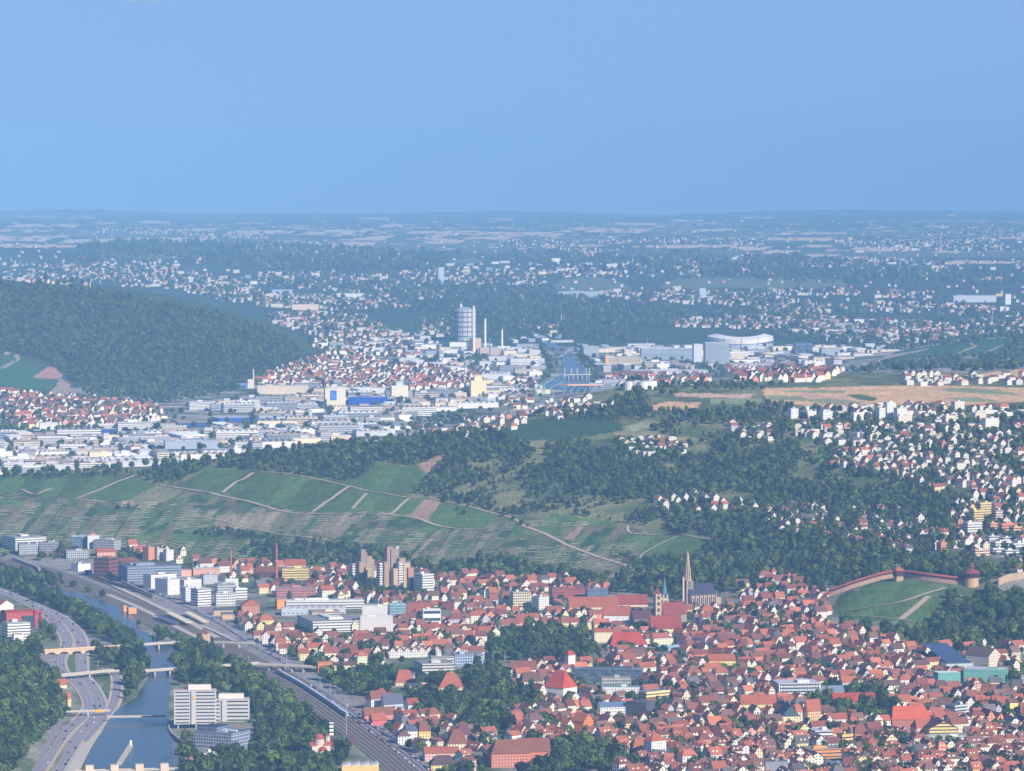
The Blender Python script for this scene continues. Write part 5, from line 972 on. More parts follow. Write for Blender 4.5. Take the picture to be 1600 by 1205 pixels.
# ---------------------------------------------------------------- landmarks of the valley and the far city
FACB = 'factory building'
FB = [
 ('silo_tower', 'cream mural silo block beside the vivid blue hall', 'silo', 508, 637, 3, 32, 30, 8, srgb(238, 226, 194), 'plain', dict(roof=CR)),
 ('factory_hall_block', 'vivid blue windowless hall between two silos', FACB, 544, 635, 3, 57, 14, -6, srgb(34, 84, 190), 'plain', dict(roof=srgb(180, 180, 190), depth=60)),
 ('silo_tower', 'plain white silo block right of the vivid blue hall', 'silo', 612, 623, 3, 26, 20, 8, srgb(244, 232, 204), 'plain', dict(roof=WH, plant=0)),
 ('silo_tower', 'tall yellow silo block with stepped top in the harbour', 'silo', 736, 621, 3, 24, 26, 10, srgb(244, 226, 176), 'plain', dict(roof=CR, plant=0)),
 ('factory_hall_block', 'low grey base building under the yellow silo block', FACB, 728, 631, 3, 34, 9, 5, srgb(180, 184, 186), 'band', dict(roof=LG)),
 ('factory_hall_block', 'long low hall with blue walls, left of the vivid blue hall', FACB, 342, 660, 3, 62, 6, 20, srgb(40, 90, 180), 'plain', dict(roof=srgb(190, 190, 200), plant=0, depth=70)),
 ('factory_hall_block', 'long low hall with dark blue walls and brownish grey roof in the left valley', FACB, 268, 668, 3, 70, 6, 18, srgb(50, 80, 150), 'plain', dict(roof=srgb(170, 160, 160), plant=0, depth=90)),
 ('factory_hall_block', 'small box hall with bright blue side and cream roof near the left village', FACB, 150, 680, 3, 32, 9, 10, srgb(40, 90, 170), 'plain', dict(roof=CR, plant=0)),
 ('factory_hall_block', 'long beige factory under the wooded hill foot', FACB, 402, 616, 3, 80, 13, 4, srgb(226, 206, 180), 'plain', dict(roof=LG)),
 ('factory_hall_block', 'large blue grey hall block behind the ridge trees at left', FACB, 258, 702, 5, 86, 12, 8, srgb(176, 184, 200), 'plain', dict(roof=LG, plant=3)),
 ('factory_hall_block', 'cream tall factory block in the left industrial area', FACB, 140, 722, 5, 32, 15, 12, srgb(240, 222, 180), 'plain', dict(roof=CR)),
 ('factory_hall_block', 'tan factory block left of the cream tall one', FACB, 118, 716, 3, 26, 12, 10, srgb(206, 186, 160), 'plain', dict(roof=LG)),
 ('office_building', 'long white office with ribbon windows before the left factories', OFFI, 104, 733, 3, 62, 9, 6, WH, 'band', dict(roof=srgb(160, 100, 90))),
 ('office_building', 'white banded office at the left edge above the vineyards', OFFI, 6, 735, 5, 22, 12, 15, WH, 'band', dict(roof=FL)),
 ('office_building', 'white factory office at the foot of the wooded hill', OFFI, 296, 641, 4, 34, 13, 20, WH, 'band', dict(roof=LG)),
 ('office_building', 'grey factory office right of the white one at the hill foot', OFFI, 330, 642, 3, 28, 10, 10, srgb(180, 186, 196), 'band', dict(roof=LG)),
 ('factory_hall_block', 'white hall with arched roof in the left industrial valley', FACB, 245, 712, 3, 60, 4, 10, WH, 'plain', dict(kind='shed')),
 ('apartment_tower', 'orange brown tower block in the red roofed left village', APT, 165, 645, 3, 9, 10, 15, srgb(214, 120, 90), 'dots', dict(roof=FL, plant=0)),
 ('hospital', 'big white building in the red roofed left village', 'hospital', 62, 671, 3, 28, 10, 10, WH, 'dots', dict(roof=LG)),
 ('power_station', 'tan boiler house of the power station below the gasometer', 'power station', 736, 552, 3, 16, 23, 10, srgb(216, 190, 164), 'plain', dict(roof=WH, plant=0)),
 ('power_station', 'low tan turbine hall right of the boiler house', 'power station', 750, 555, 2, 30, 11, 8, srgb(200, 176, 158), 'plain', dict(roof=LG, plant=0)),
 ('office_tower', 'wide white grey banded office block across the river', 'office tower', 1102, 570, 3, 38, 34, 6, srgb(186, 198, 204), 'grid', dict(roof=WH, plant=0, depth=40)),
 ('office_building', 'long banded blue grey office left of the wide white grey block', OFFI, 1002, 562, 3, 80, 17, 4, srgb(186, 200, 216), 'band', dict(roof=WH)),
 ('office_building', 'pale tower slab between the long banded office and the wide block', OFFI, 1084, 566, 2, 13, 28, 6, srgb(222, 222, 226), 'plain', dict(roof=WH, plant=0, depth=30)),
 ('factory_building', 'cream factory with an orange corner tower by the far river', FACB, 946, 570, 3, 56, 11, 5, srgb(244, 220, 180), 'band', dict(roof=LG)),
 ('factory_building', 'small orange tower of the cream factory by the far river', FACB, 946, 573, 2, 5, 18, 15, srgb(240, 176, 120), 'plain', dict(roof=OR, plant=0)),
 ('factory_building', 'grey white works block left of the orange corner tower', FACB, 912, 558, 3, 24, 16, 6, srgb(206, 214, 222), 'grid', dict(roof=LG)),
 ('factory_building', 'long pale works hall in front of the wide white grey office', FACB, 985, 588, 3, 122, 9, 3, srgb(214, 206, 206), 'hall', dict(roof=LG, plant=3, depth=60)),
 ('factory_building', 'long pink grey works hall right of the wide white grey office', FACB, 1140, 578, 3, 72, 9, 3, srgb(206, 186, 186), 'hall', dict(roof=LG, plant=2, depth=60)),
 ('factory_building', 'low factory with long dusky red roof by the far river', FACB, 960, 590, 3, 62, 4, 4, CR, 'plain', dict(kind='gable', rise=9, rcol=RD)),
 ('museum', 'round dark blue glass museum in the far valley', 'museum', 1242, 553, 2, 28, 14, 8, srgb(70, 100, 140), 'glass', dict(kind='barrel', rise=6, rcol=srgb(90, 120, 160))),
 ('factory_building', 'white stepped works building right of the round blue museum', FACB, 1284, 556, 3, 34, 12, 5, srgb(226, 226, 230), 'band', dict(roof=WH)),
 ('apartment_tower', 'cylindrical looking white tower on the far plateau left of centre', APT, 685, 442, 2, 9, 24, 15, srgb(206, 216, 230), 'dots', dict(roof=WH, plant=0)),
 ('apartment_tower', 'broad white tower block on the far plateau right of centre', APT, 862, 416, 3, 14, 12, 15, WH, 'plain', dict(roof=WH, plant=0)),
 ('apartment_tower', 'pale tower block above the far right suburbs', APT, 1093, 466, 3, 11, 15, 15, srgb(206, 212, 222), 'dots', dict(roof=WH, plant=0)),
 ('apartment_block', 'very long pale slab of flats near the far right edge', APT, 1490, 473, 2, 67, 11, 2, srgb(206, 210, 216), 'plain', dict(roof=LG, plant=0, depth=30)),
 ('apartment_tower', 'tall white tower right of the very long slab of flats', APT, 1571, 476, 2, 9, 16, 10, WH, 'plain', dict(roof=WH, plant=0)),
 ('apartment_tower', 'slim white tower below the tall white one, left of a pair', APT, 1563, 495, 1, 5, 16, 10, WH, 'plain', dict(roof=WH, plant=0)),
 ('apartment_tower', 'slim white tower below the tall white one, right of a pair', APT, 1572, 495, 1, 5, 15, 10, WH, 'plain', dict(roof=WH, plant=0)),
 ('apartment_block', 'long white flats with red roofs beyond the wooded hill at centre left', APT, 456, 484, 2, 42, 8, 3, srgb(240, 214, 186), 'plain', dict(roof=LG, plant=0)),
 ('apartment_block', 'long pale blue grey block left of centre on the far slope', APT, 425, 462, 2, 32, 9, 3, srgb(176, 190, 210), 'plain', dict(roof=LG, plant=0)),
 ('apartment_block', 'grey blocks of flats below the far vineyard hill', APT, 872, 466, 2, 66, 10, 3, srgb(190, 202, 216), 'dots', dict(roof=LG)),
 ('far_works', 'white industrial works with a chimney on the far plateau', FACB, 948, 420, 3, 62, 7, 3, WH, 'plain', dict(roof=WH)),
 ('hall', 'bright white long hall at the far left suburb', 'hall', 520, 466, 2, 50, 7, 3, srgb(240, 232, 220), 'plain', dict(roof=WH, plant=0)),
 ('brick_church', 'red brick church with a tower amid the far right town', 'church', 1384, 512, 2, 5, 12, 10, srgb(206, 110, 96), 'plain', dict(kind='gable', rise=14, rcol=srgb(190, 90, 80))),
]
for t in FB:
    e, L, D, Hh = block(*t[:11], **t[11])
    if t[1].startswith(('tall yellow silo', 'plain white silo')):
        k = .42 if 'white' in t[1] else .5; hh = Hh * (.28 if 'white' in t[1] else .3); hd = add(e, 'head_house', MW['plain'], t[9] if 'yellow' in t[1] else srgb(206, 214, 226), lambda m: m.box(L * (.5 - k / 2), D * .2, Hh, L * (.5 + k / 2), D * .8, Hh + hh, WHITE)); add(hd, 'roof', MF, CR, lambda m: m.box(L * (.5 - k / 2) - 1, D * .2 - 1, Hh + hh, L * (.5 + k / 2) + 1, D * .8 + 1, Hh + hh + 1.5))
PLT = [('white plateau tower block, tallest of the cluster', 1386, 655, 14, 26), ('white plateau tower block, left in the cluster', 1374, 656, 10, 18), ('white plateau tower block, right in the cluster', 1402, 658, 16, 20), ('lower pinkish plateau block under the white cluster', 1404, 662, 22, 12), ('white plateau block at the left end of the suburb', 1236, 655, 12, 16), ('second white plateau block from the left', 1262, 656, 14, 13), ('third white plateau block from the left', 1286, 657, 16, 14), ('white plateau block left of the tall cluster', 1334, 658, 16, 13),
 ('cream plateau tower right of the tall cluster', 1492, 640, 16, 12), ('white plateau block with balconies before the trees', 1540, 668, 22, 14), ('cream plateau block below the cream tower', 1524, 656, 18, 11), ('long white plateau block at the field edge', 1530, 648, 30, 6), ('small white plateau block under the cream tower', 1478, 660, 16, 10), ('white plateau block beside the dark poplars', 1560, 652, 24, 7)]
for lb, u, v, w_, h in PLT: block('apartment_block', lb, APT, u, v, 5, w_, h, 25, srgb(240, 224, 206) if 'cream' in lb or 'pink' in lb else WH, 'dots', roof=LG, group='apartment blocks on the plateau')
TER = [('yellow terraced block, upper left of the terrace complex', 1522, 814, 16, 16, YE), ('white round fronted terraced block of the complex', 1512, 834, 24, 17, WH), ('yellow terraced block in the middle of the complex', 1532, 806, 18, 20, YE), ('pale pink terraced block of the complex', 1556, 812, 12, 14, srgb(240, 210, 190)), ('orange terraced block right of the white round one', 1548, 830, 14, 12, srgb(240, 176, 120)), ('long orange red terraced block at the right edge', 1566, 832, 36, 13, srgb(236, 146, 116)), ('tan terraced block below the orange red one', 1584, 836, 14, 12, srgb(230, 190, 130)),
 ('white flat terrace house, left in the top row', 1546, 846, 18, 7, WH), ('white flat terrace house, right in the top row', 1568, 848, 22, 7, WH), ('white flat terrace house in the middle row', 1556, 856, 26, 9, WH), ('white flat terrace house at the right edge of the middle row', 1584, 858, 20, 8, WH), ('white flat terrace house in the bottom row', 1552, 866, 18, 8, WH), ('second white flat terrace house in the bottom row', 1572, 868, 22, 7, WH), ('cream block with red base under the white gables', 1524, 872, 24, 12, srgb(244, 206, 176)), ('orange gabled block above the castle wood', 1470, 862, 12, 14, srgb(232, 156, 100))]
for lb, u, v, w_, h, c in TER: block('terrace_block', lb, APT, u, v, 6, w_, h, 28, c, 'band', roof=LG if c == WH else srgb(200, 150, 120), group='terraced blocks at the right edge')
# stepped top of the yellow silo, top of the white silo, mural
o, t, L, D, Hh = frame(516, 638, 1, 10, 28, 8, 3); e = empty('mural_panel', (o.x, o.y - 4, o.z), t, 'blue and white mural panel on the cream silo block', 'mural'); add(e, 'panel', MW['plain'], srgb(60, 110, 200), lambda m: (m.box(0, 0, Hh * .45, L, 1, Hh), m.box(L * .2, -.3, Hh * .6, L * .5, 0, Hh * .9, (3, 2, 1.1)), m.box(L * .55, -.3, Hh * .5, L * .8, 0, Hh * .75, (3, 2, 1.1)))); add(e, 'footing', MW['plain'], CR, lambda m: m.box(0, .1, 0, L, 1, Hh * .45))
# gasometer
P = at(727, 532); k = mpp(P); e = empty('gasometer', (P[0], P[1], P[2] - 2), 0, 'huge pale blue round gasometer with ring walkways', 'gasometer'); claim(P[0], P[1], 45); rr = 16.5 * k; GH = 49 * k
add(e, 'shell', MW['plain'], srgb(216, 208, 198), lambda m: m.cyl(0, 0, 0, GH, rr, None, 28)); add(e, 'roof', MF, srgb(160, 176, 200), lambda m: m.cyl(0, 0, GH, GH + 9, rr, rr * .2, 28))
for i in range(6): add(e, 'ring_walkway', MW['plain'], srgb(90, 110, 150), lambda m: m.cyl(0, 0, GH * (.14 + i * .155), GH * (.14 + i * .155) + 3.0, rr + 1.4, None, 28, cap=False))
for i in range(14): a = 2 * pi * i / 14; add(e, 'rib', MW['plain'], srgb(110, 130, 166), lambda m: m.beam((cos(a) * (rr + .4), sin(a) * (rr + .4), 0), (cos(a) * (rr + .4), sin(a) * (rr + .4), GH), 1.8))
LMP = []
def stack(u, v, hpx, wpx, label, c, cat='chimney', name='chimney'):
    P = at(u, v); k = mpp(P); e = empty(name, (P[0], P[1], P[2] - 1), 0, label, cat); claim(P[0], P[1], 6); add(e, 'shaft', MW['plain'], c, lambda m: m.cyl(0, 0, 0, hpx * k, wpx * k * .55, wpx * k * .45, 12)); add(e, 'rim', MW['plain'], tuple(q * .8 for q in c), lambda m: m.cyl(0, 0, hpx * k * .97, hpx * k, wpx * k * .55, None, 12))
stack(740, 553, 76, 3.6, 'tallest cream chimney beside the gasometer', srgb(250, 240, 226)); stack(758, 553, 56, 3.4, 'second cream chimney right of the gasometer', srgb(250, 240, 226)); stack(784.5, 551, 37, 3.0, 'third and lowest cream chimney right of the gasometer', srgb(250, 240, 226)); stack(765.5, 556, 29, 2.2, 'grey blue chimney between the cream ones', srgb(120, 140, 170))
stack(396, 606, 30, 2.2, 'slim red tipped chimney at the foot of the wooded hill', srgb(236, 226, 220)); stack(988, 417, 13, 1.6, 'thin white chimney of the far works', WH); stack(141, 452, 13, 1.2, 'white mast at the crest of the wooded hill', WH); stack(1038, 381, 10, 1.8, 'white tower on the far right plain', WH); stack(720, 486, 12, 4.5, 'white water tower behind the gasometer', WH); stack(1247, 478, 12, 3, 'white church like tower in the far suburb', WH); stack(1469, 380, 11, 1.4, 'tall thin tower on the far right plain', WH); stack(1513, 394, 9, 1.6, 'lower thin tower on the far right plain', WH)
stack(1011, 560, 30, 1.0, 'thin grey works mast left of the long banded office', LG); stack(1053, 560, 24, 1.0, 'second thin grey works mast', LG); stack(877, 505, 15, 1.3, 'slim lookout tower in the far park', srgb(210, 190, 190)); stack(162, 366, 10, 1.2, 'faint white mast beside the far left village', WH)
P = at(396, 607); e = empty('boiler_house', (P[0] - 6, P[1] - 10, P[2]), R(10), 'cream boiler house at the base of the slim red tipped chimney', 'factory building'); add(e, 'wall', MW['plain'], srgb(236, 216, 190), lambda m: m.box(-8, 0, 0, 8, 16, 24)); add(e, 'annex', MW['plain'], srgb(110, 150, 200), lambda m: m.box(-34, -4, 0, -9, 14, 14))
# stadium ring
P = at(1158, 543); k = mpp(P); e = empty('stadium', (P[0], P[1], P[2]), 0, 'oval stadium with white ring roof across the far river', 'stadium'); claim(P[0], P[1] + 60, 120); a_, b_ = 52 * k, 110
def ring(m):
    N = 36
    for i in range(N):
        t0, t1 = 2 * pi * i / N, 2 * pi * (i + 1) / N; p = lambda t, f, z: (cos(t) * a_ * f, 75 + sin(t) * b_ * f, z + 8 * cos(t) ** 2)
        m.face([p(t0, 1, 26), p(t1, 1, 26), p(t1, .72, 34), p(t0, .72, 34)]); m.face([p(t0, 1.0, 12), p(t1, 1.0, 12), p(t1, 1, 26), p(t0, 1, 26)])
add(e, 'ring_roof', MW['plain'], WH, ring)
def bowl(m):
    N = 36
    for i in range(N):
        t0, t1 = 2 * pi * i / N, 2 * pi * (i + 1) / N; p = lambda t, f, z: (cos(t) * a_ * f, 75 + sin(t) * b_ * f, z); m.face([p(t0, .97, 0), p(t1, .97, 0), p(t1, .97, 12), p(t0, .97, 12)])
add(e, 'bowl', MW['plain'], srgb(190, 200, 214), bowl)
for i in range(12): t_ = 2 * pi * i / 12; add(e, 'support', M_STEEL, None, lambda m: m.beam((cos(t_) * a_, 75 + sin(t_) * b_, 0), (cos(t_) * a_, 75 + sin(t_) * b_, 30), 2))
# harbour conveyor shed and cranes, tanks
A, B = at(880, 616), at(935, 612); e = empty('conveyor_shed', tuple(A), 0, 'long orange tan roofed shed on blue steel legs by the far harbour', 'shed'); d = B - A; claim(A[0] + d[0] / 2, A[1] + d[1] / 2, 40)
add(e, 'roof', MF, srgb(226, 176, 140), lambda m: m.beam((0, 0, 24), (d[0], d[1], d[2] + 18), 30, 4))
for f in (0, .2, .4, .6, .8, 1): add(e, 'leg', MW['plain'], srgb(110, 160, 196), lambda m: (m.beam((d[0] * f, d[1] * f - 12, -2), (d[0] * f + 6, d[1] * f, 22), 2), m.beam((d[0] * f, d[1] * f + 8, -2), (d[0] * f, d[1] * f, 22), 2)))
for i, (u, v) in enumerate(((862, 622), (850, 618), (838, 626))):
    P = at(u, v); e = empty('harbour_crane', tuple(P), R(30 * i), 'slim pale green harbour crane, %s from the right' % ('first', 'second', 'third')[i], 'crane', 'harbour cranes'); add(e, 'mast', MW['plain'], srgb(150, 190, 180), lambda m: [m.beam((x, y, -1), (0, 0, 26), 1.2) for x in (-6, 6) for y in (-6, 6)]); add(e, 'jib', MW['plain'], srgb(150, 190, 180), lambda m: m.beam((-8, 0, 24), (30, 0, 42), 1.4))
for i in range(4): P = at(984 + i * 11, 608 - (i % 2)); e = empty('storage_tank', tuple(P), 0, 'white round storage tank, %s from the left of four' % ('first', 'second', 'third', 'fourth')[i], 'tank', 'storage tanks'); claim(P[0], P[1], 14); add(e, 'shell', MW['plain'], WH, lambda m: m.cyl(0, 0, -2, 13, 11, None, 16)); add(e, 'roof', MF, LG, lambda m: m.cyl(0, 0, 13, 15, 11, .5, 16))
# ---- terrace walls of the vineyards
tw = MB(); q = random.Random(9); pts = []; stairs = []
x = -130.0
while x < 960:
    wcol = q.uniform(9, 22); lo = (880 if x < 640 else 908) - q.uniform(0, 8); hi = 778 + max(0, x) * .045; s = q.uniform(2.5, 4.2); sl_ = q.uniform(.6, .95); dv = q.uniform(-1.8, .4); v = lo - q.uniform(0, 4)
    segs = []; a0 = q.uniform(0, 30)
    while v > hi:
        if q.random() < .9: pts.append((x + (lo - v) * sl_ + q.uniform(-1, 1.5), v, wcol * q.uniform(.75, .98), dv + q.uniform(-.25, .25)))
        v -= s * q.uniform(.8, 1.25)
    n = int((lo - hi) / 6)
    for j in range(n):
        v0 = lo - j * 6.0; stairs.append((x - 1 + (lo - v0) * sl_, v0, 6 * sl_, -6.0))
    x += wcol
pv = np.array(pts + stairs); A = at_many(pv[:, 0], pv[:, 1]); B = at_many(pv[:, 0] + pv[:, 2], pv[:, 1] + pv[:, 3]); nn = fnoise(A[:, 0] / 110 + 3, A[:, 1] / 110, 2); iv = inpoly(pv[:, 0], pv[:, 1], vin)
big = [z for z in ZN if z[0] == C_VIN and z[2] == LOW]; inb = np.zeros(len(pv), bool)
for z in big: inb |= inpoly(pv[:, 0] + pv[:, 2] / 2, pv[:, 1], z[1]) & (pv[:, 1] < 800)
for i in range(len(pv)):
    st_ = i >= len(pts)
    if not (6400 < A[i, 1] < 7400) or abs(A[i, 1] - B[i, 1]) > 90 or nn[i] < (.40 if st_ else .34) or not iv[i] or inb[i]: continue
    g = q.uniform(.5, .9) * (.8 if st_ else 1); tw.beam(tuple(A[i] + [0, 0, .2]), tuple(B[i] + [0, 0, .2]), .7, 1.1 if st_ else 1.5, (g * .42, g * .37, g * .27))
o = tw.obj('terrace_walls', MW['plain']); o['kind'] = 'stuff'
# ---- small cloud at the upper edge
P = np.array([x_at(222, 1, 42000.), 42000., z_at(222, 1, 42000.)]); cm, nt, bs = new_mat('cloud'); nt.nodes.remove(bs); pv_ = nd(nt, 'ShaderNodeVolumePrincipled'); pv_.inputs['Color'].default_value = (1, 1, 1, 1); pv_.inputs['Density'].default_value = .001; nt.links.new(pv_.outputs[0], nt.nodes['Material Output'].inputs['Volume'])
cl = MB()
for x, z, r, fz in ((0, 0, 210, .10), (-60, 8, 120, .16), (70, 4, 110, .12), (30, 10, 60, .3)):
    for j in range(8):
        a0, a1 = -pi / 2 + pi * j / 8, -pi / 2 + pi * (j + 1) / 8; cl.cyl(x, 0, z + r * fz * sin(a0), z + r * fz * sin(a1), max(.01, r * cos(a0)), max(.01, r * cos(a1)), 24, cap=False)
o = cl.obj('cloud', cm, loc=tuple(P)); o['kind'] = 'stuff'
# ---------------------------------------------------------------- where houses and trees stand (photo outlines dropped onto the land)
WALLS = [('white', srgb(238, 230, 214), 34), ('cream', srgb(240, 228, 202), 34), ('pale yellow', srgb(240, 218, 166), 8), ('pink', srgb(230, 180, 160), 6), ('grey', srgb(196, 196, 198), 10), ('salmon', srgb(226, 156, 122), 5), ('beige', srgb(214, 196, 170), 9)]
ROOFS = [('red', srgb(160, 94, 74), 30), ('dark red', srgb(136, 84, 72), 28), ('brown', srgb(118, 88, 78), 20), ('orange red', srgb(184, 110, 82), 14), ('grey', srgb(104, 98, 100), 7)]
def pick(q, T, ws=None): return q.choices(T, weights=[t[2] for t in T] if ws is None else ws)[0]
LMK = [('gothic church', 1100, 925), ('twin-towered church', 1030, 950), ('small needle-spired church', 1190, 1035), ('castle keep', 1518, 900), ('castle guard house', 1405, 898), ('turquoise school', 1505, 1055), ('theatre', 880, 1070), ('dark windowless block', 1005, 1110),
 ('yellow school wing', 1020, 1088), ('tall plain white house', 1020, 1170), ('orange gabled house', 912, 1130), ('long white office', 1250, 1080), ('orange red roofed school', 1425, 1125), ('long glass hall', 950, 1055), ('huge red hipped roof', 700, 1068), ('white gabled row', 650, 1020),
 ('stepped white store', 590, 970), ('brown twin towers', 600, 890), ('tall brick chimney', 432, 890), ('square gate tower', 316, 995), ('slab office tower', 300, 1105), ('domed church', 502, 1168), ('white apartment quarter', 300, 930), ('long white factory', 505, 945), ('cream classical villa', 830, 1070),
 ('brown brick office', 165, 890), ('cream office cube', 815, 940), ('pinkish brick school', 790, 1185), ('orange banded office', 1290, 1180), ('green mansard building', 1236, 1120), ('yellow brown roofed office', 1475, 1145), ('stone arch bridge', 130, 1010), ('river weir', 200, 1198), ('long red roofs by the towers', 930, 945),
 ('cream palace', 1128, 1036), ('yellow long house', 1185, 1100), ('far right yellow block', 1580, 1108), ('grey tenement row', 1550, 1035), ('large cream villa', 715, 1160), ('golden yellow house', 1325, 1158), ('white terraced office', 1286, 1150), ('market hall roof', 1045, 1015), ('red cream town hall', 940, 995), ('beige stepped office', 680, 1040)]
EXL = [[(1496, 912), (1542, 912), (1542, 938), (1496, 938)], [(1552, 906), (1620, 898), (1620, 926), (1552, 932)], [(1392, 903), (1418, 903), (1418, 925), (1392, 925)]]
CVIN = [(1404, 905), (1475, 912), (1486, 918), (1478, 937), (1451, 975), (1379, 974), (1309, 968), (1298, 948), (1310, 930), (1366, 910)]
def place_words(u, v, lm=None):
    c = min(lm or LMK, key=lambda l: (l[1] - u) ** 2 + 1.6 * (l[2] - v) ** 2); dx, dy = u - c[1], v - c[2]
    side = ('right of' if dx > 0 else 'left of') if abs(dx) > abs(dy) * 1.3 else ('below' if dy > 0 else 'above'); return side + ' the ' + c[0]
def label_all(items, noun):         # items: (object, look, u, v, landmarks)
    G = {}
    for it in items: G.setdefault(place_words(it[2], it[3], it[4]), []).append(it)
    for w_, L_ in G.items():
        c = [l for l in (L_[0][4] or LMK) if w_.endswith('the ' + l[0])][0]; L_.sort(key=lambda i: (i[2] - c[1]) ** 2 + 1.6 * (i[3] - c[2]) ** 2)
        for i, it in enumerate(L_): 
            lb = '%s, %s %s' % (it[1], (ordn(i + 1) + ' closest') if i else 'closest one', w_)
            if len(lb.replace('-', ' ').split()) > 15: lb = lb.replace('large ', '').replace('small ', '', 1) if lb.startswith(('large', 'small')) else lb.replace(' closest', '')
            if len(lb.replace('-', ' ').split()) > 15: lb = lb.replace(' closest', '').replace('pale yellow', 'yellow')
            it[0]['label'] = lb
label_all([(e, 'slim pale mast', u, v, LMK) for e, u, v in MASTS], 'mast')
PARKS = [[(757, 1010), (790, 988), (850, 985), (905, 990), (930, 1000), (930, 1030), (880, 1038), (762, 1037)], [(550, 1060), (620, 1052), (640, 1062), (740, 1042), (800, 1050), (795, 1075), (838, 1092), (800, 1110), (770, 1120), (800, 1148), (760, 1152), (700, 1132), (640, 1112), (650, 1085)],
 [(455, 1043), (560, 1047), (620, 1055), (610, 1090), (545, 1090), (500, 1062)], [(272, 1044), (290, 1016), (345, 1016), (390, 1048), (425, 1075), (470, 1108), (520, 1150), (545, 1180), (520, 1215), (280, 1215), (290, 1180), (400, 1172), (395, 1095), (340, 1085), (280, 1072)],
 [(800, 1182), (900, 1165), (980, 1190), (1000, 1212), (800, 1212)], [(1240, 1085), (1300, 1075), (1380, 1085), (1400, 1110), (1390, 1140), (1340, 1130), (1270, 1115)], [(1285, 976), (1380, 988), (1452, 990), (1480, 942), (1490, 920), (1640, 920), (1640, 1015), (1520, 1015), (1440, 1022), (1380, 1000), (1330, 990)],
 [(1110, 860), (1200, 850), (1300, 840), (1400, 850), (1460, 860), (1500, 880), (1520, 895), (1640, 880), (1640, 900), (1540, 915), (1400, 897), (1290, 925), (1200, 900), (1130, 930), (1010, 925), (1010, 905), (1090, 880)], [(640, 890), (700, 885), (800, 880), (900, 900), (1010, 905), (1080, 900), (1080, 945), (960, 930), (860, 905), (760, 905), (690, 900)],
 [(-60, 985), (10, 1000), (64, 1005), (64, 1030), (90, 1070), (106, 1100), (104, 1125), (60, 1170), (36, 1218), (-60, 1218)], [(66, 950), (84, 985), (88, 1005), (66, 1005), (60, 985)],
 [(-60, 885), (0, 895), (60, 912), (130, 945), (180, 978), (206, 1000), (200, 1010), (150, 995), (100, 958), (40, 930), (-60, 905)], [(200, 1008), (226, 1012), (230, 1040), (226, 1062), (205, 1090), (184, 1108), (188, 1070), (165, 1038), (140, 1035), (140, 1017)], [(60, 898), (100, 905), (172, 933), (214, 965), (218, 984), (200, 976), (160, 948), (100, 924), (60, 914)], [(50, 922), (100, 943), (140, 962), (182, 985), (200, 1000), (180, 985), (100, 950)], [(94, 1178), (118, 1172), (126, 1195), (112, 1212), (94, 1212)],
 [(236, 1000), (250, 990), (262, 1000), (262, 1012), (238, 1010)], [(268, 1000), (300, 1012), (340, 1022), (345, 1040), (280, 1040)], [(160, 856), (200, 862), (196, 880), (130, 884), (60, 876), (60, 868)]]
TOWNS = [ # outline, pitch across, pitch down
 ([(905, 960), (1000, 965), (1120, 955), (1200, 915), (1290, 935), (1300, 985), (1380, 1002), (1440, 1014), (1450, 1075), (1640, 1085), (1640, 1225), (980, 1225), (930, 1165), (840, 1168), (790, 1160), (800, 1120), (838, 1100), (800, 1080), (800, 1045), (940, 1035), (930, 1000)], 12, 8.5),
 ([(345, 965), (385, 955), (450, 990), (560, 985), (640, 965), (760, 960), (930, 955), (930, 985), (830, 990), (760, 1012), (758, 1030), (690, 1035), (560, 1040), (470, 1036), (400, 1008)], 11.5, 7.5), ([(290, 880), (400, 885), (540, 890), (700, 905), (860, 905), (960, 930), (890, 960), (700, 958), (560, 945), (430, 940), (400, 920), (340, 905)], 15, 8),
 ([(575, 1080), (640, 1110), (760, 1150), (790, 1205), (690, 1215), (600, 1140)], 17, 12), ([(0, 850), (280, 860), (300, 885), (200, 880), (0, 870)], 24, 9), ([(1180, 890), (1300, 900), (1290, 930), (1200, 930)], 17, 9), ([(1440, 995), (1600, 1010), (1600, 1085), (1450, 1080)], 18, 12), ([(1100, 880), (1290, 870), (1480, 960), (1600, 960), (1600, 1000), (1400, 1000), (1300, 920), (1150, 930)], 44, 26), ([(270, 1150), (500, 1170), (520, 1215), (270, 1215)], 40, 26)]
SUBURB = [([(1235, 640), (1320, 640), (1420, 634), (1640, 640), (1640, 800), (1600, 870), (1500, 860), (1480, 780), (1400, 745), (1290, 730), (1310, 700), (1240, 680)], 12.5, 8.5), ([(1195, 790), (1260, 795), (1340, 795), (1400, 800), (1460, 825), (1490, 850), (1500, 872), (1420, 868), (1300, 850), (1195, 832)], 15, 9), ([(1290, 720), (1420, 716), (1440, 745), (1380, 742), (1300, 735)], 14, 8), ([(965, 690), (1010, 683), (1075, 690), (1072, 710), (1010, 714), (970, 706)], 11, 7),
 ([(1090, 668), (1200, 664), (1215, 690), (1130, 688)], 14, 8), ([(1025, 780), (1150, 782), (1195, 812), (1120, 806), (1030, 798)], 15, 8), ([(640, 672), (700, 660), (800, 645), (830, 655), (800, 672), (700, 690)], 18, 9), ([(800, 650), (860, 625), (960, 622), (975, 640), (900, 655), (830, 660)], 13, 7), ([(1410, 586), (1600, 588), (1640, 602), (1420, 604)], 11, 5), ([(1500, 860), (1600, 860), (1600, 885), (1500, 880)], 22, 12)]
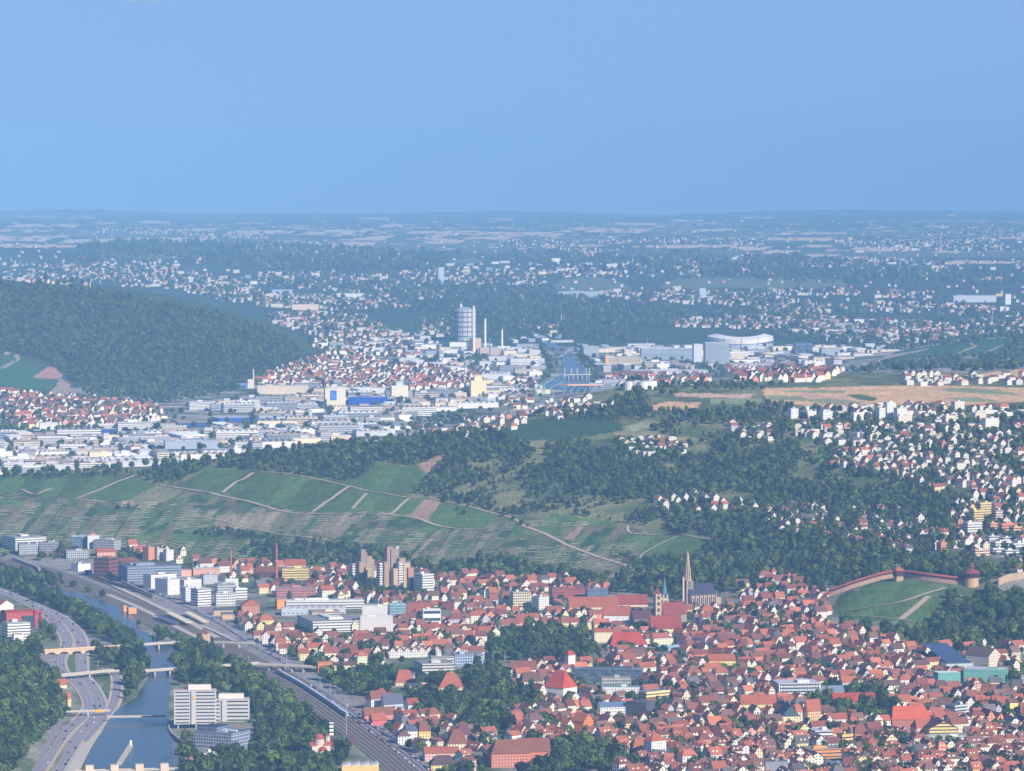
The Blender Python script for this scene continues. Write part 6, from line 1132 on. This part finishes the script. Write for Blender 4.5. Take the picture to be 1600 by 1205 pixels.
VALLEY = [([(0, 612), (110, 620), (250, 636), (260, 655), (200, 668), (20, 670), (0, 660)], 9, 5.2), ([(395, 598), (440, 575), (490, 560), (560, 560), (640, 572), (770, 580), (760, 602), (640, 612), (520, 606), (440, 606)], 7.5, 4.2), ([(480, 530), (640, 528), (660, 560), (560, 560), (500, 556)], 10, 5), ([(945, 588), (1100, 588), (1110, 602), (950, 604)], 8, 4), ([(1130, 574), (1250, 572), (1320, 580), (1280, 598), (1150, 598)], 6.5, 3.2), ([(800, 590), (840, 600), (830, 640), (780, 640)], 12, 6)]
FAR = [([(0, 405), (60, 415), (160, 412), (250, 405), (300, 425), (380, 440), (400, 450), (420, 470), (360, 475), (270, 452), (100, 446), (0, 440)], 7.5, 4.2), ([(400, 425), (600, 430), (640, 450), (560, 460), (400, 445)], 9, 4), ([(380, 455), (480, 462), (600, 462), (640, 480), (500, 486), (400, 480)], 7, 3.4), ([(420, 490), (560, 490), (600, 512), (640, 525), (500, 528), (420, 505)], 6.5, 3.2), ([(620, 425), (700, 418), (860, 425), (850, 445), (640, 448)], 8, 4.4), ([(400, 380), (520, 380), (650, 395), (640, 408), (540, 404), (400, 394)], 7, 3.4),
 ([(140, 357), (300, 357), (300, 369), (150, 364)], 5.5, 2.4), ([(300, 366), (420, 368), (420, 374), (300, 371)], 7, 2.4), ([(860, 415), (1100, 410), (1100, 432), (880, 434)], 8, 4.5), ([(1020, 400), (1180, 402), (1180, 411), (1020, 408)], 7, 3.2), ([(1090, 418), (1200, 420), (1200, 430), (1090, 430)], 8, 4), ([(880, 390), (960, 392), (940, 402), (880, 400)], 7, 3), ([(1240, 404), (1360, 402), (1480, 412), (1480, 425), (1380, 424), (1250, 418)], 5.5, 3.2), ([(1100, 372), (1180, 374), (1180, 384), (1100, 380)], 7, 3), ([(1300, 374), (1560, 376), (1580, 392), (1400, 392), (1310, 384)], 7, 3.4), ([(1200, 452), (1340, 452), (1350, 462), (1200, 462)], 7, 3.6),
 ([(930, 455), (1060, 455), (1180, 460), (1240, 470), (1220, 480), (1050, 475), (960, 468)], 6.5, 3.6), ([(1160, 470), (1280, 472), (1290, 492), (1180, 490)], 6.5, 3.6), ([(1340, 474), (1440, 474), (1560, 480), (1540, 492), (1360, 488)], 5.5, 3), ([(1040, 498), (1260, 490), (1340, 500), (1480, 505), (1500, 530), (1400, 540), (1320, 530), (1200, 515), (1060, 512)], 5.5, 3.2), ([(1380, 455), (1480, 455), (1480, 466), (1380, 466)], 8, 4), ([(640, 455), (700, 450), (720, 462), (650, 470)], 6, 3.4), ([(660, 500), (720, 500), (700, 530), (640, 528)], 9, 4.6), ([(800, 500), (880, 500), (880, 515), (800, 515)], 10, 5), ([(1440, 350), (1600, 360), (1600, 372), (1440, 366)], 11, 4), ([(780, 375), (900, 378), (900, 392), (780, 386)], 8, 3.4), ([(930, 372), (1100, 372), (1090, 380), (930, 380)], 9, 3.4), ([(1580, 410), (1640, 412), (1640, 430), (1580, 428)], 8, 4), ([(1500, 500), (1600, 490), (1600, 520), (1500, 525)], 10, 5)]
HALLS = [([(-40, 690), (200, 680), (300, 672), (420, 660), (560, 650), (690, 645), (600, 680), (500, 692), (400, 712), (250, 728), (150, 738), (-40, 745)], 26, 7, (8, 14)), ([(150, 672), (300, 660), (420, 652), (560, 640), (640, 640), (560, 655), (400, 665), (200, 682)], 34, 8, (7, 11)), ([(280, 640), (380, 625), (480, 605), (600, 612), (700, 618), (850, 600), (860, 615), (760, 640), (640, 645), (500, 645), (380, 648)], 24, 7, (8, 13)), ([(600, 545), (700, 540), (840, 545), (840, 590), (760, 600), (640, 570)], 18, 6.5, (8, 14)),
 ([(905, 545), (1000, 540), (1180, 545), (1340, 540), (1390, 548), (1300, 572), (1140, 578), (940, 582)], 17, 6, (8, 16)), ([(800, 520), (870, 522), (880, 540), (800, 540)], 20, 7, (8, 12)), ([(480, 545), (560, 530), (700, 530), (680, 545), (560, 552)], 18, 6, (8, 12)), ([(940, 600), (1010, 590), (1020, 608), (930, 612)], 20, 6, (7, 10)), ([(640, 415), (760, 425), (900, 432), (1000, 425), (1100, 430), (1000, 412), (880, 405)], 26, 8, (10, 18)), ([(1240, 505), (1340, 505), (1400, 540), (1300, 535)], 16, 7, (8, 14)), ([(1300, 412), (1400, 404), (1460, 410), (1440, 418)], 18, 5, (9, 14)), ([(240, 430), (400, 432), (400, 445), (260, 440)], 26, 6, (9, 14))]
WOODS = [ ([(690, 712), (760, 695), (900, 700), (960, 740), (960, 790), (900, 800), (800, 800), (700, 782)], 9, 6.5, (6400, 8600), .3, .5), # outline, pitch across, pitch down, Y range, clump threshold, tree size
 ([(215, 742), (260, 727), (330, 717), (420, 702), (520, 692), (640, 674), (700, 682), (760, 668), (800, 688), (700, 705), (655, 728), (590, 724), (560, 750), (520, 752), (440, 738), (400, 738), (330, 728), (270, 757), (240, 755)], 6, 4.0, (6400, 8600), 0, .72), ([(-60, 738), (60, 729), (160, 731), (215, 741), (150, 746), (-60, 750)], 8, 4, (6400, 8600), 0, .8),
 ([(640, 778), (700, 712), (760, 690), (880, 692), (960, 690), (1100, 692), (1230, 690), (1300, 732), (1400, 742), (1480, 772), (1482, 850), (1300, 850), (1230, 835), (1120, 845), (1010, 828), (960, 815), (860, 800), (800, 806), (745, 792)], 5.6, 4.0, (6400, 8600), .44, .66), ([(1100, 800), (1200, 790), (1300, 760), (1480, 780), (1490, 860), (1300, 856), (1120, 865)], 6.2, 4.2, (6000, 8600), .3, .8), ([(850, 700), (1100, 710), (1250, 690), (1240, 760), (1000, 790), (850, 750)], 6.6, 4.4, (6400, 8600), .4, .72),
 ([(760, 670), (940, 640), (1000, 602), (1060, 598), (1062, 614), (1010, 642), (1100, 645), (1240, 632), (1240, 665), (1230, 690), (1100, 690), (1040, 680), (980, 660), (850, 655)], 7.5, 4, (6400, 8700), .45, .75), ([(1000, 604), (1100, 598), (1240, 603), (1190, 611), (1060, 611)], 7, 3.4, (7600, 8700), .3, .7), ([(820, 648), (900, 640), (980, 630), (1000, 612), (1020, 622), (1010, 645), (950, 655)], 7, 4, (6400, 8700), .25, .8),
 ([(1235, 640), (1640, 640), (1640, 870), (1500, 880), (1480, 780), (1290, 730)], 8, 5.5, (5900, 8600), .33, .7), ([(300, 829), (330, 826), (430, 838), (432, 846), (310, 838)], 6, 4, (6300, 7600), 0, .5), ([(395, 850), (540, 853), (640, 866), (640, 884), (560, 880), (480, 884), (395, 872)], 7.5, 5, (6300, 7600), .3, .7), ([(330, 858), (460, 862), (460, 874), (330, 868)], 9, 5, (6000, 7600), .3, .6), ([(120, 782), (230, 792), (240, 800), (140, 795)], 9, 5, (6300, 7600), .5, .45), ([(640, 770), (700, 778), (760, 792), (850, 830), (700, 800)], 10, 7, (6300, 7600), .58, .5), ([(930, 860), (1000, 872), (1080, 872), (1110, 850), (1120, 880), (1010, 905)], 9, 6, (6000, 7600), .42, .6),
 ([(-100, 452), (0, 442), (100, 448), (200, 463), (300, 481), (400, 509), (450, 531), (490, 560), (484, 585), (420, 592), (395, 606), (300, 625), (250, 632), (130, 616), (100, 585), (60, 560), (0, 550), (-100, 550)], 4.6, 2.8, (10800, 13600), .24, .88), ([(1240, 604), (1300, 588), (1380, 569), (1450, 561), (1590, 553), (1640, 575), (1510, 585), (1420, 600), (1330, 604)], 5.6, 3.2, (8500, 13400), .3, 1.0), ([(1100, 600), (1240, 602), (1280, 592), (1150, 590), (1090, 592)], 6, 3.2, (8500, 13000), .3, .9), ([(1580, 528), (1640, 520), (1640, 565), (1560, 560)], 5.6, 3.4, (9000, 14000), .2, 1.0),
 ([(0, 665), (150, 670), (180, 680), (60, 688), (0, 690)], 8, 4, (8500, 13000), .35, .9), ([(0, 640), (20, 630), (30, 670), (0, 680)], 7, 4, (8500, 13000), .3, .9), ([(560, 670), (700, 650), (780, 640), (760, 660), (640, 676)], 7, 4, (8500, 13000), .4, .9), ([(350, 630), (640, 610), (850, 600), (850, 625), (640, 640), (400, 650)], 10, 5, (8500, 13000), .55, .8), ([(660, 560), (760, 560), (765, 572), (670, 576)], 5.5, 3.4, (9500, 15000), 0, 1.1), ([(838, 540), (852, 550), (876, 570), (866, 585), (848, 600), (842, 606), (856, 570)], 5, 3.2, (9500, 15500), 0, 1.0), ([(895, 545), (915, 552), (930, 580), (948, 600), (930, 604), (918, 582), (903, 566)], 5, 3.2, (9500, 15500), 0, 1.1),
 ([(740, 520), (830, 510), (1000, 515), (990, 535), (860, 530), (830, 528), (760, 545)], 6, 3.4, (11000, 20000), .2, 1.2), ([(480, 535), (700, 525), (680, 560), (500, 560)], 9, 5, (9500, 20000), .5, 1.0), ([(1000, 570), (1140, 568), (1150, 590), (1000, 590)], 8, 4, (9500, 15000), .35, 1.0), ([(700, 470), (900, 465), (1050, 480), (1050, 515), (850, 510), (720, 530), (690, 500)], 6, 3.4, (13000, 26000), .2, 1.5), ([(1200, 520), (1400, 530), (1590, 512), (1590, 530), (1400, 550), (1260, 545)], 6, 3.2, (12000, 26000), .4, 1.2), ([(420, 440), (700, 446), (860, 450), (900, 470), (700, 490), (600, 485), (640, 460), (420, 455)], 7, 3.6, (13000, 26000), .35, 1.6), ([(1050, 480), (1600, 490), (1600, 510), (1060, 500)], 8, 4, (13000, 26000), .5, 1.4), ([(120, 390), (190, 378), (400, 382), (700, 400), (700, 425), (400, 425), (250, 402), (100, 412)], 7, 3, (17000, 40000), .2, 2.2), ([(700, 400), (1000, 395), (1250, 405), (1600, 435), (1600, 450), (1250, 445), (1000, 432), (860, 420)], 8, 3.2, (17000, 40000), .45, 2.2)]
# ---- houses
def proto_house(seed):
    q = random.Random(seed); kind = ('gable', 'gable', 'gable', 'hip')[seed % 4]; L = q.uniform(11, 16.5); W_ = q.uniform(8.5, 11.5); He = q.uniform(6.5, 12); Hr = W_ * q.uniform(.34, .52)
    w_ = MB(); w_.gable_walls(-L / 2, -W_ / 2, L / 2, W_ / 2, -2.5, He, He + Hr, gable=kind == 'gable'); r = MB(); r.gable_roof(-L / 2, -W_ / 2, L / 2, W_ / 2, He, He + Hr, ov=.6, verge=None, hip=0 if kind == 'gable' else q.uniform(.4, .8)); k = Hr / (W_ / 2)
    dms = []
    for sgn in (-1, 1):
        for i in range(q.randint(0, 2)):
            dm = MB(); x = -L * .3 + i * L * .32; y0 = sgn * W_ * .36; y1 = sgn * W_ * .14; z = He + (W_ / 2 - abs(y0)) * k; dm.box(x, min(y0, y1), z - .3, x + 2.2, max(y0, y1), z + 1.6, (1, 1, 1), (.4, .25, .2)); dms.append(dm.mesh('dormer', MW['plain']))
    ch = MB(); cx = q.uniform(-.3, .3) * L; ch.box(cx, -.4, He + Hr - 1.5, cx + .8, .5, He + Hr + 1.4, (1, 1, 1)); return dict(wall=w_.mesh('wall', MW['dots']), roof=r.mesh('roof', MR), dormers=dms, chimney=ch.mesh('chimney', MW['plain']), L=L, W=W_, kind=kind)
HP = [proto_house(i) for i in range(16)]
class Kit:      # one finished thing with its parts; later ones are copies of it
    def __init__(s, name, parts): s.name = name; s.parts = parts      # parts: (name, mesh, parent index or -1)
    def put(s, loc, rz, sc, cat, group, colors):
        e = bpy.data.objects.new(s.name, None); COL.objects.link(e); e.location = loc; e.rotation_euler = (0, 0, rz); e.scale = sc; e['category'] = cat; e['group'] = group; made = []
        for (n, me, pi_) , c in zip(s.parts, colors):
            o = bpy.data.objects.new(n, me); COL.objects.link(o); o.parent = e if pi_ < 0 else made[pi_]; made.append(o); o.color = (*c, 1)
        return e
HK = [Kit('town_house', [('wall', p['wall'], -1), ('roof', p['roof'], -1), ('chimney', p['chimney'], 1)] + [('dormer', d_, 1) for d_ in p['dormers']]) for p in HP]
def grid_rot(X, Y, q):      # street directions change slowly over the town
    a = 24 + 26 * (float(vnoise(np.array(X / 260.0), np.array(Y / 500.0))) - .5) * 2; return R(a + q.choice((0, 90, -90, 0, 180)) + q.uniform(-4, 4))
def gather(regs, hpx, seed, park=True, excl=None, yr=(3500, 90000)):
    out = []
    for i, (poly, su, sv) in enumerate(regs): out.append(scatter(poly, su, sv, yr, seed=seed + i, jit=.42))
    P = np.concatenate(out); ok = free(P, 5.0) & unblocked(P[:, 3], P[:, 4], hpx)
    if park:
        for p in PARKS + [RIVER, CVIN] + EXL: ok &= ~inpoly(P[:, 3], P[:, 4], p)
    return P[ok]
def thin(P, d):      # keep a minimum spacing on the ground
    keep = []; cell = {}
    for i in np.argsort(P[:, 1]):
        x, y = P[i, 0], P[i, 1]; c = (int(x // d), int(y // d)); bad = False
        for a in (-1, 0, 1):
            for b in (-1, 0, 1):
                for j in cell.get((c[0] + a, c[1] + b), ()):
                    if (P[j, 0] - x) ** 2 + (P[j, 1] - y) ** 2 < d * d: bad = True
        if not bad: keep.append(i); cell.setdefault(c, []).append(i)
    return P[keep]
def mass_house(m, q, x, y, z, L, W_, He, Hr, rot, wc, rc, mi=(0, 1), detail=True):
    s = len(m.v); m.gable_walls(-L / 2, -W_ / 2, L / 2, W_ / 2, -2, He, He + Hr, wc, mi[0], win=detail); 
    if detail: m.gable_roof(-L / 2, -W_ / 2, L / 2, W_ / 2, He, He + Hr, rc, .5, .3, None, mi[1], hip=q.choice((0, 0, 0, .6)))
    else:
        m.face([(-L / 2, -W_ / 2, He), (L / 2, -W_ / 2, He), (L / 2, 0, He + Hr), (-L / 2, 0, He + Hr)], rc, None, mi[1]); m.face([(L / 2, W_ / 2, He), (-L / 2, W_ / 2, He), (-L / 2, 0, He + Hr), (L / 2, 0, He + Hr)], rc, None, mi[1])
    m.xf(s, (cos(rot), sin(rot)), (x, y, z))
q = random.Random(21); TH = thin(gather(TOWNS, 14, 50), 10.0); TH = TH[np.argsort(TH[:, 1])]; items = []; mh = MB()
for i, (x, y, z, u, v) in enumerate(TH):
    wn_, wc, _ = pick(q, WALLS); rn, rc, _ = pick(q, ROOFS, [34, 34, 17, 12, 3] if y > 5050 else [28, 28, 28, 9, 7]); rot = grid_rot(x, y, q); f = q.uniform(.85, 1.25); j = q.uniform(.75, 1.3); rc = tuple(c * j for c in rc); wc = tuple(min(.9, c * q.uniform(.95, 1.12)) for c in wc)
    if i < 300:
        k = q.randrange(16); p = HP[k]; e = HK[k].put((x, y, z), rot, (f * q.uniform(.8, 1.15), f * q.uniform(.85, 1.1), q.uniform(.85, 1.2)), 'house', 'gabled houses of the lower town', (wc, rc, srgb(190, 150, 130)) + (wc,) * 4)
        items.append((e, '%s%s house with %s %s roof' % ('large ' if f > 1.15 else 'small ' if f < .95 else '', wn_, rn, 'gabled' if p['kind'] == 'gable' else 'hipped'), u, v, LMK))
    else: mass_house(mh, q, x, y, z, q.choice((10, 12, 14, 19)) * f, q.uniform(8, 11), q.uniform(5.5, 12), q.uniform(4.2, 6.6), rot, wc, rc)
label_all(items, 'house'); o = mh.obj('town_houses', [MW['dots'], MR]); o['kind'] = 'stuff'
print('town houses', len(TH))
# suburb on the plateau
SLM = [('white plateau towers', 1395, 640), ('yellow terrace complex', 1540, 815), ('tan fields', 1400, 615), ('castle keep', 1518, 900), ('hillside hamlet', 1020, 698), ('dark green vineyard', 880, 665), ('white terraces', 1575, 845), ('gothic church', 1100, 925), ('pink roofed row', 1450, 690), ('far right road', 1590, 760)]
SH = gather(SUBURB, 13, 90, park=False); SH = thin(SH[fnoise(SH[:, 3] / 26, SH[:, 4] / 15, 2) > .34], 11.0); SH = SH[np.argsort(SH[:, 1])]; items = []; mh = MB()
HK2 = [Kit('hillside_house', [('wall', p['wall'], -1), ('roof', p['roof'], -1), ('chimney', p['chimney'], 1)]) for p in HP]
for i, (x, y, z, u, v) in enumerate(SH):
    wn_, wc, _ = pick(q, WALLS, [82, 10, 3, 2, 1, 1, 1]); rn, rc, _ = pick(q, ROOFS, [12, 24, 36, 5, 22]); rot = R(q.choice((25, 115, 120, 100)) + q.uniform(-15, 15)); flat = q.random() < .3
    if i < 300:
        k = q.randrange(16); s = q.uniform(.7, .98); e = HK2[k].put((x, y, z), rot, (s, s, q.uniform(.8, 1.05)), 'house', 'houses on the hillside', (wc, rc, wc)); items.append((e, '%s hillside house with %s roof' % (wn_, rn), u, v, SLM))
    elif flat: s = len(mh.v); a, b = q.uniform(7, 12), q.uniform(5, 7); mh.box(-a, -b, -2, a, b, q.uniform(5, 9), wc, (.45, .45, .45), 0, 1, True); mh.xf(s, (cos(rot), sin(rot)), (x, y, z))
    else: mass_house(mh, q, x, y, z, q.uniform(11, 15), q.uniform(9, 12), q.uniform(6, 9), q.uniform(3, 4.6), rot, wc, rc)
label_all(items, 'house'); o = mh.obj('hillside_houses', [MW['dots'], MR]); o['kind'] = 'stuff'
# valley villages and far towns
VH = gather(VALLEY, 3, 130, park=False); mh = MB()
for x, y, z, u, v in VH: mass_house(mh, q, x, y, z, q.uniform(13, 22), q.uniform(10, 13), q.uniform(6, 10), q.uniform(5, 8), R(q.choice((25, 115)) + q.uniform(-20, 20)), pick(q, WALLS, [60, 22, 4, 4, 3, 4, 3])[1], pick(q, ROOFS, [24, 30, 30, 8, 12])[1], detail=False)
FH = gather([(p, a * .8, b * .85) for p, a, b in FAR] + [([(-60, 345), (1640, 345), (1640, 500), (-60, 440)], 30, 7)], 2, 160, park=False, yr=(13000, 60000)); FH = FH[rng.random(len(FH)) < np.clip(.35 + 1.6 * (fnoise(FH[:, 3] / 12, FH[:, 4] / 3.5, 2) - .36), .03, .95)]
for x, y, z, u, v in FH:
    s = y / 15000.0; big = q.random() < .12; wc = tuple(c * .74 for c in pick(q, WALLS, [60, 20, 4, 4, 6, 3, 3])[1]); rc = pick(q, ROOFS, [26, 26, 18, 8, 22])[1]
    mass_house(mh, q, x, y, z, q.uniform(11, 22) * (2.6 if big else 1.0), q.uniform(10, 14), q.uniform(6, 9) * (1.7 if big else 1.0), 1 if big else q.uniform(4, 6), R(q.choice((30, 120)) + q.uniform(-20, 20)), wc, (.5, .5, .5) if big else rc, detail=False)
o = mh.obj('far_town_houses', [MW['plain'], MR]); o['kind'] = 'stuff'; print('suburb', len(SH), 'valley', len(VH), 'far', len(FH))
# factory halls of the valley: each its own
hp = []
for i, (poly, su, sv, hr) in enumerate(HALLS):
    for r in scatter(poly, su, sv, (8300, 30000), seed=400 + i, jit=.4): hp.append((*r, hr))
hp.sort(key=lambda r: r[1]); items = []; mh = MB()
HLM = [('blue hall', 600, 628), ('yellow silo tower', 748, 605), ('white silo', 625, 608), ('mural silo', 520, 615), ('gasometer', 725, 505), ('far river', 880, 575), ('grey office tower', 1120, 550), ('stadium', 1160, 535), ('slim factory chimney', 396, 590), ('left edge vineyards', 60, 745), ('wooded hill', 250, 560), ('ridge trees', 450, 705), ('long blue roof', 330, 652)]
HPM = []
for k in range(6):
    L, D, Hh = ((60, 30, 9), (95, 38, 10), (70, 22, 14), (120, 50, 9), (45, 26, 12), (85, 30, 16))[k]; w_ = MB(); w_.ring([(-L / 2, -D / 2), (L / 2, -D / 2), (L / 2, D / 2), (-L / 2, D / 2)], -3, Hh); r = MB(); r.box(-L / 2 - .5, -D / 2 - .5, Hh, L / 2 + .5, D / 2 + .5, Hh + .8, (.9, .9, .9), (1, 1, 1))
    if k % 2: [r.box(-L / 2 + L * (i + .2) / 7, -D * .42, Hh + .8, -L / 2 + L * (i + .7) / 7, D * .42, Hh + 2.4, (.9, .9, .9), (.7, .8, .9)) for i in range(7)]
    else: r.box(-L * .2, -D * .2, Hh + .8, L * .1, D * .2, Hh + 5, (.9, .9, .9))
    HPM.append((w_.mesh('wall', MW['band' if k in (2, 5) else 'plain']), r.mesh('roof', MF)))
for i, (x, y, z, u, v, hr) in enumerate(hp):
    if not free(np.array([[x, y]]), 20)[0] or not unblocked(np.array([u]), np.array([v]), 9)[0] or inpoly(np.array([u]), np.array([v]), FRIV)[0]: continue
    if len(items) >= 300:
        st = len(mh.v); a, b, hh = q.uniform(16, 46), q.uniform(10, 22), q.uniform(7, 15); mh.box(-a, -b, -3, a, b, hh, q.choice([srgb(240, 236, 228), srgb(238, 220, 190), srgb(206, 206, 206), srgb(160, 164, 170)]), q.choice([srgb(190, 186, 182), srgb(216, 212, 206), srgb(150, 146, 146)]), 0, 1); rr = R(14 + q.choice((0, 90)) + q.uniform(-8, 8)); mh.xf(st, (cos(rr), sin(rr)), (x, y, z)); continue
    k = q.randrange(6); wn_, wc = q.choice([('white', srgb(240, 236, 228)), ('cream', srgb(238, 220, 190)), ('light grey', srgb(206, 206, 206)), ('white', srgb(246, 242, 234)), ('beige', srgb(222, 200, 170)), ('grey', srgb(160, 164, 170))]); rc = q.choice([srgb(206, 200, 194), srgb(226, 220, 212), srgb(166, 160, 160), srgb(190, 170, 154), srgb(240, 236, 230)])
    e = bpy.data.objects.new('factory_hall', None); COL.objects.link(e); e.location = (x, y, z); e.rotation_euler = (0, 0, R(14 + q.choice((0, 0, 90)) + q.uniform(-5, 5))); s = q.uniform(.6, 1.15); e.scale = (s, s, q.uniform(.7, 1.4)); e['category'] = 'factory hall'; e['group'] = 'factory halls on the valley floor'
    for nm, me, c in (('wall', HPM[k][0], wc), ('roof', HPM[k][1], rc)): o = bpy.data.objects.new(nm, me); COL.objects.link(o); o.parent = e; o.color = (*c, 1)
    items.append((e, '%s factory hall with flat roof' % wn_, u, v, HLM))
label_all(items, 'hall'); o = mh.obj('factory_halls', [MW['plain'], MF]); o['kind'] = 'stuff'; print('halls', len(items))
# ---- trees
TREES = []
def add_trees(P, sc, hpx=10, seed=0, pad=2.0, block_=True):
    if len(P) == 0: return
    ok = free(P, pad)
    if block_: ok &= unblocked(P[:, 3], P[:, 4], hpx)
    for r in [RIVER, FRIV, CVIN] + EXL: ok &= ~inpoly(P[:, 3], P[:, 4], r)
    for r in P[ok]: TREES.append((*r, sc))
for i, p in enumerate(PARKS): add_trees(scatter(p, 8.5, 6.0, seed=600 + i), 1.0, 13, pad=1.5)
for i, p in enumerate([[(-60, 888), (0, 897), (60, 914), (130, 947), (180, 979), (206, 1001), (196, 1008), (150, 990), (100, 957), (40, 929), (-60, 905)], [(60, 898), (100, 905), (172, 933), (214, 965), (218, 984), (200, 976), (160, 948), (100, 924), (60, 914)], [(0, 893), (70, 905), (120, 918), (110, 926), (60, 914), (0, 903)]]):
    add_trees(scatter(p, 5.5, 3.6, seed=640 + i), .95, 13, pad=-3)
for i, (poly, su, sv, yr, cl, sz) in enumerate(WOODS): add_trees(scatter(poly, su, sv, yr, seed=700 + i, clump=cl), sz, 6, pad=1.0, block_=yr[0] < 6500)
for i, (poly, su, sv) in enumerate(TOWNS): add_trees(scatter(poly, 10, 7, seed=800 + i, clump=.40), .8, 9, pad=2)
for i, (poly, su, sv) in enumerate(VALLEY): add_trees(scatter(poly, 8, 4.2, seed=850 + i, clump=.38), .9, 3, pad=2, block_=False)
for i, (poly, su, sv) in enumerate(FAR): add_trees(scatter(poly, 10, 4.5, seed=890 + i, clump=.35), 1.5, 3, pad=2, block_=False)
for i, (poly, su, sv, hr) in enumerate(HALLS): add_trees(scatter(poly, 13, 6, seed=930 + i, clump=.5), 1.0, 3, pad=2, block_=False)
add_trees(scatter([(-60, 610), (1640, 570), (1640, 605), (960, 612), (640, 690), (200, 745), (-60, 745)], 22, 9, (8400, 14500), seed=870, clump=.5), .9, 3, block_=False)
T_ = np.array(TREES); T_ = T_[np.argsort(T_[:, 1])]; print('trees', len(T_)); qn = np.random.default_rng(77)
idx = qn.choice(len(TP), len(T_), p=TW / TW.sum()); items = []
TK_ = [Kit('broadleaf_tree' if k not in ('cone',) else 'conifer_tree', [('crown', c, -1), ('trunk', t, -1)]) for (c, t), k in zip(TP, TK)]
TLK = dict(leafy='round green', wide='wide spreading', dark='dark green', tall='tall narrow', cone='dark pointed conifer', copper='dark purple copper')
for i in range(min(300, len(T_))):
    x, y, z, u, v, sc = T_[i]; k = idx[i]; s = sc * qn.uniform(.75, 1.25); e = TK_[k].put((x, y, z), qn.uniform(0, 6.28), (s, s, s * qn.uniform(.9, 1.15)), 'tree', 'trees in the parks and along the river', (WHITE, WHITE)); items.append((e, '%s tree' % TLK[TK[k]], u, v, LMK))
label_all(items, 'tree')
PC = bpy.data.collections.new('tree_kinds')      # not linked: only a source for the woodland
for i, (c, t) in enumerate(TP): 
    for nm, me in (('crown', c),): o = bpy.data.objects.new('kind_%02d' % i, me); PC.objects.link(o)
def woodland(name, rows, ix, seed):
    q2 = np.random.default_rng(seed); n = len(rows); me = bpy.data.meshes.new(name); me.vertices.add(n); me.vertices.foreach_set('co', rows[:, :3].astype(np.float32).ravel())
    s = rows[:, 5] * q2.choice([.6, .8, 1.0, 1.15, 1.4], n) * q2.uniform(.85, 1.15, n); A = me.attributes.new('sz', 'FLOAT', 'POINT'); A.data.foreach_set('value', s.astype(np.float32)); A = me.attributes.new('kd', 'INT', 'POINT'); A.data.foreach_set('value', ix.astype(np.int32)); A = me.attributes.new('rt', 'FLOAT', 'POINT'); A.data.foreach_set('value', q2.uniform(0, 6.28, n).astype(np.float32))
    o = bpy.data.objects.new(name, me); COL.objects.link(o); o['kind'] = 'stuff'
    ng = bpy.data.node_groups.new(name, 'GeometryNodeTree'); ng.interface.new_socket('Geometry', in_out='INPUT', socket_type='NodeSocketGeometry'); ng.interface.new_socket('Geometry', in_out='OUTPUT', socket_type='NodeSocketGeometry')
    a = ng.nodes.new('NodeGroupInput'); b = ng.nodes.new('NodeGroupOutput'); ip = ng.nodes.new('GeometryNodeInstanceOnPoints'); ci = ng.nodes.new('GeometryNodeCollectionInfo'); ci.inputs['Collection'].default_value = PC; ci.inputs['Separate Children'].default_value = True; ci.inputs['Reset Children'].default_value = True
    def na(nm, ty): x = ng.nodes.new('GeometryNodeInputNamedAttribute'); x.data_type = ty; x.inputs['Name'].default_value = nm; return x.outputs['Attribute']
    cx = ng.nodes.new('ShaderNodeCombineXYZ'); ng.links.new(na('rt', 'FLOAT'), cx.inputs['Z']); L_ = ng.links.new
    L_(a.outputs[0], ip.inputs['Points']); L_(ci.outputs[0], ip.inputs['Instance']); ip.inputs['Pick Instance'].default_value = True; L_(na('kd', 'INT'), ip.inputs['Instance Index']); L_(cx.outputs[0], ip.inputs['Rotation']); L_(na('sz', 'FLOAT'), ip.inputs['Scale']); L_(ip.outputs[0], b.inputs[0])
    md = o.modifiers.new('trees', 'NODES'); md.node_group = ng; return o
rest = T_[300:]; ri = idx[300:]; k = rest[:, 1] < 6650; woodland('town_woodland', rest[k], ri[k], 5); k2 = (rest[:, 1] >= 6650) & (rest[:, 1] < 8800); woodland('ridge_woodland', rest[k2], ri[k2], 6); k3 = rest[:, 1] >= 8800; woodland('far_woodland', rest[k3], ri[k3], 7)
# ---------------------------------------------------------------- haze: one closed box of even air round camera and scene
zb = float(GZ.min()) - 5.0
hm, nt, bs = new_mat('haze'); nt.nodes.remove(bs)
pv = nd(nt, 'ShaderNodeVolumePrincipled'); pv.inputs['Color'].default_value = (*HAZE_C, 1); pv.inputs['Density'].default_value = HAZE_D
pv.inputs['Anisotropy'].default_value = HAZE_G
nt.links.new(pv.outputs[0], nt.nodes['Material Output'].inputs['Volume'])
x1 = 24000.0
V = [(sx * x1, y, z) for z in (zb, 900.0) for sx, y in ((-1, -400.0), (1, -400.0), (1, 70000.0), (-1, 70000.0))]
hz = mesh_obj('haze', V, [(3, 2, 1, 0), (4, 5, 6, 7), (0, 1, 5, 4), (1, 2, 6, 5), (2, 3, 7, 6), (3, 0, 4, 7)], hm)
hz['kind'] = 'stuff'
